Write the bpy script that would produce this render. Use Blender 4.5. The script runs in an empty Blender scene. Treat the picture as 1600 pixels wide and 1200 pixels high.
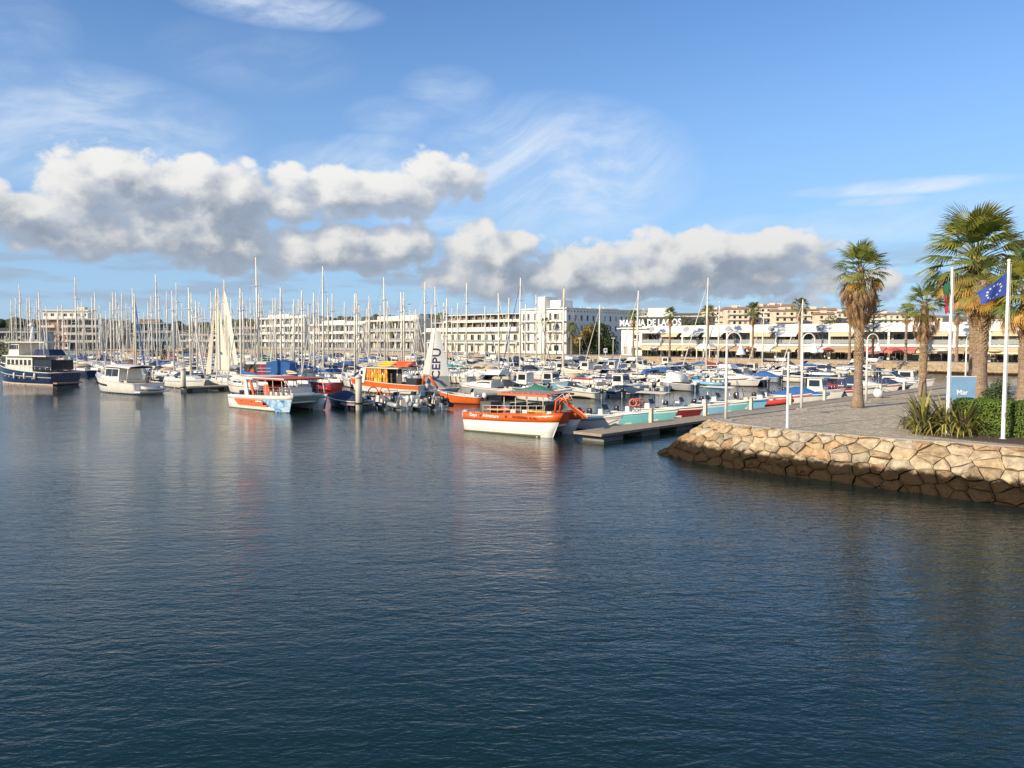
import bpy, bmesh, math, random
from mathutils import Vector, Matrix, noise as mnoise

random.seed(7)
R = math.radians
scene = bpy.context.scene
COL = scene.collection

# ------------------------------------------------------------------ camera
CAM_Z = 6.4          # eye above the water
Q_Z = 2.0            # quay top above the water
F_PX = 1256.0        # focal length in photo pixels (1600 wide)
PITCH = math.atan(70.0 / F_PX)
cam_data = bpy.data.cameras.new("camera")
cam_data.sensor_width = 36.0
cam_data.lens = 36.0 * F_PX / 1600.0
cam_data.clip_start = 0.3
cam_data.clip_end = 20000.0
cam = bpy.data.objects.new("camera", cam_data)
cam.location = (0, 0, CAM_Z)
cam.rotation_euler = (R(90) - PITCH, 0, 0)
COL.objects.link(cam)
scene.camera = cam

# ------------------------------------------------------------------ exposure / render settings
scene.view_settings.view_transform = 'Standard'
scene.view_settings.look = 'None'
scene.view_settings.exposure = 0.38
scene.view_settings.gamma = 1.0
scene.view_settings.use_curve_mapping = False
scene.cycles.use_denoising = True
scene.cycles.max_bounces = 6
scene.cycles.diffuse_bounces = 3
scene.cycles.glossy_bounces = 3
scene.cycles.transparent_max_bounces = 6
scene.cycles.caustics_reflective = False
scene.cycles.caustics_refractive = False
scene.cycles.sample_clamp_indirect = 6.0

SUN_EL = 24.0
SUN_TO = Vector((-0.80, -0.60, 0.0)).normalized()      # horizontal direction towards the sun


def ray(px, py):
    """World direction through photo pixel (px, py) of the 1600x1200 picture."""
    x = (px - 800.0) / F_PX
    y = (600.0 - py) / F_PX
    c, s = math.cos(PITCH), math.sin(PITCH)
    return Vector((x, c + y * s, -s + y * c))


def ground(px, py, z=0.0):
    """Point on the level z seen at the pixel."""
    d = ray(px, py)
    t = (z - CAM_Z) / d.z
    return Vector((d.x * t, d.y * t, z))


def at_y(px, py, dist):
    """Point seen at the pixel, dist metres ahead."""
    d = ray(px, py)
    t = dist / d.y
    return Vector((d.x * t, dist, CAM_Z + d.z * t))


def pix(p):
    """Photo pixel of a world point."""
    c, s = math.cos(PITCH), math.sin(PITCH)
    q = Vector(p) - Vector((0, 0, CAM_Z))
    depth = q.y * c - q.z * s
    up = q.y * s + q.z * c
    return 800 + F_PX * q.x / depth, 600 - F_PX * up / depth


# ------------------------------------------------------------------ node expressions
class E:
    """A node socket with arithmetic."""
    def __init__(self, nt, sock):
        self.nt, self.s = nt, sock

    def _m(self, op, *others):
        n = self.nt.nodes.new('ShaderNodeMath')
        n.operation = op
        for i, o in enumerate((self,) + others):
            if isinstance(o, E):
                self.nt.links.new(o.s, n.inputs[i])
            else:
                n.inputs[i].default_value = float(o)
        return E(self.nt, n.outputs[0])

    def __add__(self, o): return self._m('ADD', o)
    __radd__ = __add__
    def __sub__(self, o): return self._m('SUBTRACT', o)
    def __rsub__(self, o): return self._m('MULTIPLY', -1.0)._m('ADD', o)
    def __mul__(self, o): return self._m('MULTIPLY', o)
    __rmul__ = __mul__
    def __truediv__(self, o): return self._m('DIVIDE', o)
    def mx(self, o): return self._m('MAXIMUM', o)
    def mn(self, o): return self._m('MINIMUM', o)
    def smax(self, o, k): return self._m('SMOOTH_MAX', o, k)
    def pw(self, o): return self._m('POWER', o)
    def sqrt(self): return self._m('SQRT')
    def absv(self): return self._m('ABSOLUTE')

    def step(self, a, b, lo=0.0, hi=1.0):
        n = self.nt.nodes.new('ShaderNodeMapRange')
        n.interpolation_type = 'SMOOTHSTEP'
        self.nt.links.new(self.s, n.inputs[0])
        for i, v in zip((1, 2, 3, 4), (a, b, lo, hi)):
            n.inputs[i].default_value = v
        return E(self.nt, n.outputs[0])

    def lin(self, a, b, lo=0.0, hi=1.0):
        n = self.nt.nodes.new('ShaderNodeMapRange')
        self.nt.links.new(self.s, n.inputs[0])
        for i, v in zip((1, 2, 3, 4), (a, b, lo, hi)):
            n.inputs[i].default_value = v
        return E(self.nt, n.outputs[0])


def combine(nt, x, y, z):
    n = nt.nodes.new('ShaderNodeCombineXYZ')
    for i, v in enumerate((x, y, z)):
        if isinstance(v, E):
            nt.links.new(v.s, n.inputs[i])
        else:
            n.inputs[i].default_value = v
    return n.outputs[0]


def noise_tex(nt, vec, scale, detail=4, rough=0.5, dist=0.0, color=False, dims='3D'):
    n = nt.nodes.new('ShaderNodeTexNoise')
    n.noise_dimensions = dims
    n.inputs['Scale'].default_value = scale
    n.inputs['Detail'].default_value = detail
    n.inputs['Roughness'].default_value = rough
    n.inputs['Distortion'].default_value = dist
    if vec is not None:
        nt.links.new(vec, n.inputs['Vector'])
    return n.outputs[1] if color else E(nt, n.outputs[0])


def voronoi_tex(nt, vec, scale, detail=0.0, feature='F1', smooth=0.5, rnd=1.0, out=0, dims='3D'):
    n = nt.nodes.new('ShaderNodeTexVoronoi')
    n.voronoi_dimensions = dims
    n.feature = feature
    n.inputs['Scale'].default_value = scale
    if 'Detail' in n.inputs:
        n.inputs['Detail'].default_value = detail
    if feature == 'SMOOTH_F1':
        n.inputs['Smoothness'].default_value = smooth
    n.inputs['Randomness'].default_value = rnd
    nt.links.new(vec, n.inputs['Vector'])
    return E(nt, n.outputs[out])


def mixcol(nt, fac, a, b, blend='MIX'):
    n = nt.nodes.new('ShaderNodeMix')
    n.data_type = 'RGBA'
    n.blend_type = blend
    if isinstance(fac, E):
        nt.links.new(fac.s, n.inputs[0])
    else:
        n.inputs[0].default_value = fac
    for i, v in ((6, a), (7, b)):
        if isinstance(v, (tuple, list)):
            n.inputs[i].default_value = (v[0], v[1], v[2], 1)
        else:
            nt.links.new(v, n.inputs[i])
    return n.outputs[2]


# ------------------------------------------------------------------ world: sky with clouds
SKY_STRENGTH = 0.10
world = bpy.data.worlds.new("World")
scene.world = world
world.use_nodes = True
wt = world.node_tree
wt.nodes.clear()
sky = wt.nodes.new('ShaderNodeTexSky')
sky.sky_type = 'NISHITA'
sky.sun_disc = False
sky.sun_elevation = R(SUN_EL)
sky.sun_rotation = math.atan2(SUN_TO.x, SUN_TO.y) % (2 * math.pi)
sky.altitude = 0
sky.air_density = 1.0
sky.dust_density = 0.15
sky.ozone_density = 1.6


def azel(px, py):
    d = ray(px, py).normalized()
    return math.atan2(d.x, d.y), math.asin(d.z)


def build_cloud_group():
    """Group: (azimuth, elevation) -> thickness of the cumulus at that direction."""
    g = bpy.data.node_groups.new('cumulus', 'ShaderNodeTree')
    g.interface.new_socket('az', in_out='INPUT', socket_type='NodeSocketFloat')
    g.interface.new_socket('el', in_out='INPUT', socket_type='NodeSocketFloat')
    g.interface.new_socket('thick', in_out='OUTPUT', socket_type='NodeSocketFloat')
    gi = g.nodes.new('NodeGroupInput')
    go = g.nodes.new('NodeGroupOutput')
    az, el = E(g, gi.outputs[0]), E(g, gi.outputs[1])
    # cloud bodies: centre pixel, half width, height up, height down (pixels), weight
    blobs = [
        (180, 320, 150, 95, 75, 1.3), (60, 345, 170, 50, 58, 1.2), (310, 310, 150, 70, 70, 1.3),
        (270, 375, 300, 50, 42, 1.3), (-120, 330, 200, 80, 60, 1.0),
        (540, 305, 190, 50, 40, 1.2), (670, 285, 85, 55, 46, 1.2), (430, 320, 120, 40, 40, 1.1),
        (420, 390, 280, 42, 42, 1.25), (580, 382, 170, 36, 36, 1.1),
        (770, 395, 115, 52, 55, 1.25), (900, 405, 120, 36, 60, 1.15), (1075, 402, 140, 46, 65, 1.25),
        (1200, 402, 120, 42, 60, 1.2), (980, 435, 360, 46, 42, 1.3), (1290, 440, 150, 26, 45, 0.9),
        (743, 306, 22, 14, 12, 0.5), (1750, 400, 190, 60, 60, 1.0),
    ]
    tot = None
    pvec = combine(g, az, el, 0.0)
    for (bx, by, hw, hu, hd, wgt) in blobs:
        a1, _ = azel(bx + hw, by)
        a2, _ = azel(bx - hw, by)
        _, eu = azel(bx, by - hu)
        _, ed = azel(bx, by + hd)
        sa, se = 2.0 / (a1 - a2), 2.0 / (eu - ed)
        ma = g.nodes.new('ShaderNodeVectorMath')
        ma.operation = 'MULTIPLY_ADD'
        g.links.new(pvec, ma.inputs[0])
        ma.inputs[1].default_value = (sa, se, 0)
        ma.inputs[2].default_value = (-sa * (a1 + a2) / 2, -se * (eu + ed) / 2, 0)
        dt = g.nodes.new('ShaderNodeVectorMath')
        dt.operation = 'DOT_PRODUCT'
        g.links.new(ma.outputs[0], dt.inputs[0])
        g.links.new(ma.outputs[0], dt.inputs[1])
        v = E(g, dt.outputs['Value'])._m('MULTIPLY_ADD', -wgt, wgt)
        tot = v if tot is None else tot.smax(v, 0.3)
    tot = tot.mx(-1.5)
    # the same kind of weather all round, outside the frame
    p0 = combine(g, az, el * 2.6, 5.2)
    wide = noise_tex(g, p0, 2.2, 1, 0.5, dims='2D')
    side = (az.absv()).step(0.72, 0.95)
    band = el.step(0.02, 0.08) * (1.0 - el.step(0.2, 0.42))
    wide = (wide - 0.5) * 5.0 * side * band - (1.0 - side) * 1.5 - (1.0 - band) * 1.5
    tot = tot.smax(wide.mx(-1.5), 0.3)
    p1 = combine(g, az, el * 1.25, 1.7)
    fb = noise_tex(g, p1, 10.0, 8, 0.65, 0.0, dims='2D')
    p2 = combine(g, az + (fb - 0.5) * 0.02, el * 1.35 + (fb - 0.5) * 0.02, 0.4)
    bil = voronoi_tex(g, p2, 24.0, 1.0, 'F1', dims='2D')
    out = tot * 1.15 + 0.2 + (fb - 0.5) * 2.7 + (0.42 - bil) * 0.9
    g.links.new(out.s, go.inputs[0])
    return g


def build_world():
    tc = wt.nodes.new('ShaderNodeTexCoord')
    nm = wt.nodes.new('ShaderNodeVectorMath')
    nm.operation = 'NORMALIZE'
    wt.links.new(tc.outputs['Generated'], nm.inputs[0])
    sp = wt.nodes.new('ShaderNodeSeparateXYZ')
    wt.links.new(nm.outputs[0], sp.inputs[0])
    x, y, z = (E(wt, sp.outputs[i]) for i in range(3))
    az = x._m('ARCTAN2', y)
    el = z.mn(0.9999)._m('ARCSINE')
    grp = build_cloud_group()

    def thick(a, e):
        n = wt.nodes.new('ShaderNodeGroup')
        n.node_tree = grp
        wt.links.new(a.s, n.inputs[0])
        wt.links.new(e.s, n.inputs[1])
        return E(wt, n.outputs[0])
    t0 = thick(az, el)
    t1 = thick(az - 0.022, el + 0.020)
    alpha = t0.step(-0.02, 0.58) * el.step(0.0, 0.05) * 0.93
    # sunlight comes over the viewer's left shoulder: what faces it is bright, what lies behind thickness is grey
    lit = ((t0 - t1) * 0.56 + 0.38 - t1.mx(0.0) * 0.15).step(-0.14, 1.08)
    lowgrey = el.lin(0.03, 0.20, 0.82, 1.02)
    dark = mixcol(wt, t0.step(0.2, 1.6), (0.33, 0.39, 0.48), (0.235, 0.275, 0.34))
    cl = mixcol(wt, lit, dark, (0.70, 0.685, 0.655))
    clk = wt.nodes.new('ShaderNodeVectorMath')
    clk.operation = 'SCALE'
    wt.links.new(cl, clk.inputs[0])
    wt.links.new((lowgrey * (1.0 / SKY_STRENGTH)).s, clk.inputs['Scale'])
    # thin cirrus: long streaks
    masks = [(90, 190, 190, 60, .5), (150, 250, 180, 35, .45), (440, 14, 110, 20, .65), (860, 270, 170, 85, .7), (700, 150, 60, 32, .3),
             (620, 185, 60, 25, .28), (600, 225, 60, 14, .4), (570, 255, 110, 26, .5), (950, 245, 60, 16, .35), (1410, 292, 110, 9, .85), (1375, 314, 45, 7, .5),
             (700, 345, 90, 14, .45), (20, 40, 60, 40, .2), (400, 90, 110, 40, .13), (1180, 355, 90, 14, .3), (1380, 350, 130, 22, .35), (1560, 310, 70, 16, .25)]
    cm = None
    for (bx, by, hw, hh, wgt) in masks:
        a0, e0 = azel(bx, by)
        dx = (az - a0) * (F_PX / hw / 1.0)
        dy = (el - e0) * (F_PX / hh)
        v = (1.0 - (dx * dx + dy * dy) * 0.5).mx(0.0) * wgt
        cm = v if cm is None else cm.mx(v)
    far = az.absv().step(0.7, 1.0) * el.step(0.15, 0.3) * 0.3
    cm = cm.mx(far)
    warp = noise_tex(wt, combine(wt, az, el, 3.3), 5.0, 1, 0.5, dims='2D')
    wisp = noise_tex(wt, combine(wt, az * 0.8 + el * 0.75 + warp * 0.12, el * 3.4 - az * 0.9 + warp * 0.3, 2.0), 8.5, 5, 0.62, 0.0, dims='2D')
    ci = ((cm * 1.5).mn(0.95) * wisp.step(0.28, 0.76, 0.22, 1.0)) * 0.9
    # pale veil close to the horizon
    veil = (1.0 - el.step(0.0, 0.42)) * 0.72
    base = mixcol(wt, 1.0, sky.outputs[0], (0.74, 1.0, 1.32), 'MULTIPLY')
    c1 = mixcol(wt, veil, base, tuple(v / SKY_STRENGTH for v in (0.27, 0.415, 0.63)))
    c2 = mixcol(wt, ci, c1, tuple(v / SKY_STRENGTH for v in (0.56, 0.64, 0.74)))
    # grey shreds low over the horizon
    low = noise_tex(wt, combine(wt, az * 1.1, el * 7.0, 0.0), 7.0, 4, 0.55, 0.0, dims='2D')
    lowm = low.step(0.44, 0.66) * el.step(0.015, 0.05) * (1.0 - el.step(0.075, 0.13)) * 0.62
    c2 = mixcol(wt, lowm, c2, tuple(v / SKY_STRENGTH for v in (0.27, 0.335, 0.43)))
    c3 = mixcol(wt, alpha, c2, clk.outputs[0])
    bg = wt.nodes.new('ShaderNodeBackground')
    bg.inputs['Strength'].default_value = SKY_STRENGTH
    wt.links.new(c3, bg.inputs[0])
    out = wt.nodes.new('ShaderNodeOutputWorld')
    wt.links.new(bg.outputs[0], out.inputs[0])


build_world()
world.cycles.sampling_method = 'MANUAL'
world.cycles.sample_map_resolution = 256

# ------------------------------------------------------------------ sun
sun_data = bpy.data.lights.new("sun", 'SUN')
sun_data.energy = 4.5
sun_data.angle = R(0.53)
sun_data.color = (1.0, 0.84, 0.62)
sun = bpy.data.objects.new("sun", sun_data)
sun_dir = -(SUN_TO * math.cos(R(SUN_EL)) + Vector((0, 0, math.sin(R(SUN_EL)))))
sun.rotation_euler = sun_dir.to_track_quat('-Z', 'Y').to_euler()
sun.location = (-60, -50, 60)
COL.objects.link(sun)

# ------------------------------------------------------------------ materials
MATS = {}


def new_mat(name):
    m = bpy.data.materials.new(name)
    m.use_nodes = True
    nt = m.node_tree
    nt.nodes.clear()
    o = nt.nodes.new('ShaderNodeOutputMaterial')
    b = nt.nodes.new('ShaderNodeBsdfPrincipled')
    nt.links.new(b.outputs[0], o.inputs[0])
    return m, nt, b


def M(name, col, rough=0.5, metal=0.0, var=0.12, scale=3.0, dirt=0.0, bump=0.0, bscale=20.0, spec=0.5, coat=0.0, emis=None, trans=0.0):
    """Painted/plain surface: colour with soft mottling, optional dirt streaks and fine relief."""
    if name in MATS:
        return MATS[name]
    m, nt, b = new_mat(name)
    tc = nt.nodes.new('ShaderNodeTexCoord')
    v = tc.outputs['Object']
    n1 = noise_tex(nt, v, scale, 5, 0.6)
    k = n1.lin(0.25, 0.75, 1.0 - var, 1.0 + var)
    sc = nt.nodes.new('ShaderNodeVectorMath')
    sc.operation = 'SCALE'
    sc.inputs[0].default_value = col
    nt.links.new(k.s, sc.inputs['Scale'])
    c = sc.outputs[0]
    if dirt > 0:
        mp = nt.nodes.new('ShaderNodeMapping')
        mp.inputs['Scale'].default_value = (2.2, 2.2, 0.35)
        nt.links.new(v, mp.inputs[0])
        d = noise_tex(nt, mp.outputs[0], scale * 0.7, 6, 0.65).step(0.48, 0.75) * dirt
        c = mixcol(nt, d, c, (0.16, 0.13, 0.09))
    nt.links.new(c, b.inputs['Base Color'])
    rr = n1.lin(0.2, 0.8, max(0.03, rough - 0.1), min(1.0, rough + 0.1))
    nt.links.new(rr.s, b.inputs['Roughness'])
    b.inputs['Metallic'].default_value = metal
    b.inputs['Specular IOR Level'].default_value = spec
    if coat:
        b.inputs['Coat Weight'].default_value = coat
    if trans:
        b.inputs['Transmission Weight'].default_value = trans
    if bump > 0:
        bn = nt.nodes.new('ShaderNodeBump')
        bn.inputs['Strength'].default_value = bump
        bn.inputs['Distance'].default_value = 0.05
        nt.links.new(noise_tex(nt, v, bscale, 5, 0.6).s, bn.inputs['Height'])
        nt.links.new(bn.outputs[0], b.inputs['Normal'])
    MATS[name] = m
    return m


# ------------------------------------------------------------------ mesh helpers
class MB:
    """Collects simple solids; build() links them as one mesh object."""
    def __init__(self):
        self.v, self.f, self.sm = [], [], []

    def add(self, vs, fs, smooth=False):
        o = len(self.v)
        self.v.extend(Vector(p) for p in vs)
        self.f.extend(tuple(i + o for i in f) for f in fs)
        self.sm.extend([smooth] * len(fs))
        return self

    def box(self, x0, x1, y0, y1, z0, z1):
        vs = [(x, y, z) for z in (z0, z1) for y in (y0, y1) for x in (x0, x1)]
        return self.add(vs, [(0, 2, 3, 1), (4, 5, 7, 6), (0, 1, 5, 4), (2, 6, 7, 3), (0, 4, 6, 2), (1, 3, 7, 5)])

    def tbox(self, x0, x1, y0, y1, z0, z1, ix0=0, ix1=0, iy=0):
        """Box whose top is pulled in by ix0 (at x0), ix1 (at x1) and iy (both sides)."""
        vs = [(x0, y0, z0), (x1, y0, z0), (x0, y1, z0), (x1, y1, z0),
              (x0 + ix0, y0 + iy, z1), (x1 - ix1, y0 + iy, z1), (x0 + ix0, y1 - iy, z1), (x1 - ix1, y1 - iy, z1)]
        return self.add(vs, [(0, 2, 3, 1), (4, 5, 7, 6), (0, 1, 5, 4), (2, 6, 7, 3), (0, 4, 6, 2), (1, 3, 7, 5)])

    def tube(self, p0, p1, r0, r1=None, n=6, caps=True):
        return self.path([p0, p1], [r0, r0 if r1 is None else r1], n, caps)

    def path(self, pts, rad, n=6, caps=True):
        pts = [Vector(p) for p in pts]
        if not isinstance(rad, (list, tuple)):
            rad = [rad] * len(pts)
        vs, fs = [], []
        ref = None
        for i, p in enumerate(pts):
            a = pts[max(i - 1, 0)]
            b = pts[min(i + 1, len(pts) - 1)]
            d = (b - a)
            d = d.normalized() if d.length > 1e-9 else Vector((0, 0, 1))
            if ref is None:
                ref = Vector((1, 0, 0)) if abs(d.x) < 0.9 else Vector((0, 1, 0))
            s = d.cross(ref).normalized()
            t = s.cross(d).normalized()
            ref = t
            for k in range(n):
                ang = 2 * math.pi * k / n
                vs.append(p + (s * math.cos(ang) + t * math.sin(ang)) * rad[i])
        for i in range(len(pts) - 1):
            for k in range(n):
                k2 = (k + 1) % n
                fs.append((i * n + k, i * n + k2, (i + 1) * n + k2, (i + 1) * n + k))
        self.add(vs, fs, True)
        if caps:
            o = len(self.v) - len(vs)
            self.f.append(tuple(o + k for k in range(n - 1, -1, -1)))
            self.f.append(tuple(o + (len(pts) - 1) * n + k for k in range(n)))
            self.sm.extend([False, False])
        return self

    def lathe(self, prof, n=10, c=(0, 0, 0)):
        vs, fs = [], []
        for (r, z) in prof:
            for k in range(n):
                a = 2 * math.pi * k / n
                vs.append((c[0] + r * math.cos(a), c[1] + r * math.sin(a), c[2] + z))
        for i in range(len(prof) - 1):
            for k in range(n):
                k2 = (k + 1) % n
                fs.append((i * n + k, i * n + k2, (i + 1) * n + k2, (i + 1) * n + k))
        self.add(vs, fs, True)
        o = len(self.v) - len(vs)
        self.f.append(tuple(o + k for k in range(n - 1, -1, -1)))
        self.f.append(tuple(o + (len(prof) - 1) * n + k for k in range(n)))
        self.sm.extend([False, False])
        return self

    def loft(self, secs, closed=False, cap0=False, cap1=False, smooth=True):
        n = len(secs[0])
        vs = [p for s in secs for p in s]
        fs = []
        m = n if closed else n - 1
        for i in range(len(secs) - 1):
            for k in range(m):
                k2 = (k + 1) % n
                fs.append((i * n + k, i * n + k2, (i + 1) * n + k2, (i + 1) * n + k))
        o = len(self.v)
        self.add(vs, fs, smooth)
        if cap0:
            self.f.append(tuple(o + k for k in range(n - 1, -1, -1)))
            self.sm.append(False)
        if cap1:
            self.f.append(tuple(o + (len(secs) - 1) * n + k for k in range(n)))
            self.sm.append(False)
        return self

    def prism(self, poly, y0, y1):
        """Polygon in x,z extruded along y."""
        n = len(poly)
        vs = [(x, y0, z) for x, z in poly] + [(x, y1, z) for x, z in poly]
        fs = [tuple(range(n)), tuple(range(2 * n - 1, n - 1, -1))]
        fs += [((i + 1) % n, i, n + i, n + (i + 1) % n) for i in range(n)]
        return self.add(vs, fs)

    def slab(self, poly, z0, z1):
        """Polygon in x,y extruded along z."""
        n = len(poly)
        vs = [(x, y, z0) for x, y in poly] + [(x, y, z1) for x, y in poly]
        fs = [tuple(range(n - 1, -1, -1)), tuple(range(n, 2 * n))]
        fs += [(i, (i + 1) % n, n + (i + 1) % n, n + i) for i in range(n)]
        return self.add(vs, fs)

    def ball(self, c, r, n=8, m=5, sz=1.0):
        prof = [(max(0.001, r * math.sin(math.pi * i / m)), -r * sz * math.cos(math.pi * i / m)) for i in range(m + 1)]
        return self.lathe(prof, n, c)

    def xform(self, mat):
        self.v = [mat @ p for p in self.v]
        return self

    def mesh(self, name):
        me = bpy.data.meshes.new(name)
        me.from_pydata([tuple(p) for p in self.v], [], self.f)
        me.polygons.foreach_set('use_smooth', self.sm)
        me.materials.append(None)
        me.update()
        return me

    def build(self, name, mat, parent=None, loc=None, rz=0.0):
        return put(name, self.mesh(name), mat, parent, loc, rz)


def put(name, me, mat, parent=None, loc=None, rz=0.0, scale=None):
    """Link a mesh as an object with its own material."""
    o = bpy.data.objects.new(name, me)
    if not me.materials:
        me.materials.append(None)
    o.material_slots[0].link = 'OBJECT'
    o.material_slots[0].material = mat
    COL.objects.link(o)
    if parent is not None:
        o.parent = parent
    if loc is not None:
        o.location = loc
    if rz:
        o.rotation_euler = (0, 0, rz)
    if scale is not None:
        o.scale = scale
    return o


def tag(o, label, cat, group=None, kind=None):
    if label:
        o['label'] = label
    if cat:
        o['category'] = cat
    if group:
        o['group'] = group
    if kind:
        o['kind'] = kind
    return o


def thing(name, label, cat, loc=(0, 0, 0), rz=0.0, group=None):
    o = bpy.data.objects.new(name, None)
    o.empty_display_size = 0.3
    COL.objects.link(o)
    o.location = loc
    o.rotation_euler = (0, 0, rz)
    return tag(o, label, cat, group)


def structure(o):
    o['kind'] = 'structure'
    return o


FONTS = {}


def text_mesh(body, size, depth=0.01, align='LEFT', bold=0.0, xs=1.0):
    cu = bpy.data.curves.new('lettering', 'FONT')
    cu.body = body
    cu.size = size
    cu.extrude = depth
    cu.align_x = align
    cu.offset = bold
    cu.resolution_u = 2
    ob = bpy.data.objects.new('lettering', cu)
    COL.objects.link(ob)
    dg = bpy.context.evaluated_depsgraph_get()
    dg.update()
    me = bpy.data.meshes.new_from_object(ob.evaluated_get(dg))
    bpy.data.objects.remove(ob)
    bpy.data.curves.remove(cu)
    if xs != 1.0:
        me.transform(Matrix.Diagonal((xs, 1, 1, 1)))
    me.materials.clear()
    me.materials.append(None)
    return me
# ------------------------------------------------------------------ marina layout
U = Vector((0.70, 0.714)).normalized()       # along the pontoons, away from the channel
W = Vector((-U.y, U.x))                      # along the quays, to the left and away
HEADS = [Vector((4.7, 50.0)), Vector((-15, 73)), Vector((-40, 98)), Vector((-63, 121)), Vector((-86, 144)),
         Vector((-109, 167)), Vector((-133, 191)), Vector((-157, 215))]
BANK_P = Vector((22.0, 211.0))               # a point on the far quay's water edge; the edge runs along W


def mat_water():
    m, nt, b = new_mat('sea_water')
    b.inputs['Base Color'].default_value = (0.0040, 0.0195, 0.0160, 1)
    b.inputs['Roughness'].default_value = 0.02
    b.inputs['IOR'].default_value = 1.333
    g = nt.nodes.new('ShaderNodeNewGeometry')

    def lay(rot, sx, sy, scale, detail, rough, dist=0.0):
        mp = nt.nodes.new('ShaderNodeMapping')
        mp.inputs['Rotation'].default_value = (0, 0, R(rot))
        mp.inputs['Scale'].default_value = (sx, sy, 1)
        nt.links.new(g.outputs['Position'], mp.inputs[0])
        return noise_tex(nt, mp.outputs[0], scale, detail, rough, dist)
    big = lay(-18, 0.35, 1.0, 0.55, 2, 0.5, 0.4)
    mid = lay(-16, 0.45, 1.0, 2.7, 3, 0.6, 0.5)
    fine = lay(12, 0.6, 1.0, 7.5, 3, 0.6, 0.3)
    patch = lay(0, 1, 1, 0.035, 3, 0.5).lin(0.3, 0.7, 0.4, 1.45)
    sy_ = nt.nodes.new('ShaderNodeSeparateXYZ')
    nt.links.new(g.outputs['Position'], sy_.inputs[0])
    shelter = E(nt, sy_.outputs[1]).lin(12, 60, 1.15, 0.75)      # the open channel is choppier than the berths
    h = (big * 0.045 + mid * 0.037 + fine * 0.0155) * patch * shelter
    bn = nt.nodes.new('ShaderNodeBump')
    bn.inputs['Strength'].default_value = 1.0
    bn.inputs['Distance'].default_value = 1.0
    nt.links.new(h.s, bn.inputs['Height'])
    nt.links.new(bn.outputs[0], b.inputs['Normal'])
    return m


mb = MB()
mb.add([(-3000, -200, 0), (3000, -200, 0), (3000, 600, 0), (-3000, 600, 0)], [(0, 1, 2, 3)])
structure(mb.build('water', mat_water()))


# ------------------------------------------------------------------ ground materials
def mat_stone(name, col, dark=(0.036, 0.018, 0.008), wet=0.80):
    """Quarry stone; the tide keeps its foot wet and overgrown."""
    m, nt, b = new_mat(name)
    g = nt.nodes.new('ShaderNodeNewGeometry')
    n1 = noise_tex(nt, g.outputs['Position'], 2.6, 6, 0.65)
    n2 = noise_tex(nt, g.outputs['Position'], 14.0, 5, 0.6)
    c = mixcol(nt, n1.step(0.35, 0.68), tuple(v * 0.72 for v in col), tuple(min(1, v * 1.18) for v in col))
    c = mixcol(nt, n2.step(0.52, 0.75) * 0.45, c, (0.30, 0.17, 0.075))
    c = mixcol(nt, (1.0 - n2).step(0.55, 0.8) * 0.4, c, (0.62, 0.55, 0.44))
    sp = nt.nodes.new('ShaderNodeSeparateXYZ')
    nt.links.new(g.outputs['Position'], sp.inputs[0])
    z = E(nt, sp.outputs[2]) + (n1 - 0.5) * 0.55
    w = 1.0 - z.step(wet - 0.08, wet + 0.20)
    algae = mixcol(nt, n2.step(0.4, 0.6), dark, (0.020, 0.017, 0.008))
    oi = nt.nodes.new('ShaderNodeObjectInfo')
    kk = nt.nodes.new('ShaderNodeVectorMath')
    kk.operation = 'SCALE'
    nt.links.new(c, kk.inputs[0])
    nt.links.new(E(nt, oi.outputs['Random']).lin(0, 1, 0.76, 1.22).s, kk.inputs['Scale'])
    c = mixcol(nt, w * 0.995, kk.outputs[0], algae)
    b.inputs['Specular IOR Level'].default_value = 0.12
    nt.links.new(c, b.inputs['Base Color'])
    nt.links.new((0.9 - w * 0.35).s, b.inputs['Roughness'])
    bn = nt.nodes.new('ShaderNodeBump')
    bn.inputs['Strength'].default_value = 1.0
    bn.inputs['Distance'].default_value = 0.13
    nt.links.new((n1 * 0.8 + n2 * 0.45).s, bn.inputs['Height'])
    nt.links.new(bn.outputs[0], b.inputs['Normal'])
    return m


def mat_paving():
    m, nt, b = new_mat('limestone_setts')
    g = nt.nodes.new('ShaderNodeNewGeometry')
    mp = nt.nodes.new('ShaderNodeMapping')
    mp.inputs['Rotation'].default_value = (0, 0, R(46))
    nt.links.new(g.outputs['Position'], mp.inputs[0])
    ce = voronoi_tex(nt, mp.outputs[0], 5.2, 0, 'DISTANCE_TO_EDGE', rnd=0.55)
    vc = nt.nodes.new('ShaderNodeTexVoronoi')
    vc.inputs['Scale'].default_value = 5.2
    vc.inputs['Randomness'].default_value = 0.55
    nt.links.new(mp.outputs[0], vc.inputs['Vector'])
    tone = nt.nodes.new('ShaderNodeSeparateColor')
    nt.links.new(vc.outputs['Color'], tone.inputs[0])
    t = E(nt, tone.outputs[0])
    big = noise_tex(nt, g.outputs['Position'], 0.5, 5, 0.6)
    c = mixcol(nt, t, (0.38, 0.305, 0.205), (0.72, 0.60, 0.425))
    c = mixcol(nt, big.step(0.42, 0.7) * 0.5, c, (0.40, 0.33, 0.235))
    c = mixcol(nt, 1.0 - ce.step(0.01, 0.07), c, (0.13, 0.105, 0.075))
    nt.links.new(c, b.inputs['Base Color'])
    b.inputs['Roughness'].default_value = 0.85
    bn = nt.nodes.new('ShaderNodeBump')
    bn.inputs['Strength'].default_value = 0.5
    bn.inputs['Distance'].default_value = 0.02
    nt.links.new((ce.step(0.0, 0.12) + t * 0.3).s, bn.inputs['Height'])
    nt.links.new(bn.outputs[0], b.inputs['Normal'])
    return m


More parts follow.
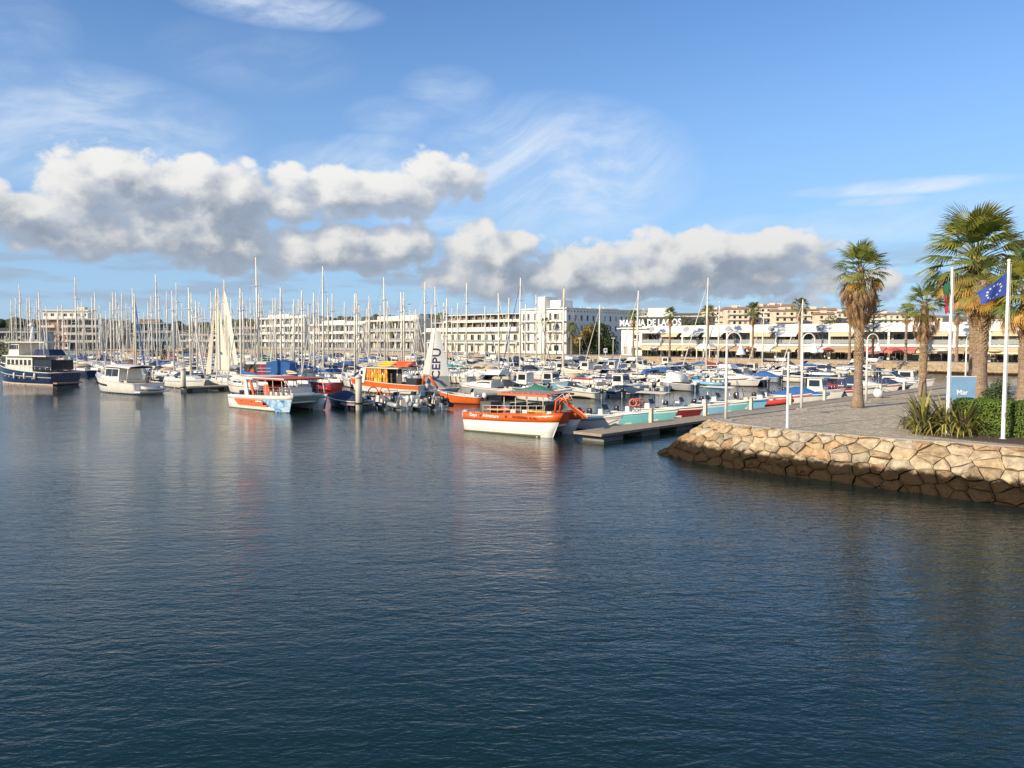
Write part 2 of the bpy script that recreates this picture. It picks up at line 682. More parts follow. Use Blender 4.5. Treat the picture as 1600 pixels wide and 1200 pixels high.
PAVING = mat_paving()
CONCRETE = M('concrete', (0.36, 0.33, 0.28), 0.85, var=0.2, scale=2.0, dirt=0.35, bump=0.3)
CONC_DARK = M('weathered_concrete', (0.21, 0.205, 0.19), 0.85, var=0.25, scale=2.0, dirt=0.5, bump=0.3)
SAND_LAND = M('town_ground', (0.26, 0.22, 0.16), 0.95, var=0.25, scale=0.05)
PROM = M('promenade_paving', (0.42, 0.36, 0.28), 0.9, var=0.15, scale=0.4)


# ------------------------------------------------------------------ the near quay
def v2(p):
    return Vector((p.x, p.y))


EDGE = [  # (foot at the water, top edge), walked from the hidden pontoon side round the tip to the right
    (Vector((70.0, 104.5)), Vector((70.5, 103.7))),
    (Vector((17.0, 51.6)), Vector((17.7, 50.8))),
    (Vector((9.6, 46.6)), Vector((11.15, 44.4))),
    (Vector((8.3, 44.9)), Vector((10.95, 43.3))),
    (v2(ground(1096, 724)), v2(ground(1140, 662, Q_Z))),
    (v2(ground(1215, 741)), v2(ground(1225, 672, Q_Z))),
    (v2(ground(1337, 757)), v2(ground(1345, 682, Q_Z))),
    (v2(ground(1460, 774)), v2(ground(1460, 690, Q_Z))),
    (v2(ground(1600, 792)), v2(ground(1600, 700, Q_Z))),
    (v2(ground(1900, 826)), v2(ground(1890, 720, Q_Z))),
    (v2(ground(2600, 905)), v2(ground(2560, 770, Q_Z))),
]
top_poly = [(t.x, t.y) for _, t in EDGE] + [(95, 15), (140, 60), (140, 120), (95, 128)]
qm = MB().slab(top_poly, Q_Z - 0.4, Q_Z)
quay = structure(qm.build('quay_pavement', PAVING))
# concrete coping along the edge, its blocks butted end to end
coping = structure(thing('quay_coping', None, None))
cp_len = 1.9
for i in range(1, len(EDGE) - 1):
    a, b2 = EDGE[i][1], EDGE[i + 1][1]
    d = (b2 - a)
    n = max(1, int(d.length / cp_len))
    dn = d.normalized()
    inn = Vector((-dn.y, dn.x))
    for k in range(n):
        p, q = a + d * (k / n) + dn * 0.008, a + d * ((k + 1) / n) - dn * 0.008
        zt = Q_Z + 0.055 + random.uniform(-0.006, 0.006)
        cm_ = MB().slab([(x.x, x.y) for x in (p - inn * 0.06, q - inn * 0.06, q + inn * 0.42, p + inn * 0.42)], Q_Z - 0.02, zt)
        cm_.build('coping_block', CONCRETE, coping)
# dark drain channel parallel to the coping, cut as a thin slot grating
slot = MB()
for i in range(4, len(EDGE) - 1):
    a, b2 = EDGE[i][1], EDGE[i + 1][1]
    dn = (b2 - a).normalized()
    inn = Vector((-dn.y, dn.x))
    slot.slab([(x.x, x.y) for x in (a + inn * 0.62, b2 + inn * 0.62, b2 + inn * 0.74, a + inn * 0.74)], Q_Z + 0.001, Q_Z + 0.006)
structure(slot.build('drain_channel', M('cast_iron', (0.05, 0.047, 0.043), 0.7, 0.3)))


# rock revetment: every stone its own piece over a mortar backing
def wall_point(s, v, off=0.0):
    """s: index along EDGE (float), v: 0 foot .. 1 top, off: outwards."""
    i = min(max(int(s), 0), len(EDGE) - 2)
    f = s - i
    b0 = EDGE[i][0].lerp(EDGE[i + 1][0], f)
    t0 = EDGE[i][1].lerp(EDGE[i + 1][1], f)
    d = (EDGE[i + 1][1] - EDGE[i][1]).normalized()
    n = Vector((d.y, -d.x))
    foot = Vector((b0.x, b0.y, 0.0))
    top = Vector((t0.x, t0.y, Q_Z - 0.02))
    out = Vector((n.x, n.y, 0.55)).normalized()
    bulge = math.sin(math.pi * min(max(v, 0), 1)) * 0.14
    return foot.lerp(top, v) + out * (off + bulge)


revet = thing('rock_revetment', 'sloping wall of golden quarry stones with wet dark foot under the quay', 'stone wall')
back_secs = []
NS = 60
for j in range(NS + 1):
    s = 0.5 + (len(EDGE) - 1.5) * j / NS
    back_secs.append([wall_point(s, v, -0.10) for v in (-0.35, 0.0, 0.3, 0.6, 0.9, 1.0)])
MB().loft(back_secs).build('mortar_backing', mat_stone('wall_mortar', (0.10, 0.085, 0.06)), revet)

# arc length table
arc = [0.0]
for i in range(len(EDGE) - 1):
    arc.append(arc[-1] + ((EDGE[i + 1][0] + EDGE[i + 1][1]) * 0.5 - (EDGE[i][0] + EDGE[i][1]) * 0.5).length)


def s_of(length):
    for i in range(len(arc) - 1):
        if length <= arc[i + 1]:
            return i + (length - arc[i]) / (arc[i + 1] - arc[i])
    return len(arc) - 1.001


def clip_half(poly, mx, my, nx, ny):
    out = []
    for i in range(len(poly)):
        p, q = poly[i], poly[(i + 1) % len(poly)]
        dp = (p[0] - mx) * nx + (p[1] - my) * ny
        dq = (q[0] - mx) * nx + (q[1] - my) * ny
        if dp <= 0:
            out.append(p)
        if (dp < 0 < dq) or (dq < 0 < dp):
            f = dp / (dp - dq)
            out.append((p[0] + (q[0] - p[0]) * f, p[1] + (q[1] - p[1]) * f))
    return out


rs = random.Random(11)
STONE_COLS = [(0.52, 0.395, 0.24), (0.56, 0.44, 0.28), (0.49, 0.365, 0.22), (0.53, 0.41, 0.27), (0.50, 0.335, 0.19), (0.50, 0.42, 0.30), (0.58, 0.47, 0.31)]
STONE_MATS = [mat_stone('quarry_stone_%d' % i, c) for i, c in enumerate(STONE_COLS)]
S0, S1 = arc[2] - 2.0, arc[8] + 3.5
HV = 2.45                                    # slope length used as the vertical unit
seeds = []
row_h = 0.47
for r in range(-1, 6):
    x = S0 + rs.uniform(0, 0.6)
    while x < S1:
        wdt = rs.choice((0.36, 0.5, 0.7, 0.85, 1.0, 1.35)) * rs.uniform(0.85, 1.15)
        seeds.append((x + wdt / 2, (r + 0.5) * row_h + rs.uniform(-0.2, 0.2)))
        x += wdt
for idx, (sx, sy) in enumerate(seeds):
    poly = [(sx - 1.4, sy - 0.9), (sx + 1.4, sy - 0.9), (sx + 1.4, sy + 0.9), (sx - 1.4, sy + 0.9)]
    poly = [(px_, min(max(py_, -0.5), HV)) for px_, py_ in poly]
    for k, (ox, oy) in enumerate(seeds):
        if k == idx or abs(ox - sx) > 2.8 or abs(oy - sy) > 1.8:
            continue
        poly = clip_half(poly, (sx + ox) / 2, (sy + oy) / 2, ox - sx, (oy - sy) * 2.0)
        if len(poly) < 3:
            break
    if len(poly) < 3:
        continue
    cx = sum(p[0] for p in poly) / len(poly)
    cy = sum(p[1] for p in poly) / len(poly)
    # irregular outline: split long sides and jitter
    pts = []
    for i in range(len(poly)):
        p, q = poly[i], poly[(i + 1) % len(poly)]
        pts.append(p)
        if math.hypot(q[0] - p[0], q[1] - p[1]) > 0.45:
            pts.append(((p[0] + q[0]) / 2 + rs.uniform(-.045, .045), (p[1] + q[1]) / 2 + rs.uniform(-.045, .045)))
    gap = rs.uniform(0.003, 0.018)
    proud = rs.uniform(0.0, 0.12)
    tilt = (rs.uniform(-0.10, 0.10), rs.uniform(-0.14, 0.10))

    def ring(shrink, off):
        out = []
        for (x, y) in pts:
            d = math.hypot(x - cx, y - cy) + 1e-6
            f = max(0.0, 1 - shrink / d)
            X, Y = cx + (x - cx) * f, cy + (y - cy) * f
            o = off + tilt[0] * (X - cx) + tilt[1] * (Y - cy)
            o += 0.06 * mnoise.noise(Vector((X * 3.1, Y * 3.1, idx * 0.3)))
            out.append(wall_point(s_of(X), Y / HV, o))
        return out
    n = len(pts)
    r0, r1, r2 = ring(gap, -0.16), ring(gap + 0.012, proud - 0.025), ring(gap + 0.13, proud + 0.045)
    mbs = MB()
    o = wall_point(s_of(cx), cy / HV, proud + rs.uniform(0.03, 0.11))
    base = r0[0]
    vs = [p - base for p in r0 + r1 + r2 + [o]]
    fs = []
    for k in range(n):
        k2 = (k + 1) % n
        fs += [(k, k2, n + k2, n + k), (n + k, n + k2, 2 * n + k2, 2 * n + k), (2 * n + k, 2 * n + k2, 3 * n)]
    mbs.add(vs, fs, False)
    mbs.build('stone', rs.choice(STONE_MATS), revet, base)

# ------------------------------------------------------------------ far land
a = BANK_P - W * 260
b2 = BANK_P + W * 900
land = MB().slab([(a.x, a.y), ((a + U * 6000).x, (a + U * 6000).y), ((b2 + U * 6000).x, (b2 + U * 6000).y), (b2.x, b2.y)], 0.9, 1.9)
structure(land.build('town_ground', SAND_LAND))
pr = MB().slab([((a - U * 0.4).x, (a - U * 0.4).y), ((a + U * 9).x, (a + U * 9).y), ((b2 + U * 9).x, (b2 + U * 9).y), ((b2 - U * 0.4).x, (b2 - U * 0.4).y)], 1.5, Q_Z)
structure(pr.build('promenade', PROM))
# sloped stone embankment below the promenade: lumpy, with stones too small to pick apart
emb = MB()
secs = []
er = random.Random(3)
LEN = 520
step_ = 0.8
k = 0
while k * step_ < LEN:
    p = a + W * (k * step_ + 130)
    sec = []
    for j, v in enumerate((-0.3, 0.0, 0.25, 0.5, 0.75, 1.0)):
        off = 2.6 * (1 - v) + er.uniform(-0.22, 0.22)
        q = p - U * (0.4 + off) + W * er.uniform(-0.2, 0.2)
        sec.append((q.x, q.y, v * (Q_Z - 0.05)))
    secs.append(sec)
    k += 1
emb.loft(secs, smooth=False)
eo = emb.build('stone_embankment', mat_stone('embankment_stone', (0.48, 0.36, 0.22), wet=0.35))
tag(eo, 'rough golden stone embankment along the far promenade', 'embankment')

# distant hills with their trees
HILL = M('hill_scrub', (0.075, 0.085, 0.045), 0.95, var=0.45, scale=0.03)
TOWNHILL = M('town_hillside', (0.17, 0.16, 0.10), 0.95, var=0.4, scale=0.03)


def hill(name, pts, depth, material):
    """pts: (px, py of crest, distance)."""
    secs = []
    for (px_, py_, dist) in pts:
        c = at_y(px_, py_, dist)
        f = at_y(px_, 535, dist * 0.72)
        bk = at_y(px_, 535, dist * 1.0 + depth)
        secs.append([(f.x, f.y, 1.0), (f.x * .6 + c.x * .4, f.y * .6 + c.y * .4, 1 + (c.z - 1) * 0.55), (c.x, c.y, c.z), (bk.x, bk.y, 1.0)])
    return structure(MB().loft(secs).build(name, material))


hill('wooded_hill', [(-260, 516, 900), (-120, 508, 900), (0, 505, 900), (50, 504, 900), (200, 512, 950), (330, 508, 900), (430, 504, 850), (520, 502, 800),
                     (640, 502, 760), (700, 500, 720), (800, 497, 700)], 500, HILL)
hill('town_hill', [(700, 515, 700), (800, 500, 640), (950, 490, 600), (1110, 489, 580), (1250, 488, 560), (1330, 489, 560), (1450, 492, 560), (1650, 500, 560), (1900, 515, 560)], 600, TOWNHILL)
LEAFD = [M('far_foliage_%d' % i, c, 0.9, var=0.4, scale=0.25) for i, c in enumerate([(0.045, 0.060, 0.028), (0.065, 0.075, 0.035), (0.075, 0.070, 0.040)])]
wr = random.Random(5)


def woodland(name, label, spans, count, rad, material):
    mbw = MB()
    for _ in range(count):
        px0, py0, d0, px1, py1, d1 = wr.choice(spans)
        f = wr.random()
        dist = (d0 + (d1 - d0) * f) * wr.uniform(0.9, 1.0)
        c = at_y(px0 + (px1 - px0) * f, py0 + (py1 - py0) * f + wr.uniform(-1, 4), dist)
        r = rad * wr.uniform(0.6, 1.4)
        o = len(mbw.v)
        mbw.ball((c.x, c.y, c.z - r * 0.3), r, 7, 5, wr.uniform(0.7, 1.1))
        for i in range(o, len(mbw.v)):
            p = mbw.v[i]
            mbw.v[i] = c + (p - c) * (1 + 0.35 * mnoise.noise(p * 0.35))
    ow = mbw.build(name, material)
    tag(ow, label, 'woodland', kind='stuff')
    return ow


woodland('far_woodland', 'dark green wooded ridge behind the masts', [(-150, 507, 880, 60, 502, 890), (330, 506, 880, 430, 502, 850), (430, 501, 840, 650, 500, 760), (640, 499, 750, 700, 498, 720), (190, 509, 920, 330, 507, 900)], 420, 5.0, LEAFD[0])

# ------------------------------------------------------------------ pontoons
DECKW = M('deck_timber', (0.33, 0.27, 0.195), 0.8, var=0.25, scale=3.0, dirt=0.3)
FLOAT = CONC_DARK
CREAM = M('cream_post', (0.62, 0.56, 0.45), 0.6, var=0.1, dirt=0.25)
RUBBER = M('black_rubber', (0.02, 0.02, 0.02), 0.7)
PONT = {}
ang_u = math.atan2(U.y, U.x)
plank_mesh = MB().box(0, 0.96, -1.15, 1.15, 0.0, 0.06).mesh('plank')


def pontoon(k, length, label, detail):
    h = HEADS[k]
    t = thing('floating_pontoon', label, 'pontoon', (h.x, h.y, 0), ang_u, 'marina pontoons')
    MB().box(0, length, -1.12, 1.12, 0.40, 0.50).build('frame', DECKW, t)
    x = 0.0
    nfl = int(length / 4.1)
    for i in range(nfl):
        xx = 0.6 + i * 4.1
        MB().box(xx, xx + 2.0, -0.85, 0.85, -0.35, 0.399).build('float', FLOAT, t)
    if detail:
        for i in range(int(length)):
            put('plank', plank_mesh, DECKW, t, (i * 1.0 + 0.02, 0, 0.502))
    else:
        MB().box(0, length, -1.15, 1.15, 0.502, 0.56).build('deck', DECKW, t)
    PONT[k] = t
    return t


pontoon(0, 74, 'nearest floating pontoon with grey floats, running beside the stone quay', True)
ORD = ['first', 'second', 'third', 'fourth', 'fifth', 'sixth', 'seventh', 'eighth', 'ninth', 'tenth', 'eleventh', 'twelfth', 'thirteenth',
       'fourteenth', 'fifteenth', 'sixteenth', 'seventeenth', 'eighteenth', 'nineteenth', 'twentieth'] + ['%s' % s for s in
       ['twenty-first', 'twenty-second', 'twenty-third', 'twenty-fourth', 'twenty-fifth', 'twenty-sixth', 'twenty-seventh', 'twenty-eighth',
        'twenty-ninth', 'thirtieth', 'thirty-first', 'thirty-second', 'thirty-third', 'thirty-fourth', 'thirty-fifth', 'thirty-sixth', 'thirty-seventh', 'thirty-eighth', 'thirty-ninth', 'fortieth']]
for k in range(1, 8):
    pontoon(k, 118, 'long floating pontoon, %s pontoon back from the stone quay' % ORD[k], False)


def row_point(k, t, side, off):
    """Point beside pontoon k: t metres from its head, side +1 far side (left-back) or -1 near side."""
    return HEADS[k] + U * t + W * (side * off)
# ------------------------------------------------------------------ buildings
WHITEW = M('white_render', (0.80, 0.77, 0.70), 0.85, var=0.05, scale=0.6, dirt=0.12)
CREAMW = M('cream_render', (0.76, 0.67, 0.50), 0.85, var=0.07, scale=0.6, dirt=0.12)
WARMW = M('warm_white_render', (0.76, 0.70, 0.58), 0.85, var=0.06, scale=0.6, dirt=0.15)
TERRA = M('terracotta_render', (0.40, 0.21, 0.13), 0.85, var=0.1, scale=0.6, dirt=0.15)
OCHRE = M('ochre_render', (0.74, 0.63, 0.47), 0.85, var=0.1, scale=0.6, dirt=0.15)
PINKW = M('pinkish_render', (0.75, 0.63, 0.51), 0.85, var=0.1, scale=0.6, dirt=0.15)
ROOFT = M('clay_roof_tiles', (0.38, 0.22, 0.135), 0.9, var=0.25, scale=1.5)
GREYB = M('grey_render', (0.34, 0.34, 0.34), 0.85, var=0.08, scale=0.6)
GLASSD = M('dark_window_glass', (0.022, 0.026, 0.030), 0.08, var=0.3, scale=0.8)
SHADEIN = M('shop_interior', (0.06, 0.05, 0.042), 0.8, var=0.4, scale=0.9)
FRAMEW = M('white_frame', (0.75, 0.73, 0.68), 0.5)
RAILG = M('steel_railing', (0.42, 0.41, 0.39), 0.45, 0.6)
GLASSR = M('balustrade_glass', (0.30, 0.33, 0.33), 0.12, var=0.1)
AWN = {'cream': M('cream_awning', (0.68, 0.55, 0.34), 0.9, var=0.08), 'tan': M('tan_awning', (0.47, 0.33, 0.20), 0.9, var=0.08),
       'white': M('white_awning', (0.76, 0.73, 0.66), 0.9, var=0.05), 'red': M('red_awning', (0.38, 0.07, 0.06), 0.9, var=0.1),
       'brown': M('brown_awning', (0.33, 0.24, 0.17), 0.9, var=0.1), 'pink': M('coral_awning', (0.55, 0.16, 0.14), 0.9, var=0.1)}
PANES = [GLASSD, M('curtained_window', (0.36, 0.33, 0.28), 0.4, var=0.2, scale=1.5), M('painted_reflection_window', (0.10, 0.13, 0.16), 0.07, var=0.3), M('closed_shutter', (0.50, 0.46, 0.38), 0.7, var=0.1)]  # the blue-grey pane has a lit reflection put into its colour
WIN_R = random.Random(44)
UNITS = {}


def unit(key, fn):
    if key not in UNITS:
        UNITS[key] = fn().mesh(key)
    return UNITS[key]


def unit_box():
    return unit('panel', lambda: MB().box(0, 1, 0, 1, 0, 1))


def ubox(name, mat, parent, x0, x1, y0, y1, z0, z1):
    return put(name, unit_box(), mat, parent, (x0, y0, z0), 0, (x1 - x0, y1 - y0, z1 - z0))


def holed_wall(x0, x1, z0, z1, holes, depth):
    """Front wall in the x,z plane at y=0 facing -y, with recessed openings."""
    m = MB()
    xs = sorted(set([x0, x1] + [h[0] for h in holes] + [h[1] for h in holes]))
    zs = sorted(set([z0, z1] + [h[2] for h in holes] + [h[3] for h in holes]))
    for i in range(len(xs) - 1):
        for j in range(len(zs) - 1):
            cx, cz = (xs[i] + xs[i + 1]) / 2, (zs[j] + zs[j + 1]) / 2
            if any(h[0] < cx < h[1] and h[2] < cz < h[3] for h in holes):
                continue
            m.add([(xs[i], 0, zs[j]), (xs[i + 1], 0, zs[j]), (xs[i + 1], 0, zs[j + 1]), (xs[i], 0, zs[j + 1])], [(0, 1, 2, 3)])
    for (a, b, c, d) in holes:
        m.add([(a, 0, c), (b, 0, c), (b, 0, d), (a, 0, d), (a, depth, c), (b, depth, c), (b, depth, d), (a, depth, d)],
              [(0, 4, 5, 1), (1, 5, 6, 2), (2, 6, 7, 3), (3, 7, 4, 0)])
    return m


def frame_matrix(parent_local_x, parent_local_y, rz):
    return Matrix.Translation((parent_local_x, parent_local_y, 0)) @ Matrix.Rotation(rz, 4, 'Z')


def clad(b, x, y, rz, width, z0, z1, holes, wall_mat, depth=0.25, glass=None, wname='wall', pane='window', keep=None):
    """A wall with windows, standing at local (x,y) of building b, running along its local +x turned by rz."""
    mtx = frame_matrix(x, y, rz)
    m = holed_wall(0, width, z0, z1, holes, depth)
    m.xform(mtx)
    m.build(wname, wall_mat, b)
    for i, (a, bb, c, d) in enumerate(holes):
        p = mtx @ Vector((a, depth - 0.02, c))
        o = put(pane, unit_box(), glass or WIN_R.choices(PANES, (8, 2.2, 1.4, 1.2))[0], b, p, rz, (bb - a, 0.06, d - c))
        if bb - a > 0.9 and (keep is None or keep):
            q = mtx @ Vector(((a + bb) / 2 - 0.04, depth - 0.08, c))
            put('mullion', unit_box(), FRAMEW, b, q, rz, (0.08, 0.05, d - c))


def grid_holes(x0, x1, n, ww, zs, hh, skip=()):
    out = []
    for j, z in enumerate(zs):
        for i in range(n):
            if (i, j) in skip:
                continue
            c = x0 + (x1 - x0) * (i + 0.5) / n
            out.append((c - ww / 2, c + ww / 2, z, z + hh))
    return out


def building(name, label, origin, along, zbase=None):
    """Local x runs along the front (left to right seen from the water), local y goes away from the water."""
    along = Vector(along).normalized()
    return thing(name, label, 'building', (origin[0], origin[1], Q_Z if zbase is None else zbase), math.atan2(along.y, along.x))


def floors_with_balconies(b, x0, x1, nfl, fh, wall, nwin, ww=1.7, depth=12.0, z0=0.0, bal=1.3, wallname='wall', glass_rail=False, piers=True, parap=0.9):
    """A block of flats: walls with big openings, a balcony slab and parapet on every floor, cross walls between the flats."""
    top = z0 + nfl * fh
    holes = grid_holes(0, x1 - x0, nwin, ww, [z0 + k * fh + 0.25 for k in range(nfl)], fh - 0.75)
    clad(b, x0, bal, 0, x1 - x0, z0, top, holes, wall)
    MB().box(x0, x1, bal + 0.3, depth, z0, top - 0.01).build('core_wall', wall, b)
    for k in range(1, nfl):
        ubox('balcony_slab', wall, b, x0 - 0.02, x1 + 0.02, -0.05, bal - 0.01, z0 + k * fh - 0.12, z0 + k * fh + 0.10)
        if glass_rail:
            ubox('balustrade', GLASSR, b, x0, x1, 0.0, 0.05, z0 + k * fh + 0.11, z0 + k * fh + 1.0)
        else:
            ubox('balcony_parapet', wall, b, x0, x1, -0.02, 0.12, z0 + k * fh + 0.11, z0 + k * fh + parap)
    if piers:
        npier = max(2, nwin // 2 + 1)
        for i in range(npier):
            cx = x0 + (x1 - x0) * i / (npier - 1)
            ubox('cross_wall', wall, b, cx - 0.14, cx + 0.14, -0.03, bal - 0.012, z0 + 0.01, top - 0.02)
    MB().box(x0 - 0.15, x1 + 0.15, -0.15, depth + 0.1, top, top + 0.55).build('roof_slab', wall, b)


# --- white hotel by the tree: sunlit front, side wall in shade
HC = Vector((16.2, 240.0))                    # its near corner
hw = 18.6
hb = building('white_hotel', 'white four-storey block with stair tower and shaded side wall beside the big tree', HC + W * hw, -W)
H_TOP = 13.2
holes = []
for k in range(4):
    z = 0.4 + k * 3.15
    for cx in (1.2, 3.1, 6.0, 12.2, 17.1):
        holes.append((cx - 0.5, cx + 0.5, z + 0.35, z + 2.4))
    holes.append((13.6, 15.6, z + 0.5, z + 2.2))
clad(hb, 0, 0, 0, hw, 0, H_TOP, holes, WHITEW, 0.35)
sh = grid_holes(0, 40, 14, 1.0, [3.8 + k * 3.1 for k in range(3)], 1.6) + grid_holes(0, 40, 26, 0.55, [12.55], 0.45)
clad(hb, hw, 0, R(90), 40, 0, H_TOP + 0.3, sh, WHITEW, 0.3)
MB().box(0.02, hw - 0.35, 0.36, 39.9, 0, H_TOP).build('core_wall', WHITEW, hb)
MB().box(-0.2, hw + 0.2, -0.2, 40.2, H_TOP + 0.302, H_TOP + 0.65).build('roof_slab', WHITEW, hb)
MB().box(7.6, 10.6, -0.6, 5.5, 0.0, H_TOP + 4.1).build('stair_tower', WHITEW, hb)
MB().box(10.9, 15.2, 1.2, 7.0, H_TOP + 0.652, H_TOP + 3.0).build('roof_room', WHITEW, hb)
MB().box(14.3, 14.9, 3, 3.6, H_TOP + 3.002, H_TOP + 6.2).build('chimney', TERRA, hb)
for k in range(1, 4):
    for (a, bb) in ((0.2, 7.4), (10.8, hw - 0.1)):
        ubox('balcony_slab', WHITEW, hb, a, bb, -1.25, -0.005, 0.4 + k * 3.15 - 0.18, 0.4 + k * 3.15)
        ubox('balustrade', RAILG, hb, a, bb, -1.24, -1.20, 0.4 + k * 3.15 + 0.85, 0.4 + k * 3.15 + 0.92)
        n = int((bb - a) / 0.45)
        mbr = MB()
        for i in range(n + 1):
            x = a + (bb - a) * i / n
            mbr.box(x - 0.015, x + 0.015, -1.235, -1.205, 0.4 + k * 3.15, 0.4 + k * 3.15 + 0.85)
        mbr.build('railing_bars', RAILG, hb)

# --- long terraced apartment building left of the hotel
fo = HC + W * 63
fb_ = building('terraced_apartments', 'long low white building with dark stepped terraces on top, left of the white hotel', fo, -W)
FW = 43.5
holes = grid_holes(0, FW, 13, 1.7, [0.3, 3.9], 2.0)
clad(fb_, 0, 0, 0, FW, 0, 7.6, holes, WARMW, 0.4)
MB().box(0.02, FW - .02, 0.45, 18, 0, 7.58).build('core_wall', WARMW, fb_)
ubox('balcony_slab', WHITEW, fb_, -0.2, FW + 0.2, -1.6, -0.01, 3.05, 3.35)
ubox('balustrade', GLASSR, fb_, 0, FW, -1.55, -1.5, 3.36, 4.2)
ubox('cornice', WHITEW, fb_, -0.3, FW + 0.3, -1.7, -0.005, 6.9, 8.2)
for i in range(10):
    ubox('column', WHITEW, fb_, i * FW / 9.0 - 0.17, i * FW / 9.0 + 0.17, -1.5, -1.16, 0, 3.04)
for lv, (y0, z0) in enumerate(((4.0, 7.61), (7.5, 10.2))):
    ln = FW + 14 - lv * 5
    holes = grid_holes(0, ln, 18 - lv * 2, 1.9, [z0 + 0.25], 1.75)
    clad(fb_, -2 + lv * 3, y0, 0, ln, z0, z0 + 2.4, holes, M('brown_plaster', (0.28, 0.21, 0.15), 0.9, var=0.15), 0.5)
    MB().box(-2 + lv * 3, -2 + lv * 3 + ln, y0 + 0.55, y0 + 12, z0, z0 + 2.39).build('core_wall', GREYB, fb_)
    ubox('pergola_beam', WARMW, fb_, -2.4 + lv * 3, -2 + lv * 3 + ln, y0 - 1.6, y0 + 0.3, z0 + 2.402, z0 + 2.62)
    ubox('terrace_parapet', WARMW, fb_, -2.4 + lv * 3, -2 + lv * 3 + ln, y0 - 1.6, y0 - 1.45, z0 + 0.002, z0 + 0.75)
    for i in range(14):
        x = -2.2 + lv * 3 + i * ln / 13.5
        ubox('pergola_post', WARMW, fb_, x, x + 0.16, y0 - 1.42, y0 - 1.26, z0 + 0.003, z0 + 2.40)

# --- apartment blocks behind the masts
cfg = [('white_flats', 'white five-storey block of flats behind the masts, leftmost of three joined blocks', 187, 147, 4, 3.35, 10, WHITEW),
       ('low_white_flats', 'low white flats with long dark balconies, middle of three joined blocks', 142, 104, 3, 3.35, 8, WHITEW),
       ('balcony_flats', 'pale flats with stacked glass balconies, rightmost of three joined blocks', 102, 72, 3, 3.7, 9, WARMW)]
for (nm, lb, s0, s1, nf, fh, nw, wm) in cfg:
    b = building(nm, lb, HC + W * s0, -W)
    wd = s0 - s1
    floors_with_balconies(b, 0, wd, nf, fh, wm, nw, ww=wd / nw * 0.74, bal=1.6, glass_rail=(nm == 'balcony_flats'), piers=True)
    rz_ = nf * fh + 0.551
    MB().box(wd * 0.1, wd * 0.55, 3.5, 9, rz_, rz_ + 1.5).build('roof_room', wm, b)
    MB().box(wd * 0.62, wd * 0.95, 2.5, 8, rz_, rz_ + (0.9 if nm != 'balcony_flats' else 1.6)).build('roof_room', wm, b)
    ubox('ground_wall', GREYB, b, 0.02, wd - 0.02, -0.6, -0.08, 0.0, 1.0)

# --- left buildings
lb_ = building('terracotta_flats', 'tall white and terracotta flats with penthouse at the far left bank', at_y(62, 540, 345), (0.985, 0.17))
LW = 22.0
holes = grid_holes(0.3, LW - 0.3, 7, 1.5, [0.3 + k * 3.1 for k in range(4)], 1.9)
clad(lb_, 0, 0, 0, LW, 0, 12.8, holes, TERRA, 0.3)
MB().box(0.02, LW - 0.02, 0.35, 14, 0, 12.78).build('core_wall', TERRA, lb_)
for k in range(4):
    for (a, bb) in ((0.3, 6.4), (9.2, 13.2), (15.0, 21.8)):
        ubox('balcony_parapet', WHITEW, lb_, a, bb, -1.3, -0.01, 0.1 + k * 3.1, 1.05 + k * 3.1)
ubox('cornice', WHITEW, lb_, -1.2, LW + 0.6, -1.2, 14.3, 12.802, 13.25)
pent = grid_holes(0, 18, 7, 1.3, [14.3], 1.2)
clad(lb_, 1.0, 1.5, 0, 18, 13.252, 16.6, pent, WHITEW, 0.25)
MB().box(1.02, 18.98, 1.8, 11, 13.252, 16.58).build('core_wall', WHITEW, lb_)
ubox('roof_slab', WHITEW, lb_, 0.2, 19.6, 0.8, 11.8, 16.602, 17.1)
MB().box(13.5, 17.0, 4, 8, 17.102, 18.5).build('roof_room', WARMW, lb_)

rb_ = building('striped_balcony_flats', 'white flats with banded balconies standing right of the terracotta flats', at_y(106, 540, 335), (0.97, 0.24))
floors_with_balconies(rb_, 0, 12.0, 4, 3.15, WARMW, 4, ww=2.2, depth=16)
rb2 = building('grey_side_flats', 'long pale grey flats behind the masts, right of the banded white balconies', at_y(142, 540, 350), (0.95, 0.31))
floors_with_balconies(rb2, 0, 14.0, 4, 3.1, M('pale_grey_render', (0.50, 0.49, 0.45), 0.85, var=0.08), 6, ww=1.7, depth=16)
b3 = building('blue_grey_house', 'small white-roofed house with bluish walls behind the masts', at_y(213, 540, 340), (0.97, 0.24))
floors_with_balconies(b3, 0, 14.0, 3, 3.6, M('bluish_render', (0.36, 0.42, 0.44), 0.85, var=0.1), 5, ww=1.8, depth=14)
MB().box(1, 9, 3, 9, 11.4, 12.9).build('roof_room', TERRA, b3)
b4 = building('low_boat_club', 'low pale building with flat white roof at the far left edge', at_y(-40, 540, 300), (0.99, 0.1))
floors_with_balconies(b4, 0, 23.0, 2, 3.4, M('pale_grey_render', (0.5, 0.5, 0.5)), 9, ww=1.9, depth=12)
for i, (px_, dist, wd, nf, lb) in enumerate(((280, 420, 15, 2, 'low white house behind the masts, left of the raised sails'), (362, 400, 12, 3, 'small white house behind the masts, right of the raised sails'),
                                             (330, 520, 20, 3, 'far pale house half hidden behind the raised sails'))):
    b = building('distant_house', lb, at_y(px_, 540, dist), (0.97, 0.24))
    floors_with_balconies(b, 0, wd, nf, 3.2, WARMW if i % 2 else WHITEW, 4, ww=1.8, depth=10)
    MB().box(1, wd - 1, 2, 8, nf * 3.2 + 0.552, nf * 3.2 + 1.3).build('roof_room', ROOFT, b)

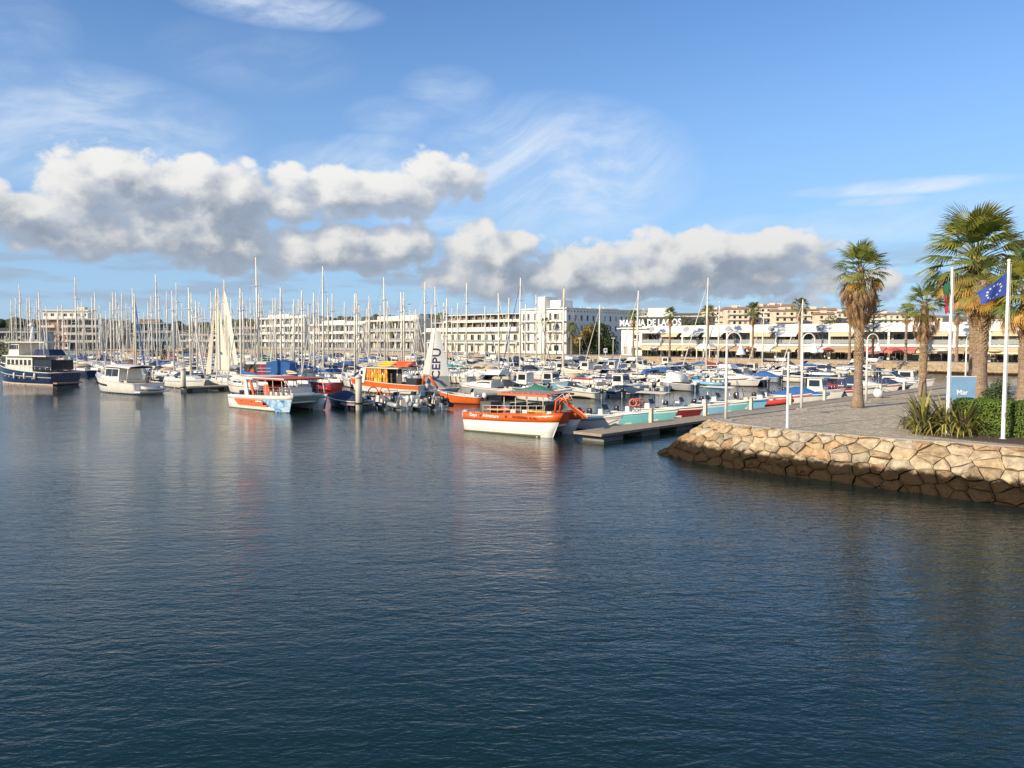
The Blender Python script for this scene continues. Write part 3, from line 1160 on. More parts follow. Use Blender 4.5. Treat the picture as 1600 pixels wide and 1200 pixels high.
# --- two-storey marina building with shops, galleries and the big name on its roof
MO = Vector((30.0, 221.0))
mbld = building('marina_building', 'long white two-storey arcade with awnings, galleries and a wide sloping white fascia', MO, -W)
ML = 122.0
G1, G2 = 3.3, 6.0                              # gallery floor, underside of the fascia
DEPTH = 16.0
# left end pavilion: solid white wall
clad(mbld, 0, 0, 0, 6.5, 0, 7.2, [(4.0, 5.9, 3.9, 5.6), (1.0, 2.2, 0.3, 2.4), (3.4, 4.6, 0.3, 2.4)], WHITEW, 0.3)
MB().box(0.01, 6.5, 0.31, DEPTH, 0, 7.19).build('core_wall', WHITEW, mbld)
ubox('flat_roof', WHITEW, mbld, -1.0, 9.0, -0.8, DEPTH, 7.201, 7.45)
# back walls of the galleries with shop windows
SH = M('shopfront_wall', (0.42, 0.37, 0.30), 0.85, var=0.15)
hol = []
gw = random.Random(21)
x = 7.0
while x < ML - 4:
    w_ = gw.uniform(1.8, 3.6)
    hol.append((x, x + w_, 0.15, 2.5))
    x += w_ + gw.uniform(0.5, 1.0)
x = 7.2
while x < ML - 4:
    w_ = gw.uniform(2.2, 4.4)
    hol.append((x, x + w_, G1 + 0.1, G2 - 0.45))
    x += w_ + gw.uniform(0.3, 0.9)
clad(mbld, 0, 2.6, 0, ML, 0, G2 + 0.3, [h for h in hol if h[0] > 6.6], SH, 0.3, pane='shop_window')
MB().box(6.55, ML, 2.95, DEPTH, 0, G2 + 0.28).build('core_wall', SH, mbld)
ubox('gallery_floor', WHITEW, mbld, 6.52, ML, -0.6, 2.59, G1 - 0.45, G1)
MB().prism([(-0.55, G2), (2.55, G2), (2.55, G2 + 1.9), (0.75, G2 + 1.9)], 0, 1).xform(Matrix(((0, ML - 6.52, 0, 6.52), (1, 0, 0, 0), (0, 0, 1, 0), (0, 0, 0, 1)))).build('fascia', WHITEW, mbld)
ubox('roof_slab', WARMW, mbld, 6.52, ML, 2.552, DEPTH, G2 + 0.302, G2 + 1.0)
nb = 18
for i in range(nb + 1):
    cx = 6.9 + (ML - 7.4) * i / nb
    ubox('column', WHITEW, mbld, cx - 0.2, cx + 0.2, -0.35, 0.05, G1 + 0.001, G2 - 0.001)
    ubox('pillar', WARMW, mbld, cx - 0.25, cx + 0.25, -0.4, 0.1, 0, G1 - 0.451)
    if i < nb:
        nx = 6.9 + (ML - 7.4) * (i + 1) / nb
        ubox('handrail', RAILG, mbld, cx + 0.21, nx - 0.21, -0.30, -0.25, G1 + 0.95, G1 + 1.0)
        ubox('balustrade', GLASSR, mbld, cx + 0.25, nx - 0.25, -0.29, -0.26, G1 + 0.12, G1 + 0.94)
        m = 0.5
        # awnings below and, here and there, above
        kind = gw.choice(['cream', 'tan', 'white', 'tan', 'brown', 'cream', 'tan', 'cream'])
        if i in (9, 10):
            kind = 'pink'
        run = gw.uniform(2.0, 3.0)
        aw = MB().prism([(-0.62, G1 - 0.55), (-0.62 - run, G1 - 1.35), (-0.62 - run, G1 - 1.75), (-0.62 - run + 0.03, G1 - 1.75), (-0.58 - run + 0.05, G1 - 1.38), (-0.58, G1 - 0.60)], 0, 1)
        aw.xform(Matrix(((0, nx - cx - 0.3, 0, cx + 0.15), (1, 0, 0, 0), (0, 0, 1, 0), (0, 0, 0, 1))))
        aw.build('awning', AWN[kind], mbld)
        if gw.random() < 0.33 or i in (1, 2, 3):
            run = gw.uniform(1.0, 1.7)
            aw = MB().prism([(-0.62, G2 - 0.05), (-0.62 - run, G2 - 0.75), (-0.62 - run, G2 - 0.98), (-0.60 - run + 0.03, G2 - 0.98), (-0.58 - run + 0.05, G2 - 0.78), (-0.58, G2 - 0.10)], 0, 1)
            aw.xform(Matrix(((0, (nx - cx) * 0.8, 0, cx + 0.5), (1, 0, 0, 0), (0, 0, 1, 0), (0, 0, 0, 1))))
            aw.build('awning', AWN[gw.choice(['cream', 'white', 'cream'])], mbld)
        elif i > 10:
            ubox('hanging_sign', AWN['red'], mbld, cx + 0.8, cx + 2.6, -0.2, -0.12, G2 - 0.75, G2 - 0.15)
# round grey medallions on the fascia
for px_ in (1018, 1072, 1138, 1205, 1281, 1358):
    d = ray(px_, 508)
    # solve for the distance along the facade
    A = MO
    D = -W
    den = d.x * D.y - d.y * D.x
    s = (A.x * d.y - A.y * d.x) / den * -1 if False else (d.y * A.x - d.x * A.y) / (d.x * D.y - d.y * D.x)
    md = MB().path([(0, -0.06, 0), (0, 0.10, 0)], [0.85, 0.85], 14)
    o = md.build('medallion', GREYB, mbld, (s, 0.02, G2 + 0.95))
    o.rotation_euler = (R(-34), 0, 0)
# name of the marina in white letters on the roof edge
tm = text_mesh('MARINA DE LAGOS', 2.5, 0.12, 'LEFT', 0.03, 0.92)
bbx = [v.co.x for v in tm.vertices]
tm.transform(Matrix.Diagonal((19.6 / (max(bbx) - min(bbx)), 1, 1, 1)))
o = put('roof_lettering', tm, M('white_letters', (0.86, 0.85, 0.82), 0.6, var=0.02), mbld, (-1.4, 1.1, 8.0))
o.rotation_euler = (R(90), 0, 0)
MB().box(-1.4, 18.6, 1.3, 1.4, 7.55, 7.75).build('letter_rail', GREYB, mbld)
for i in range(9):
    MB().box(-1.0 + i * 2.4, -0.92 + i * 2.4, 1.3, 1.4, 7.0, 9.2).build('letter_post', GREYB, mbld)

# stand-in for the shaded hotel wall behind the name, shade put into its colour
gb = building('shade_wall_block', 'flat-roofed block behind the big roof lettering, wall painted dark for shade', at_y(985, 540, 262), (0.96, -0.28))
MB().box(0, 26, 2, 16, 0, 11.6).build('wall', M('shade_painted_render', (0.085, 0.092, 0.105), 0.85, var=0.12, scale=0.6), gb)
MB().box(5, 13, 5, 12, 11.601, 14.6).build('roof_room', WHITEW, gb)
MB().box(-.2, 4.9, 1.8, 16.2, 11.602, 11.9).build('roof_slab', WARMW, gb)
MB().box(13.1, 26.2, 1.8, 16.2, 11.602, 11.9).build('roof_slab', WARMW, gb)

# --- hillside houses above the marina building
hr = random.Random(8)
hs = [(1000, 484, 520, 18, 2, 'WARMW', 'cream villa high behind the roof lettering'), (1122, 482, 470, 17, 2, 'CREAMW', 'cream terrace of flats above the marina roof, leftmost of its row'),
      (1152, 479, 455, 13, 3, 'PINKW', 'pinkish hillside flats with dark openings above the marina roof'), (1196, 477, 470, 20, 3, 'WARMW', 'tall cream hillside flats with clay roof'),
      (1226, 482, 440, 12, 2, 'OCHRE', 'narrow ochre hillside house left of the second lamp'), (1279, 481, 455, 19, 2, 'CREAMW', 'long cream hillside flats right of the second lamp'), (1316, 485, 470, 13, 2, 'WARMW', 'small pale hillside house beside the skirted palm'),
      (1215, 475, 520, 22, 2, 'WARMW', 'topmost pale hillside house peeping over the others'), (1290, 487, 430, 9, 1, 'OCHRE', 'low ochre house in front of the long cream flats'), (1392, 488, 480, 24, 2, 'WARMW', 'pale hillside house right of the skirted palm'),
      (930, 482, 560, 30, 1, 'WARMW', 'long flat villa on the ridge behind the white hotel'),
      (880, 481, 580, 26, 1, 'CREAMW', 'low ridge villa peeping over the white hotel'), (1445, 492, 500, 20, 2, 'CREAMW', 'cream hillside house behind the slim palm'),
      (1560, 494, 500, 30, 2, 'WARMW', 'white hillside house behind the flags')]
for (px_, py_, dist, wd, nf, wm, lb) in hs:
    wm = {'WARMW': WARMW, 'OCHRE': OCHRE, 'PINKW': PINKW, 'CREAMW': CREAMW}[wm]
    c = at_y(px_, py_, dist)
    zb = c.z - nf * 3.1 - 1.4
    b = building('hillside_house', lb, (c.x - wd / 2, c.y), (1, -0.12), zb)
    holes = []
    n = int(wd / 3.2)
    hgt = nf * 3.1
    holes = grid_holes(0.4, wd - 0.4, n, 1.5, [0.5 + k * 3.1 for k in range(nf)], 1.75)
    clad(b, 0, 0, 0, wd, -4, hgt, holes, wm, 0.5, keep=False)
    MB().box(0.02, wd - .02, 0.55, 10, -4, hgt - 0.01).build('core_wall', wm, b)
    for k in range(nf):
        ubox('balcony_parapet', wm, b, 1, wd - 1, -1.3, -1.15, k * 3.1 - 0.1, k * 3.1 + 0.8)
        ubox('balcony_slab', wm, b, 1, wd - 1, -1.14, -0.01, k * 3.1 - 0.15, k * 3.1)
    MB().prism([(-0.7, hgt), (10.6, hgt), (5.2, hgt + 1.4)], -0.6, wd + 0.6).xform(Matrix(((0, 1, 0, 0), (1, 0, 0, 0), (0, 0, 1, 0), (0, 0, 0, 1)))).build('roof', ROOFT, b)
    MB().box(wd * 0.3, wd * 0.3 + 3, 3, 6, hgt + 0.6, hgt + 2.2).build('roof_room', wm, b)
    for q in range(2):
        cx = hr.uniform(0.5, 0.95) * wd
        MB().box(cx, cx + 0.7, 5, 5.7, hgt + 0.8, hgt + 2.3).build('chimney', WARMW, b)
# ------------------------------------------------------------------ plants
def mat_leaf(name, col, var=0.35, scale=1.2, trans=0.25, rough=0.55):
    m, nt, b = new_mat(name)
    g = nt.nodes.new('ShaderNodeNewGeometry')
    oi = nt.nodes.new('ShaderNodeObjectInfo')
    n1 = noise_tex(nt, g.outputs['Position'], scale, 4, 0.6)
    k = n1.lin(0.25, 0.75, 1 - var, 1 + var) * E(nt, oi.outputs['Random']).lin(0, 1, 0.8, 1.2)
    sc = nt.nodes.new('ShaderNodeVectorMath')
    sc.operation = 'SCALE'
    sc.inputs[0].default_value = col
    nt.links.new(k.s, sc.inputs['Scale'])
    nt.links.new(sc.outputs[0], b.inputs['Base Color'])
    b.inputs['Roughness'].default_value = rough
    tr = nt.nodes.new('ShaderNodeBsdfTranslucent')
    nt.links.new(sc.outputs[0], tr.inputs[0])
    mx = nt.nodes.new('ShaderNodeMixShader')
    mx.inputs[0].default_value = trans
    nt.links.new(b.outputs[0], mx.inputs[1])
    nt.links.new(tr.outputs[0], mx.inputs[2])
    out = [n for n in nt.nodes if n.type == 'OUTPUT_MATERIAL'][0]
    nt.links.new(mx.outputs[0], out.inputs[0])
    return m


PALM_G = [mat_leaf('palm_green_%d' % i, c) for i, c in enumerate([(0.205, 0.235, 0.042), (0.31, 0.315, 0.06), (0.145, 0.185, 0.038)])]
PALM_Y = [mat_leaf('palm_yellowing_%d' % i, c) for i, c in enumerate([(0.46, 0.28, 0.05), (0.52, 0.30, 0.07), (0.32, 0.25, 0.06)])]
PALM_D = [mat_leaf('dead_frond_%d' % i, c, trans=0.12, rough=0.9) for i, c in enumerate([(0.34, 0.205, 0.10), (0.43, 0.27, 0.14), (0.25, 0.15, 0.075)])]


def mat_trunk(name, c0, c1, sc=1.0):
    m, nt, b = new_mat(name)
    tc = nt.nodes.new('ShaderNodeTexCoord')
    mp = nt.nodes.new('ShaderNodeMapping')
    mp.inputs['Scale'].default_value = (2.5 * sc, 2.5 * sc, 9 * sc)
    nt.links.new(tc.outputs['Object'], mp.inputs[0])
    mp2 = nt.nodes.new('ShaderNodeMapping')
    mp2.inputs['Scale'].default_value = (14 * sc, 14 * sc, 1.2 * sc)
    nt.links.new(tc.outputs['Object'], mp2.inputs[0])
    n1 = noise_tex(nt, mp.outputs[0], 1.0, 5, 0.65)
    n2 = noise_tex(nt, mp2.outputs[0], 1.0, 4, 0.6)
    c = mixcol(nt, (n1 * 0.6 + n2 * 0.4).step(0.35, 0.65), c0, c1)
    nt.links.new(c, b.inputs['Base Color'])
    b.inputs['Roughness'].default_value = 0.95
    bn = nt.nodes.new('ShaderNodeBump')
    bn.inputs['Strength'].default_value = 0.9
    bn.inputs['Distance'].default_value = 0.05
    nt.links.new((n1 + n2).s, bn.inputs['Height'])
    nt.links.new(bn.outputs[0], b.inputs['Normal'])
    return m


TRUNK = mat_trunk('palm_trunk', (0.19, 0.135, 0.09), (0.36, 0.27, 0.19))
BOOT = mat_trunk('palm_boots', (0.22, 0.14, 0.08), (0.48, 0.36, 0.23))
BARK = mat_trunk('tree_bark', (0.06, 0.045, 0.03), (0.14, 0.11, 0.08))


def fan_frond(seed, nseg=22, petiole=0.9, blade=1.05, spread=150, droop=0.35, fold=0.25):
    """A fan leaf along +x: stalk, then narrow segments; tips droop to -z."""
    r = random.Random(seed)
    m = MB()
    m.path([(0, 0, 0), (petiole * .5, 0, 0.04), (petiole, 0, 0.0)], [0.028, 0.02, 0.014], 4)
    o = Vector((petiole, 0, 0))
    for i in range(nseg):
        f = (i + 0.5) / nseg * 2 - 1
        a = R(spread / 2) * f
        ln = blade * (1 - 0.28 * abs(f) ** 1.5) * r.uniform(0.9, 1.08)
        d = Vector((math.cos(a), math.sin(a), 0))
        s = Vector((-math.sin(a), math.cos(a), 0))
        up = Vector((0, 0, 1))
        w = 2 * math.tan(R(spread / nseg / 2)) * ln * 0.5
        p0 = o + up * (-0.02)
        p1 = o + d * ln * 0.5 + up * (fold * abs(f) * 0.35 - 0.03)
        p2 = o + d * ln * 0.78 + up * (fold * abs(f) * 0.3 - 0.10 - droop * 0.2 * r.uniform(.5, 1.2))
        p3 = o + d * ln * (1 - 0.1 * droop) + up * (-0.16 - droop * r.uniform(0.35, 0.9) * ln * 0.55)
        wv = s * w * 0.5
        vv = up * w * 0.12
        m.add([p0, p1 - wv + vv, p1 + wv - vv, p2 - wv * .72 + vv, p2 + wv * .72 - vv, p3], [(0, 1, 2), (1, 3, 4, 2), (3, 5, 4)])
    return m.mesh('frond')


FRONDS = [fan_frond(s, droop=0.35 + 0.12 * s) for s in range(4)]
DEADF = [fan_frond(20 + s, nseg=12, petiole=0.8, blade=1.0, spread=60, droop=0.5) for s in range(3)]


def orient(o, az_, elev, roll=0.0):
    o.rotation_euler = (Matrix.Rotation(az_, 4, 'Z') @ Matrix.Rotation(-elev, 4, 'Y') @ Matrix.Rotation(roll, 4, 'X')).to_euler()


def palm_trunk(height, r_base, r_mid, lean, seed, boots_from=0.5):
    r = random.Random(seed)
    prof, pts = [], []
    n = 26
    for i in range(n + 1):
        f = i / n
        z = height * f
        rr = r_mid + (r_base - r_mid) * math.exp(-f * 9) + 0.02 * math.sin(f * 60)
        if f > 0.9:
            rr *= 1.0 - (f - 0.9) * 2.5
        pts.append((lean[0] * f * f * height, lean[1] * f * f * height, z - 0.05))
        prof.append(rr)
    return MB().path(pts, prof, 14), pts


def palm(label, loc, height, r_base, r_mid, crown_r, n_green, n_yellow, n_dead, seed, lean=(0, 0), boots=(0.45, 0.95), skirt=2.2, group='fan palms on the near quay', sk_r=0.55):
    r = random.Random(seed)
    t = thing('fan_palm', label, 'palm tree', loc, 0, group)
    m, pts = palm_trunk(height, r_base, r_mid, lean, seed)
    m.build('trunk', TRUNK, t)
    # cut leaf bases in a criss-cross up the trunk
    bm_ = MB()
    nz = int((boots[1] - boots[0]) * height / 0.13)
    for j in range(nz):
        f = boots[0] + (boots[1] - boots[0]) * j / nz
        c = Vector((lean[0] * f * f * height, lean[1] * f * f * height, height * f))
        for k in range(9):
            a = 2 * math.pi * (k + 0.5 * (j % 2)) / 9 + r.uniform(-.08, .08)
            d = Vector((math.cos(a), math.sin(a), 0))
            s = Vector((-d.y, d.x, 0))
            ln = r.uniform(0.10, 0.24)
            p = c + d * (r_mid - 0.03)
            q = p + d * ln * 0.55 + Vector((0, 0, ln))
            w = r.uniform(0.06, 0.10)
            bm_.add([p - s * w, p + s * w, p + s * w * .8 + d * .07, p - s * w * .8 + d * .07, q - s * w * .6, q + s * w * .6],
                    [(0, 1, 5, 4), (3, 4, 5, 2), (0, 4, 3), (1, 2, 5)])
    b_ = bm_.build('leaf_bases', BOOT, t)
    b_['kind'] = 'stuff'
    top = Vector(pts[-1])
    sc = crown_r / 1.95
    for i in range(n_green):
        f = i / n_green
        elev = R(82 - 105 * f ** 0.85 + r.uniform(-9, 9))
        a = i * 2.39996 + r.uniform(-.25, .25)
        o = put('frond', r.choice(FRONDS), r.choice(PALM_G), t, top + Vector((math.cos(a) * 0.12, math.sin(a) * 0.12, -0.55 * f * sc)), 0, [sc * r.uniform(0.85, 1.12)] * 3)
        orient(o, a, elev, r.uniform(-.3, .3))
    for i in range(n_yellow):
        a = i * 2.39996 * 1.7 + r.uniform(-.3, .3)
        o = put('yellowing_frond', r.choice(FRONDS), r.choice(PALM_Y), t, top + Vector((math.cos(a) * 0.2, math.sin(a) * 0.2, -0.5 * sc - r.uniform(0, .35))), 0, [sc * r.uniform(0.8, 1.0)] * 3)
        orient(o, a, R(r.uniform(-55, -22)), r.uniform(-.4, .4))
    for i in range(n_dead):
        f = i / max(1, n_dead)
        a = i * 2.39996 + r.uniform(-.2, .2)
        z0 = -0.55 * sc - f * skirt * 0.62
        rr = r_mid * 0.9 + sk_r * math.sin(math.pi * min(1, 0.25 + f * 0.75)) * 0.55
        o = put('dead_frond', r.choice(DEADF), r.choice(PALM_D), t, top + Vector((math.cos(a) * rr * .75, math.sin(a) * rr * .75, z0)), 0, [0.95 * r.uniform(0.8, 1.15), 0.5, 0.85])
        orient(o, a, R(r.uniform(-86, -74) if f > 0.3 else r.uniform(-80, -58)), r.uniform(-1.2, 1.2))
    return t


def q_at(px_, py_):
    return ground(px_, py_, Q_Z)


palm('fan palm with full brown skirt of dead fronds standing alone on the paving', q_at(1340, 637), 9.05, 0.44, 0.24, 1.85, 36, 6, 150, 1, boots=(0.30, 0.9), skirt=3.3, sk_r=1.25)
palm('slim dark palm behind the lamp row, left of the blue sign', q_at(1441, 620), 7.3, 0.38, 0.23, 1.55, 34, 3, 60, 2, boots=(0.2, 0.9), skirt=2.1, sk_r=0.95)
palm('tall palm with the widest green crown, behind the star flag', q_at(1519, 618) + Vector((0, 0, 0)), 11.2, 0.45, 0.30, 4.2, 50, 30, 34, 3, lean=(-0.004, 0), boots=(0.3, 0.97), skirt=2.2, sk_r=0.9)
palm('stout palm with orange dying fronds in front of the tallest palm', q_at(1529, 629), 8.5, 0.78, 0.44, 2.2, 10, 30, 50, 4, lean=(0.0, 0), boots=(0.42, 0.98), skirt=2.2, sk_r=0.8)
palm('thick-trunked palm cut by the right edge of the picture', q_at(1604, 634), 7.9, 0.88, 0.52, 3.0, 40, 24, 40, 5, boots=(0.36, 0.98), skirt=2.4, sk_r=0.9)


# --- far promenade palms: trunk and one crown each
def crown_mesh(seed, n=34, nd=16, rc=1.9):
    r = random.Random(seed)
    out = []
    for kind, cnt in (('green', n), ('brown', nd)):
        m = MB()
        src = FRONDS if kind == 'green' else DEADF
        for i in range(cnt):
            f = i / cnt
            a = i * 2.39996 + r.uniform(-.3, .3)
            elev = R(80 - 120 * f + r.uniform(-10, 10)) if kind == 'green' else R(r.uniform(-85, -55))
            mt = Matrix.Translation((math.cos(a) * .15, math.sin(a) * .15, -0.4 * f if kind == 'green' else -0.6 - 0.8 * f)) @ Matrix.Rotation(a, 4, 'Z') @ Matrix.Rotation(-elev, 4, 'Y') @ Matrix.Rotation(r.uniform(-.3, .3), 4, 'X') @ Matrix.Scale(rc / 1.95 * r.uniform(.85, 1.1), 4)
            me = src[i % len(src)]
            o = len(m.v)
            m.v.extend(mt @ v.co for v in me.vertices)
            for p in me.polygons:
                m.f.append(tuple(o + j for j in p.vertices))
                m.sm.append(False)
        out.append(m.mesh('crown' if kind == 'green' else 'dead_skirt'))
    return out


CROWNS = [crown_mesh(50 + i) for i in range(3)]
pr_ = random.Random(31)
far_palms = [(765, 500, 275, 'left of three promenade palms before the stepped terraces'), (789, 494, 270, 'middle of three promenade palms before the stepped terraces'),
             (808, 502, 262, 'right of three promenade palms before the stepped terraces'), (851, 496, 240, 'dark narrow palm in front of the white hotel stair tower'),
             (893, 505, 232, 'red-trunked palm between the white hotel and the big tree'), (703, 503, 280, 'far palm close to the right of the lettered sail'),
             (990, 486, 205, 'promenade palm in front of the first roof letters'), (1047, 484, 197, 'promenade palm in front of the last roof letters'),
             (1107, 480, 190, 'promenade palm hidden behind the tall mast at the marina arcade'), (1177, 477, 183, 'bushy promenade palm midway along the marina arcade'),
             (1250, 470, 176, 'promenade palm beside the second lamp, before the hillside houses'), (1329, 475, 168, 'promenade palm directly left of the skirted palm'),
             (1417, 478, 160, 'promenade palm left of the slim dark palm'), (1497, 474, 156, 'promenade palm behind the flagpoles')]
for i, (px_, py_, dist, lb) in enumerate(far_palms):
    top = at_y(px_, py_ + 7, dist)
    hgt = top.z - Q_Z
    t = thing('promenade_palm', 'fan palm, ' + lb, 'palm tree', (top.x, top.y, Q_Z), pr_.uniform(0, 6), 'palms along the far promenade')
    m, pts = palm_trunk(hgt, 0.42, 0.24, (0, 0), i)
    m.build('trunk', TRUNK, t)
    c = pr_.choice(CROWNS)
    s = pr_.uniform(0.95, 1.25)
    put('crown', c[0], PALM_G[2] if i % 2 else PALM_G[0], t, (0, 0, hgt), 0, (s, s, s))
    put('dead_skirt', c[1], PALM_D[i % 3], t, (0, 0, hgt), 0, (s, s, s * 1.1))


# --- leafy crowns
def leaf_cloud(seed, blobs, n, size, flat=0.0):
    """Leaf-sized faces scattered through overlapping lumps."""
    r = random.Random(seed)
    m = MB()
    vs, fs = [], []
    wts = [b[3] ** 2 for b in blobs]
    for _ in range(n):
        bx, by, bz, br = r.choices(blobs, wts)[0]
        d = Vector((r.gauss(0, 1), r.gauss(0, 1), r.gauss(0, 1))).normalized()
        rr = br * (r.random() ** 0.33) * (1 + 0.25 * mnoise.noise(d * 2.3 + Vector((bx, by, bz))))
        p = Vector((bx, by, bz)) + Vector((d.x, d.y, d.z * (1 - flat))) * rr
        nrm = (d + Vector((r.uniform(-.8, .8), r.uniform(-.8, .8), r.uniform(-.4, .9)))).normalized()
        a = nrm.orthogonal().normalized()
        b = nrm.cross(a)
        ang = r.uniform(0, 6.28)
        a, b = a * math.cos(ang) + b * math.sin(ang), b * math.cos(ang) - a * math.sin(ang)
        s = size * r.uniform(0.6, 1.4)
        o = len(vs)
        vs += [p - a * s, p - b * s * .45, p + a * s, p + b * s * .45]
        fs.append((o, o + 1, o + 2, o + 3))
    m.add(vs, fs)
    return m


def leafy_tree(name, label, loc, height, blobs, n, size, mat, group=None, trunk_r=0.25):
    t = thing(name, label, 'tree', loc, 0, group)
    tm_ = MB().path([(0, 0, -0.1), (0.1, 0, height * .3), (0, 0.1, height * .55)], [trunk_r, trunk_r * .8, trunk_r * .5], 8)
    for k in range(5):
        a = k * 1.3
        b = blobs[k % len(blobs)]
        tm_.path([(0, 0, height * (.25 + .05 * k)), (b[0] * .5, b[1] * .5, height * .3 + b[2] * .25), (b[0] * .9, b[1] * .9, b[2])], [trunk_r * .45, trunk_r * .3, trunk_r * .1], 5)
    tm_.build('trunk', BARK, t)
    leaf_cloud(hash(label) % 1000 if False else len(label), blobs, n, size).build('crown', mat, t)
    return t


BUSHG = [mat_leaf('evergreen_leaf', (0.055, 0.092, 0.022)), mat_leaf('olive_leaf', (0.12, 0.125, 0.045)), mat_leaf('hedge_leaf', (0.17, 0.26, 0.03), trans=0.35), mat_leaf('autumn_leaf', (0.27, 0.19, 0.045))]
c = ground(932, 553, Q_Z)
big = leafy_tree('evergreen_tree', 'big rounded dark green tree between the white hotel and the marina arcade', c, 9.5,
                 [(0, 0, 6.0, 3.6), (-3.0, 0.5, 4.2, 3.0), (3.0, -0.5, 4.0, 3.0), (1.6, 0, 7.2, 2.2), (-5.0, 0, 2.6, 2.2), (4.6, 0, 2.2, 2.2), (0, -1.5, 2.2, 2.6)], 5200, 0.42, BUSHG[0], trunk_r=0.4)
leafy_tree('autumn_tree', 'yellowing tree top in front of the shaded hotel wall', ground(918, 553, Q_Z) + Vector((0, -3, 0)), 8.5,
           [(0, 0, 7.4, 1.5), (-1.4, 0, 5.6, 1.6), (-3.2, 0, 3.8, 1.6), (0.6, 0, 6.2, 1.4)], 900, 0.34, BUSHG[3], trunk_r=0.25)
for i, (px_, py_, dist, rad, lb) in enumerate(((1010, 497, 260, 2.6, 'dark bushy tree behind the letter row, beside its middle'), (1070, 492, 255, 3.4, 'olive green tree rising behind the end of the roof lettering'), (1092, 495, 252, 2.6, 'small olive tree left of the tallest arcade mast'),
                                               (1300, 492, 330, 2.6, 'brownish tree on the roofline left of the skirted palm'), (735, 497, 330, 2.6, 'small tree on the terrace roofs behind masts'),
                                               (20, 520, 290, 4.5, 'bushy tree at the far left bank'), (250, 520, 370, 4.0, 'bushy tree between the far houses'), (380, 512, 420, 4.5, 'dark tree left of the white flats'))):
    top = at_y(px_, py_, dist)
    h_ = top.z - Q_Z
    leafy_tree('town_tree', lb, (top.x, top.y, Q_Z), h_, [(0, 0, h_ - rad * .9, rad), (-rad * .8, 0, h_ - rad * 1.5, rad * .8), (rad * .8, 0, h_ - rad * 1.6, rad * .85), (0, -rad * .4, h_ - rad * 2.1, rad)], 900, rad * 0.13, BUSHG[i % 2], 'trees among the town houses')
# tiered conifer behind the skirted palm
top = at_y(1366, 462, 150)
h_ = top.z - Q_Z
nt_ = thing('tiered_conifer', 'dark tiered conifer showing right behind the skirted palm', 'tree', (top.x, top.y, Q_Z))
MB().path([(0, 0, 0), (0, 0, h_)], [0.25, 0.04], 7).build('trunk', BARK, nt_)
cm2 = MB()
cr = random.Random(4)
for j in range(9):
    z = h_ * (0.35 + 0.63 * j / 8)
    L = (1 - j / 9.0) * 4.0 + 0.5
    for k in range(7):
        a = k * 2 * math.pi / 7 + j * .5
        for q in range(16):
            f = q / 16
            p = Vector((math.cos(a) * L * f, math.sin(a) * L * f, z + 0.25 * f * f * L))
            for sgn in (-1, 1):
                sd = Vector((-math.sin(a), math.cos(a), 0)) * sgn
                e = p + sd * 0.45 * (1.1 - f) + Vector((math.cos(a), math.sin(a), 0.3)) * .25
                cm2.add([p, p + Vector((0, 0, .12)), e], [(0, 1, 2)])
cm2.build('crown', BUSHG[0], nt_)

# --- planting bed: flax clumps, round bush, hedge
FLAX = [mat_leaf('flax_leaf_%d' % i, c, var=0.2) for i, c in enumerate([(0.27, 0.26, 0.07), (0.40, 0.36, 0.10), (0.17, 0.18, 0.06), (0.13, 0.09, 0.06)])]
FLAXD = [mat_leaf('flax_dry_%d' % i, c, var=0.2) for i, c in enumerate([(0.30, 0.16, 0.045), (0.26, 0.19, 0.07)])]


def blade_mesh(seed, length, bend):
    r = random.Random(seed)
    secs = []
    n = 7
    for i in range(n + 1):
        f = i / n
        a = bend * f * f
        x = length * (f * math.sin(a * 0.6))
        z = length * (f * math.cos(a * 0.6)) - 0.10 * bend * f ** 3 * length
        w = 0.036 * (1 - f ** 2.2) * (0.55 + 0.45 * min(1, f * 4)) + 0.002
        secs.append([(x - 0.012 * (1 - f), -w, z), (x + 0.012 * (1 - f), 0, z), (x - 0.012 * (1 - f), w, z)])
    return MB().loft(secs).mesh('blade')


BLADES = [blade_mesh(i, 1.0, b) for i, b in enumerate((0.25, 0.55, 0.95, 1.5))]
fr = random.Random(17)
for (px_, py_, hgt, nbl, lb) in ((1457, 680, 2.5, 110, 'left clump of tall striped flax leaves beside the flagpole'), (1493, 682, 2.3, 110, 'middle clump of striped flax leaves under the blue sign'), (1521, 684, 2.2, 100, 'right clump of flax leaves touching the hedge')):
    c = ground(px_, py_, Q_Z) + Vector((0, 0.9, 0))
    t = thing('flax_clump', lb, 'plant', c, 0, 'flax clumps in the quay bed')
    for i in range(nbl):
        a = i * 2.39996 + fr.uniform(-.2, .2)
        f = fr.random()
        sc = hgt * fr.uniform(0.6, 1.0) * (1.0 - 0.25 * f)
        o = put('leaf', BLADES[min(3, int(f * 4))], fr.choice(FLAX + FLAX[:2]), t, (math.cos(a) * 0.42 * f, math.sin(a) * 0.42 * f, -0.02), 0, (sc, sc * 1.1, sc))
        orient(o, a, R(-fr.uniform(2, 12) - 30 * f), 0)
    for i in range(22):
        a = fr.uniform(0, 6.28)
        sc = fr.uniform(0.5, 0.9)
        o = put('dry_leaf', BLADES[3], fr.choice(FLAXD), t, (math.cos(a) * .2, math.sin(a) * .2, 0), 0, (sc, sc, sc))
        orient(o, a, R(-fr.uniform(35, 58)), 0)
SOIL = M('bed_soil', (0.085, 0.06, 0.04), 0.95, var=0.3, scale=5, bump=0.6)
pb = [ground(1424, 678, Q_Z), ground(1470, 684, Q_Z), ground(1530, 690, Q_Z), ground(1700, 704, Q_Z), ground(1760, 655, Q_Z), ground(1600, 642, Q_Z), ground(1500, 640, Q_Z), ground(1440, 650, Q_Z)]
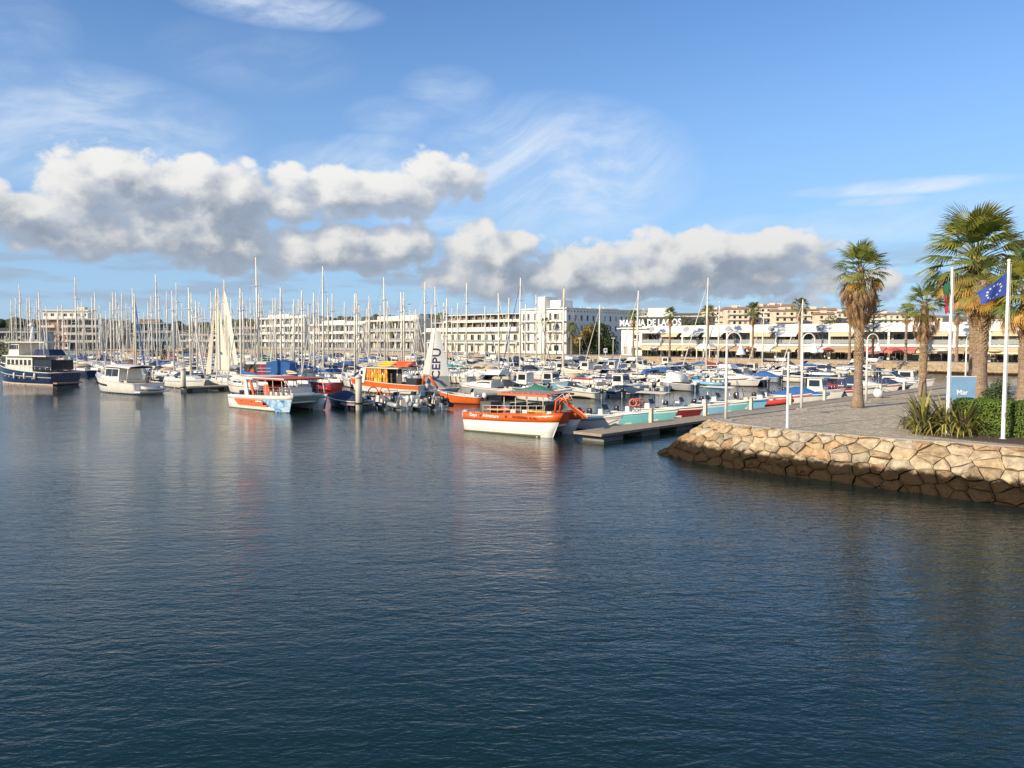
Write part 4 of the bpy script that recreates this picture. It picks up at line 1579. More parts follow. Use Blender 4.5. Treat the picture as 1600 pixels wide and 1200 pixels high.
structure(MB().slab([(p.x, p.y) for p in pb], Q_Z + 0.0, Q_Z + 0.05).build('planting_bed_ground', SOIL))
c = ground(1432, 672, Q_Z) + Vector((0, .4, 0))
sb_ = thing('round_bush', 'small rounded grey-green bush at the left end of the planting bed', 'bush', c)
leaf_cloud(77, [(0, 0, 0.32, 0.42), (0.3, 0.2, 0.28, 0.36), (-0.25, 0.1, 0.25, 0.3)], 1500, 0.045).build('foliage', mat_leaf('rosemary_leaf', (0.075, 0.085, 0.05)), sb_)
MB().tube((0, 0, 0), (0, 0, 0.35), 0.05, 0.03).build('stem', BARK, sb_)


def hedge(label, poly_c, L, Wd, Hh, rz, n, mat, seed):
    r = random.Random(seed)
    t = thing('clipped_hedge', label, 'hedge', poly_c, rz)
    MB().tbox(-L / 2 + .12, L / 2 - .12, -Wd / 2 + .12, Wd / 2 - .12, 0, Hh - .12, .1, .1, .1).build('dark_core', M('hedge_inside', (0.025, 0.035, 0.012), 0.95, var=0.4, scale=6), t)  # solid dark core filling the hedge behind its leaves
    m = MB()
    vs, fs = [], []
    for _ in range(n):
        fc = r.choices((0, 1, 2, 3, 4), (L * Wd, L * Hh, L * Hh, Wd * Hh, Wd * Hh))[0]
        u, v = r.uniform(-.5, .5), r.uniform(0, 1)
        if fc == 0:
            p, nn = Vector((u * L, (v - .5) * Wd, Hh)), Vector((0, 0, 1))
        elif fc == 1:
            p, nn = Vector((u * L, -Wd / 2, v * Hh)), Vector((0, -1, 0))
        elif fc == 2:
            p, nn = Vector((u * L, Wd / 2, v * Hh)), Vector((0, 1, 0))
        elif fc == 3:
            p, nn = Vector((-L / 2, u * Wd, v * Hh)), Vector((-1, 0, 0))
        else:
            p, nn = Vector((L / 2, u * Wd, v * Hh)), Vector((1, 0, 0))
        p += nn * (0.10 * mnoise.noise(p * 2.2) - r.random() ** 2 * 0.16 + 0.03)
        d = (nn + Vector((r.uniform(-1, 1), r.uniform(-1, 1), r.uniform(-.3, 1)))).normalized()
        a = d.orthogonal().normalized()
        b = d.cross(a)
        ang = r.uniform(0, 6.28)
        a, b = a * math.cos(ang) + b * math.sin(ang), b * math.cos(ang) - a * math.sin(ang)
        s = 0.042 * r.uniform(.7, 1.4)
        o = len(vs)
        vs += [p - a * s, p - b * s * .5, p + a * s, p + b * s * .5]
        fs.append((o, o + 1, o + 2, o + 3))
    m.add(vs, fs)
    m.build('foliage', mat, t)


c = ground(1600, 694, Q_Z)
hedge('bright green clipped hedge behind the star flag pole', (c.x + 1.55, c.y + 2.6, Q_Z + 0.03), 5.2, 1.9, 1.55, R(-42), 16000, BUSHG[2], 5)
c = ground(1556, 640, Q_Z)
t = thing('leafy_shrub', 'dark green leafy shrub between the two thick palm trunks', 'bush', c)
leaf_cloud(78, [(0, 0, 1.0, 0.7), (0.4, 0.1, 1.5, 0.55), (-0.4, 0, 0.7, 0.6), (0.5, 0, 0.6, 0.6)], 2600, 0.07).build('foliage', BUSHG[0], t)
MB().tube((0, 0, 0), (0.05, 0, 1.0), 0.06, 0.03).build('stem', BARK, t)
# ------------------------------------------------------------------ quay furniture
WPOLE = M('white_painted_steel', (0.78, 0.77, 0.73), 0.4, var=0.05, dirt=0.15)


def lamp(label, px_, py_):
    c = ground(px_, py_, Q_Z)
    t = thing('quay_lamp', label, 'street lamp', c, 0, 'gooseneck lamps along the quay edge')
    MB().box(-0.26, 0.26, -0.26, 0.26, 0.0, 0.10).build('base', CONCRETE, t)
    MB().path([(0, 0, 0.1), (0, 0, 2.4), (0, 0, 4.35)], [0.085, 0.07, 0.055], 10).build('pole', WPOLE, t)
    arc_ = [(0.38 - 0.38 * math.cos(a), 0, 4.35 + 0.42 * math.sin(a)) for a in [math.pi * i / 12 for i in range(13)]]
    arc_.append((0.76, 0, 4.15))
    MB().path(arc_, 0.038, 8).build('arm', WPOLE, t)
    MB().lathe([(0.05, 4.16), (0.08, 4.10), (0.11, 3.95), (0.235, 3.66), (0.265, 3.60), (0.265, 3.56), (0.10, 3.57)], 16, (0.76, 0, 0)).build('lamp_shade', WPOLE, t)
    MB().ball((0.76, 0, 3.56), 0.11, 10, 6).build('bulb', M('opal_glass', (0.7, 0.7, 0.66), 0.2), t)


lamp('white gooseneck lamp at the very tip of the quay', 1134, 657)
lamp('white gooseneck lamp left of the skirted palm', 1252, 640)
lamp('white gooseneck lamp just right of the skirted palm', 1353, 628)
lamp('white gooseneck lamp half hidden by the slim dark palm', 1436, 618)
lamp('white gooseneck lamp behind the flagpoles', 1508, 609)
c = ground(1230, 670, Q_Z)
t = thing('white_post', 'plain short white post in front of the second lamp', 'pole', c)
MB().lathe([(0.10, 0.0), (0.10, 0.04), (0.07, 0.05), (0.06, 2.0), (0.05, 3.7), (0.06, 3.72), (0.04, 3.78)], 10).build('pole', WPOLE, t)
for nm_px, py_, hh, lb in ((1480, 680, 7.55, 'white flagpole carrying the green and red flag'), (1567, 687, 7.75, 'white flagpole carrying the blue star flag')):
    c = ground(nm_px, py_, Q_Z)
    t = thing('flagpole', lb, 'flagpole', c, 0, 'flagpoles at the planting bed')
    MB().lathe([(0.16, 0.0), (0.16, 0.05), (0.085, 0.06), (0.075, 3.0), (0.055, hh)], 12).build('pole', WPOLE, t)
    MB().ball((0, 0, hh + 0.05), 0.08, 10, 6).build('finial', WPOLE, t)
    MB().tube((0.075, -0.05, 1.1), (0.075, -0.05, hh - 0.1), 0.006).build('halyard', WPOLE, t)
    MB().box(-0.02, 0.02, -0.14, -0.07, 1.0, 1.2).build('cleat', RAILG, t)


def flag_sheet(pt, nu, nv):
    secs = [[pt(u / nu, v / nv) for v in range(nv + 1)] for u in range(nu + 1)]
    return MB().loft(secs)


# blue flag with a ring of stars, blown out to the left and sagging
c = ground(1567, 687, Q_Z)


def eu_pt(u, v):
    """u 0 hoist .. 1 fly, v 0 bottom .. 1 top; the fly has dropped."""
    x = -1.25 * u * (1 - 0.08 * math.sin(v * 3)) + 0.10 * u * u * (1 - v)
    z = 6.30 + 0.97 * v - u * (0.86 * v + 0.40 * (1 - v))
    z += 0.03 * math.sin(u * 7 + v * 2)
    y = 0.13 * math.sin(u * 6.0 + v * 1.5) * u
    return Vector((x - 0.06, y, z))


fl = thing('star_flag', 'blue flag with a ring of white stars blowing from the right flagpole', 'flag', c)
flag_sheet(eu_pt, 24, 12).build('cloth', mat_leaf('flag_blue', (0.055, 0.105, 0.42), var=0.06, trans=0.3, rough=0.8), fl)
for k in range(12):
    a = 2 * math.pi * k / 12
    u0, v0 = 0.50 + 0.30 * math.cos(a), 0.5 + 0.34 * math.sin(a)
    st = MB()
    for side_ in (-1, 1):
        cpt = eu_pt(u0, v0)
        pts = []
        for q in range(10):
            rr = (0.075 if q % 2 == 0 else 0.034)
            aa = math.pi / 2 + q * math.pi / 5
            pts.append(eu_pt(u0 + rr * math.cos(aa) / 1.30, v0 + rr * math.sin(aa) / 1.0) + Vector((0, 0.006 * side_, 0)))
        cc = eu_pt(u0, v0) + Vector((0, 0.006 * side_, 0))
        st.add([cc] + pts, [(0, 1 + q, 1 + (q + 1) % 10) for q in range(10)])
    st.build('star', M('flag_white', (0.78, 0.76, 0.70), 0.8), fl)

c = ground(1480, 680, Q_Z)


def pt_pt(u, v):
    """Limp flag hanging down beside its pole: the fly end has dropped to the bottom in folds."""
    ang_ = 1.25 * min(1.0, u * 2.2)
    drop = 0.95 * u + 0.0
    x = -0.06 - 0.24 * math.sin(ang_) * (0.6 + 0.4 * v) - 0.05 * math.sin(u * 9 + v * 4)
    y = 0.14 * math.sin(v * 7.0 + u * 3) * min(1, u * 3)
    z = 7.15 - (1 - v) * 0.55 - drop * (0.95 + 0.2 * (1 - v))
    return Vector((x, y, z))


pf = thing('national_flag', 'limp green and red flag hanging from the left flagpole', 'flag', c)
flag_sheet(lambda u, v: pt_pt(u * 0.55, v), 12, 12).build('green_cloth', mat_leaf('flag_green', (0.02, 0.16, 0.07), var=0.08, rough=0.8), pf, (0, 0, 0))
flag_sheet(lambda u, v: pt_pt(0.55 + u * 0.45, v), 10, 12).build('red_cloth', mat_leaf('flag_red', (0.50, 0.03, 0.05), var=0.08, rough=0.8), pf, (0, 0, 0))

# blue information sign
c = ground(1503, 640, Q_Z)
t = thing('blue_sign', 'pale blue information board with white letters, half behind a palm trunk', 'sign', c, R(-8))
MB().box(-0.95, 0.75, -0.03, 0.03, 0.55, 2.05).build('panel', M('sign_blue', (0.20, 0.36, 0.54), 0.35, var=0.12, scale=1.5), t)
for x in (-0.8, 0.6):
    MB().box(x - .04, x + .04, 0.035, 0.11, 0, 2.0).build('post', RAILG, t)
MB().box(-0.98, 0.78, -0.04, 0.04, 2.052, 2.10).build('cap', WPOLE, t)
tm = text_mesh('Mar', 0.42, 0.004, 'LEFT', 0.006)
o = put('lettering', tm, M('white_letters', (0.86, 0.85, 0.82)), t, (-0.36, -0.037, 0.95))
o.rotation_euler = (R(90), 0, 0)
# white buoy by the quay edge
c = ground(1372, 622, Q_Z)
t = thing('white_buoy', 'round white buoy beside the third lamp at the quay edge', 'buoy', (c.x, c.y, Q_Z))
MB().ball((0, 0, 0.36), 0.36, 14, 9).build('float', M('buoy_white', (0.75, 0.75, 0.78), 0.4), t)
MB().path([(0, 0, 0.70), (0, 0, 0.80), (0.25, 0.1, 0.6), (0.4, 0.15, 0.02)], 0.03, 6).build('rope', RUBBER, t)

# service pedestals and piles
for i, (px_, py_) in enumerate(((997, 650), (1040, 645), (1112, 639), (1143, 635), (1201, 630), (1279, 619), (1382, 611), (1418, 607))):
    tt = 8 + i * 7.2
    p = HEADS[0] + U * tt + W * 0.75
    t = thing('service_post', 'cream power post, %s from the head of the nearest pontoon' % ORD[i], 'post', (p.x, p.y, 0.562), ang_u, 'cream posts on the nearest pontoon')
    MB().tbox(-0.13, 0.13, -0.13, 0.13, 0, 0.95, .02, .02, .02).build('body', CREAM, t)
    MB().box(-0.15, 0.15, -0.15, 0.15, 0.951, 1.0).build('cap', CREAM, t)
    MB().box(-0.08, 0.08, -0.145, -0.128, 0.55, 0.8).build('socket_plate', GREYB, t)
for k, (px_, py_, hh, lb) in enumerate(((561, 641, 2.9, 'thick pale mooring pile at the head of the second pontoon'), (287, 613, 2.7, 'pale mooring pile at the head of the third pontoon'))):
    c = ground(px_, py_)
    t = thing('mooring_pile', lb, 'pile', c, 0, 'mooring piles')
    MB().lathe([(0.30, -1.0), (0.30, hh * .55), (0.29, hh)], 14).build('shaft', CREAM, t)
    MB().lathe([(0.33, hh), (0.33, hh + 0.15), (0.05, hh + 0.35)], 14).build('cap', CREAM, t)
    MB().lathe([(0.36, 0.55), (0.36, 0.70), (0.34, 0.71)], 14).build('collar', RUBBER, t)
# promenade lights and information pole
pl_r = random.Random(2)
for i, (px_, dist) in enumerate(((906, 216), (958, 208), (560, 330), (640, 300), (485, 352))):
    p = at_y(px_, 540, dist)
    hh = (6.4 + (530 - (530 if dist < 250 else 476)) * dist / 1256) - Q_Z
    hh = max(hh, 4.6)
    t = thing('promenade_lamp', 'promenade lamp post, ' + ('left of the two before the big tree', 'right of the two before the big tree', 'tall one behind the orange kayak boat', 'tall one left of the lettered sail', 'dark tall one right of the white flats')[i], 'street lamp', (p.x, p.y, Q_Z), 0, 'promenade lamps')
    MB().path([(0, 0, 0), (0, 0, hh)], [0.09, 0.06], 7).build('pole', WPOLE if i < 4 else RUBBER, t)
    MB().box(-0.5, 0.5, -0.15, 0.15, hh, hh + 0.18).build('lamp_head', WPOLE if i < 2 else RUBBER, t)
p = at_y(946, 545, 205)
t = thing('parking_sign', 'small white and blue sign on a post before the big tree', 'sign', (p.x, p.y, Q_Z - 1.0))
MB().tube((0, 0, 0), (0, 0, 2.6), 0.06).build('post', WPOLE, t)
MB().box(-0.45, 0.45, -0.06, -0.02, 2.0, 3.1).build('panel', WPOLE, t)
MB().box(-0.25, 0.25, -0.075, -0.063, 2.35, 2.85).build('symbol', M('sign_navy', (0.03, 0.08, 0.3)), t)
# white gazebo on the promenade
p = at_y(1104, 548, 188)
t = thing('white_gazebo', 'white canopy tent on the promenade before the arcade, by the tall mast', 'gazebo', (p.x, p.y, Q_Z), math.atan2(-W.y, -W.x))
for sx in (-1.7, 1.7):
    for sy in (-1.5, 1.5):
        MB().box(sx - .1, sx + .1, sy - .1, sy + .1, 0, 2.5).build('post', FRAMEW, t)
MB().tbox(-2.0, 2.0, -1.8, 1.8, 2.5, 3.3, 0.9, 0.9, 0.8).build('canopy', AWN['white'], t)
MB().box(-2.0, 2.0, -1.8, -1.78, 2.2, 2.499).build('valance', AWN['white'], t)
# parasols and terrace screens along the promenade
for i in range(12):
    s = 6 + i * 8.5 + pl_r.uniform(-2, 2)
    p = MO - W * s - U * pl_r.uniform(2.5, 4.5)
    col = pl_r.choice(['cream', 'white', 'tan', 'red', 'cream'])
    t = thing('cafe_parasol', '%s cafe parasol, %s along the arcade terrace from the left' % ({'tan': 'tan', 'cream': 'cream', 'white': 'white', 'red': 'red'}[col], ORD[i]), 'parasol', (p.x, p.y, Q_Z), 0, 'cafe parasols before the arcade')
    MB().tube((0, 0, 0), (0, 0, 2.5), 0.035).build('pole', RAILG, t)
    MB().lathe([(1.35, 2.05), (1.33, 2.12), (0.7, 2.42), (0.04, 2.6)], 8).build('canopy', AWN[col], t)
    q = p - U * 1.0
    if i % 2 == 0:
        t = thing('terrace_table', 'small cafe table beside the %s arcade parasol from the left' % ORD[i], 'table', (q.x, q.y, Q_Z), 0, 'cafe tables before the arcade')
        MB().lathe([(0.4, 0.72), (0.4, 0.76)], 10).build('top', FRAMEW, t)
        MB().tube((0, 0, 0), (0, 0, 0.72), 0.04).build('leg', RAILG, t)
# ------------------------------------------------------------------ boats: materials
def gel(name, col, rough=0.28, **k):
    return M(name, col, rough, var=0.05, scale=1.2, dirt=k.get('dirt', 0.06), coat=0.25)


BM = {
    'white': gel('gelcoat_white', (0.72, 0.70, 0.64)), 'cream': gel('gelcoat_cream', (0.68, 0.62, 0.50)), 'navy': gel('gelcoat_navy', (0.018, 0.035, 0.085)),
    'grey': gel('gelcoat_grey', (0.36, 0.37, 0.38)), 'black': gel('gelcoat_black', (0.02, 0.02, 0.024)), 'orange': gel('paint_orange', (0.74, 0.13, 0.022)),
    'turq': gel('paint_turquoise', (0.16, 0.46, 0.48)), 'sky': gel('paint_sky_blue', (0.20, 0.45, 0.62)), 'blue': gel('paint_blue', (0.02, 0.14, 0.42)),
    'red': gel('paint_red', (0.45, 0.03, 0.03)), 'maroon': gel('paint_maroon', (0.16, 0.02, 0.025)), 'green': gel('paint_green', (0.03, 0.20, 0.16)),
    'yellow': gel('paint_yellow', (0.75, 0.50, 0.03)), 'teal': gel('paint_teal', (0.05, 0.30, 0.32)),
}
CL = {n: M('canvas_' + n, c, 0.9, var=0.15, scale=2.5, bump=0.25, bscale=5) for n, c in {
    'navy': (0.025, 0.04, 0.10), 'blue': (0.03, 0.12, 0.33), 'white': (0.70, 0.68, 0.62), 'tan': (0.50, 0.40, 0.28), 'maroon': (0.24, 0.035, 0.05),
    'green': (0.03, 0.17, 0.12), 'grey': (0.30, 0.31, 0.32), 'black': (0.03, 0.03, 0.034), 'red': (0.52, 0.05, 0.04), 'cream': (0.64, 0.57, 0.44), 'teal': (0.04, 0.26, 0.30), 'orange': (0.72, 0.14, 0.03)}.items()}
ALU = M('mast_aluminium', (0.82, 0.76, 0.63), 0.45, 0.0, var=0.06, scale=1.0)
STEEL = M('stainless', (0.62, 0.62, 0.60), 0.25, 0.8)
WIRE = M('rigging_wire', (0.40, 0.38, 0.35), 0.5, 0.5)
GLASSB = M('tinted_glass', (0.018, 0.024, 0.034), 0.06, var=0.2)
GLASSL = M('clear_screen', (0.20, 0.27, 0.30), 0.06, var=0.2)
MOTOR_B = M('outboard_black', (0.02, 0.02, 0.022), 0.3, coat=0.3)
MOTOR_W = M('outboard_white', (0.70, 0.70, 0.68), 0.3, coat=0.3)
MOTOR_G = M('outboard_grey', (0.33, 0.35, 0.37), 0.35)
TEAK = M('teak_deck', (0.36, 0.23, 0.13), 0.7, var=0.2, scale=6)
ANTIF = M('antifoul', (0.035, 0.03, 0.03), 0.8, var=0.3)
INNER = M('boat_interior', (0.50, 0.48, 0.43), 0.7, var=0.15, dirt=0.2)
SKIN_HAIR = None


# ------------------------------------------------------------------ hull shapes (bow to +x, waterline at z=0)
class Hull:
    def __init__(self, L, B, fs, fb, draft=0.35, tr=0.86, rake=0.7, full=2.3, flare=0.9, ns=12):
        self.L, self.B, self.fs, self.fb, self.d, self.tr, self.rake, self.full, self.flare, self.ns = L, B, fs, fb, draft, tr, rake, full, flare, ns

    def beam(self, t):
        b = self.tr + (1 - self.tr) * min(1, t / 0.4)
        if t > 0.42:
            b *= 1 - ((t - 0.42) / 0.58) ** self.full
        return max(0.02, b * self.B / 2)

    def sheer(self, t):
        return self.fs + (self.fb - self.fs) * t ** 1.7

    def x(self, t, zf=1.0):
        return -self.L / 2 + self.L * t - self.rake * (1 - zf) * t ** 4

    def section(self, t):
        b, z = self.beam(t), self.sheer(t)
        fl = self.flare - (1 - self.flare) * 1.2 * max(0, t - 0.5)
        out = [(self.x(t, 1), b, z), (self.x(t, .62), b * (0.5 + 0.5 * fl), z * .55), (self.x(t, .3), b * fl * .94, 0.03), (self.x(t, 0.0), b * .62, -self.d * .7), (self.x(t, -.1), 0.0, -self.d)]
        return out + [(x, -y, zz) for (x, y, zz) in out[-2::-1]]

    def shell(self):
        return MB().loft([self.section(i / self.ns) for i in range(self.ns + 1)], cap0=True)

    def edge(self, inset=0.0, dz=0.0, t0=0.0, t1=1.0, n=12):
        port, star = [], []
        for i in range(n + 1):
            t = t0 + (t1 - t0) * i / n
            b = max(0.01, self.beam(t) - inset)
            port.append((self.x(t) - (inset if t > .98 else 0), b, self.sheer(t) + dz))
            star.append((self.x(t) - (inset if t > .98 else 0), -b, self.sheer(t) + dz))
        return port, star

    def deck(self, dz=-0.02, t0=0.0, t1=1.0, camber=0.06, inset=0.03):
        p, s = self.edge(inset, dz, t0, t1)
        secs = []
        for a, b in zip(p, s):
            secs.append([a, (a[0], a[1] * .5, a[2] + camber * .75), (a[0], 0, a[2] + camber), (b[0], b[1] * .5, b[2] + camber * .75), b])
        return MB().loft(secs)

    def gunwale(self, r=0.045, dz=0.0, t0=0.0, t1=1.0):
        p, s = self.edge(-0.01, dz, t0, t1, 14)
        m = MB().path(p, r, 5)
        m.path(s, r, 5)
        if t0 == 0.0:
            m.path([p[0], s[0]], r, 5)
        return m

    def band(self, z0f, z1f, off=0.012, t0=0.0, t1=1.0, n=14, absolute=False):
        """Painted stripe laid on both sides between fractions of the freeboard."""
        m = MB()
        for sg in (1, -1):
            secs = []
            for i in range(n + 1):
                t = t0 + (t1 - t0) * i / n
                s = self.section(t)
                row = []
                for zf in (z0f, (z0f + z1f) / 2, z1f):
                    z = zf * s[0][2]
                    pts = s[:4]
                    for a, b in zip(pts[:-1], pts[1:]):
                        if b[2] <= z <= a[2] + 1e-9:
                            f = (a[2] - z) / max(1e-6, a[2] - b[2])
                            row.append((a[0] + (b[0] - a[0]) * f + (off if t > .95 else 0), sg * (a[1] + (b[1] - a[1]) * f + off), z))
                            break
                    else:
                        row.append((s[0][0], sg * (s[0][1] + off), z))
                secs.append(row if sg > 0 else row[::-1])
            m.loft(secs)
        return m

    def well(self, floor_z, t0=0.03, t1=0.78, inset=0.12):
        """Open cockpit: inner sides and floor."""
        n = 10
        secs = []
        for i in range(n + 1):
            t = t0 + (t1 - t0) * i / n
            b = max(0.03, self.beam(t) - inset)
            x = self.x(t)
            z = self.sheer(t) - 0.005
            secs.append([(x, b, z), (x, b * .93, floor_z), (x, 0, floor_z), (x, -b * .93, floor_z), (x, -b, z)])
        return MB().loft(secs, smooth=False, cap0=True, cap1=True)

    def side_decks(self, t0=0.0, t1=1.0, inset=0.14, n=12):
        m = MB()
        for sg in (1, -1):
            secs = []
            for i in range(n + 1):
                t = t0 + (t1 - t0) * i / n
                b = self.beam(t)
                secs.append([(self.x(t), sg * b, self.sheer(t) + .001), (self.x(t), sg * max(0.01, b - inset), self.sheer(t) + .001)])
            m.loft(secs)
        return m


def outboard(scale=1.0):
    cowl = MB()
    secs = []
    for z, l, w, xo in ((0.50, .30, .20, -.10), (0.60, .46, .32, -.14), (0.80, .50, .34, -.16), (0.98, .44, .30, -.14), (1.06, .26, .18, -.10)):
        secs.append([(xo + l / 2 * math.cos(a), w / 2 * math.sin(a), z) for a in [2 * math.pi * k / 10 for k in range(10)]])
    cowl.loft(secs, closed=True, cap0=True, cap1=True)
    leg = MB().tbox(-.22, -.02, -.06, .06, -.35, .52, .03, .03, 0)
    leg.box(-.34, .02, -.10, .10, -.22, -.19)
    leg.tube((-.36, 0, -.40), (-.02, 0, -.36), .06, .05)
    leg.box(-0.02, 0.10, -.12, .12, .25, .52)
    for m in (cowl, leg):
        m.xform(Matrix.Scale(scale, 4))
    return cowl, leg


class Kit:
    """Parts of one kind of boat: name, mesh, role, parent index."""
    def __init__(self):
        self.p = []

    def add(self, name, m, role, parent=None):
        self.p.append((name, m if isinstance(m, bpy.types.Mesh) else m.mesh(name), role, parent))
        return len(self.p) - 1

    def motor(self, x, y=0.0, z=0.0, sc=1.0):
        c, l = outboard(sc)
        mt = Matrix.Translation((x, y, z))
        i = self.add('outboard_motor', c.xform(mt), 'motor')
        self.add('motor_leg', l.xform(mt), 'motor_leg', i)

    def place(self, name, label, cat, loc, rz, pal, group=None, skip=()):
        t = thing(name, label, cat, loc, rz, group)
        objs = []
        for (nm, me, role, par) in self.p:
            if nm in skip:
                objs.append(None)
                continue
            objs.append(put(nm, me, pal[role], objs[par] if par is not None and objs[par] is not None else t))
        return t


def base_kit(h, gun=True, stripe=True):
    k = Kit()
    k.add('hull', h.shell(), 'hull')
    k.add('boot_stripe', h.band(0.005, 0.11, 0.008), 'boot')
    if stripe:
        k.add('side_stripe', h.band(0.80, 0.90, 0.008), 'stripe')
    if gun:
        k.add('rub_rail', h.gunwale(0.05), 'rail')
    return k


def kit_open(L=6.0, B=2.1, canopy=False, fs=.68, fb=1.2, stripe=True):
    h = Hull(L, B, fs, fb, .28, .9, .9, 2.0, .84)
    k = base_kit(h, stripe=stripe)
    k.add('side_deck', h.side_decks(), 'deck')
    k.add('cockpit', h.well(.22, .04, .74), 'inner')
    k.add('foredeck', h.deck(0.004, .74, 1.0, .08, .05), 'deck')
    bn = MB()
    k.add('bench', MB().box(-L * .18, -L * .10, -B * .38, B * .38, .24, .56), 'seat')
    k.add('bench', MB().box(L * .02, L * .09, -B * .38, B * .38, .24, .56), 'seat')
    k.add('console', MB().tbox(-L * .34, -L * .25, -.34, .34, .24, 1.12, .02, .12, .04), 'hull2')
    k.add('windscreen', MB().add([(-L * .245, -.34, 1.10), (-L * .245, .34, 1.10), (-L * .28, .30, 1.48), (-L * .28, -.30, 1.48)], [(0, 1, 2, 3)]), 'glass')
    k.add('steering_wheel', MB().path([(-L * .36 + .02 * math.cos(a), .19 * math.cos(a), 1.02 + .19 * math.sin(a)) for a in [i * math.pi / 6 for i in range(13)]], .018, 4, False), 'motor')
    if canopy:
        for sx in (-L * .36, -L * .02):
            for sy in (-B * .36, B * .36):
                k.add('canopy_post', MB().tube((sx, sy, .5), (sx, sy * .9, 2.0), .022), 'steel')
        k.add('canopy', MB().loft([[(x, y, 2.0 + .12 * (1 - (y / (B * .42)) ** 2)) for y in [-B * .42 + B * .84 * j / 6 for j in range(7)]] for x in (-L * .42, -L * .2, L * .02)]), 'cover')
    k.motor(-L / 2 - .02, 0, 0.05)
    return k


def kit_cabin(L=8.0, B=2.8, hardtop=True, fly=False):
    h = Hull(L, B, .85, 1.35, .4, .9, 1.1, 2.2, .86)
    k = base_kit(h)
    k.add('deck', h.deck(0.0, .42, 1.0), 'deck')
    k.add('side_deck', h.side_decks(0, .45, .2), 'deck')
    k.add('cockpit', h.well(.38, .03, .40, .2), 'inner')
    # cabin trunk and coachroof
    z0 = .95
    secs = []
    for x, w, z in ((-L * .10, B * .36, 1.75), (L * .10, B * .36, 1.78), (L * .22, B * .33, 1.55), (L * .36, B * .22, 1.34), (L * .42, B * .10, 1.28)):
        secs.append([(x, w + .08, z0), (x, w, z - .12), (x, w * .8, z), (x, -w * .8, z), (x, -w, z - .12), (x, -w - .08, z0)])
    c = k.add('cabin', MB().loft(secs, cap0=True, cap1=True, smooth=False), 'deck')
    for sg in (1, -1):
        k.add('cabin_window', MB().add([(-L * .08, sg * (B * .36 + .035), 1.28), (L * .12, sg * (B * .36 + .035), 1.28), (L * .10, sg * (B * .36 + .012), 1.60), (-L * .08, sg * (B * .36 + .012), 1.60)], [(0, 1, 2, 3) if sg < 0 else (3, 2, 1, 0)]), 'glass', c)
    # windscreen
    k.add('windscreen', MB().loft([[(L * .12, -B * .36, 1.72), (L * .17, 0, 1.76), (L * .12, B * .36, 1.72)], [(L * .0, -B * .32, 2.28), (L * .05, 0, 2.32), (L * .0, B * .32, 2.28)]]), 'glass')
    k.add('screen_frame', MB().path([(L * .12, -B * .36, 1.74), (L * .0, -B * .33, 2.30), (L * .05, 0, 2.33), (L * .0, B * .33, 2.30), (L * .12, B * .36, 1.74)], .03, 5), 'deck')
    if hardtop:
        k.add('hardtop', MB().loft([[(x, y, 2.30 + .08 * (1 - abs(y) / (B * .4))) for y in (-B * .38, -B * .2, 0, B * .2, B * .38)] for x in (-L * .26, -L * .1, L * .05)]).loft([[(x, y, 2.25) for y in (B * .38, 0, -B * .38)] for x in (-L * .26, L * .05)]), 'top')
        for sg in (1, -1):
            k.add('roof_strut', MB().path([(-L * .24, sg * B * .36, .9), (-L * .26, sg * B * .36, 2.28)], .035, 5), 'steel')
    else:
        sec = []
        for x, z in ((-L * .30, 1.2), (-L * .24, 2.05), (-L * .08, 2.25), (L * .02, 2.30)):
            sec.append([(x, -B * .38, 1.1), (x, -B * .36, z - .2), (x, -B * .2, z), (x, B * .2, z), (x, B * .36, z - .2), (x, B * .38, 1.1)])
        k.add('canvas_hood', MB().loft(sec, cap0=True), 'cover')
    if fly:
        k.add('flybridge', MB().tbox(-L * .22, L * .02, -B * .30, B * .30, 2.40, 2.95, .1, .3, .08), 'deck')
        k.add('radar_arch', MB().path([(-L * .2, -B * .34, 2.3), (-L * .26, -B * .3, 3.2), (-L * .26, B * .3, 3.2), (-L * .2, B * .34, 2.3)], .06, 6), 'deck')
    rail = MB()
    p, s = h.edge(.12, .55, .55, .985, 8)
    rail.path(p, .02, 4)
    rail.path(s, .02, 4)
    for q in p[::2] + s[::2]:
        rail.tube((q[0], q[1], q[2] - .55), q, .015, n=4)
    k.add('bow_rail', rail, 'steel')
    k.motor(-L / 2 - .02, -.32, 0.12, 1.1)
    k.motor(-L / 2 - .02, .32, 0.12, 1.1)
    return k


def kit_covered(L=6.0, B=2.2):
    h = Hull(L, B, .7, 1.0, .3, .9, .9, 2.1, .86)
    k = base_kit(h)
    secs = []
    r = random.Random(int(L * 10))
    for i in range(9):
        t = i / 8
        b = h.beam(t) + .03
        z = h.sheer(t)
        pk = .15 + .75 * math.exp(-((t - .42) / .28) ** 2) + r.uniform(-.04, .04)
        x = h.x(t) + (.05 if i == 8 else 0)
        secs.append([(x, b, z - .12), (x, b * .97, z + .04), (x, b * .45, z + pk * .75 + r.uniform(-.04, .04)), (x, 0, z + pk), (x, -b * .45, z + pk * .75 + r.uniform(-.04, .04)), (x, -b * .97, z + .04), (x, -b, z - .12)])
    k.add('tarpaulin', MB().loft(secs, cap0=True, smooth=False), 'cover')
    k.motor(-L / 2 - .02, 0, 0.05)
    return k


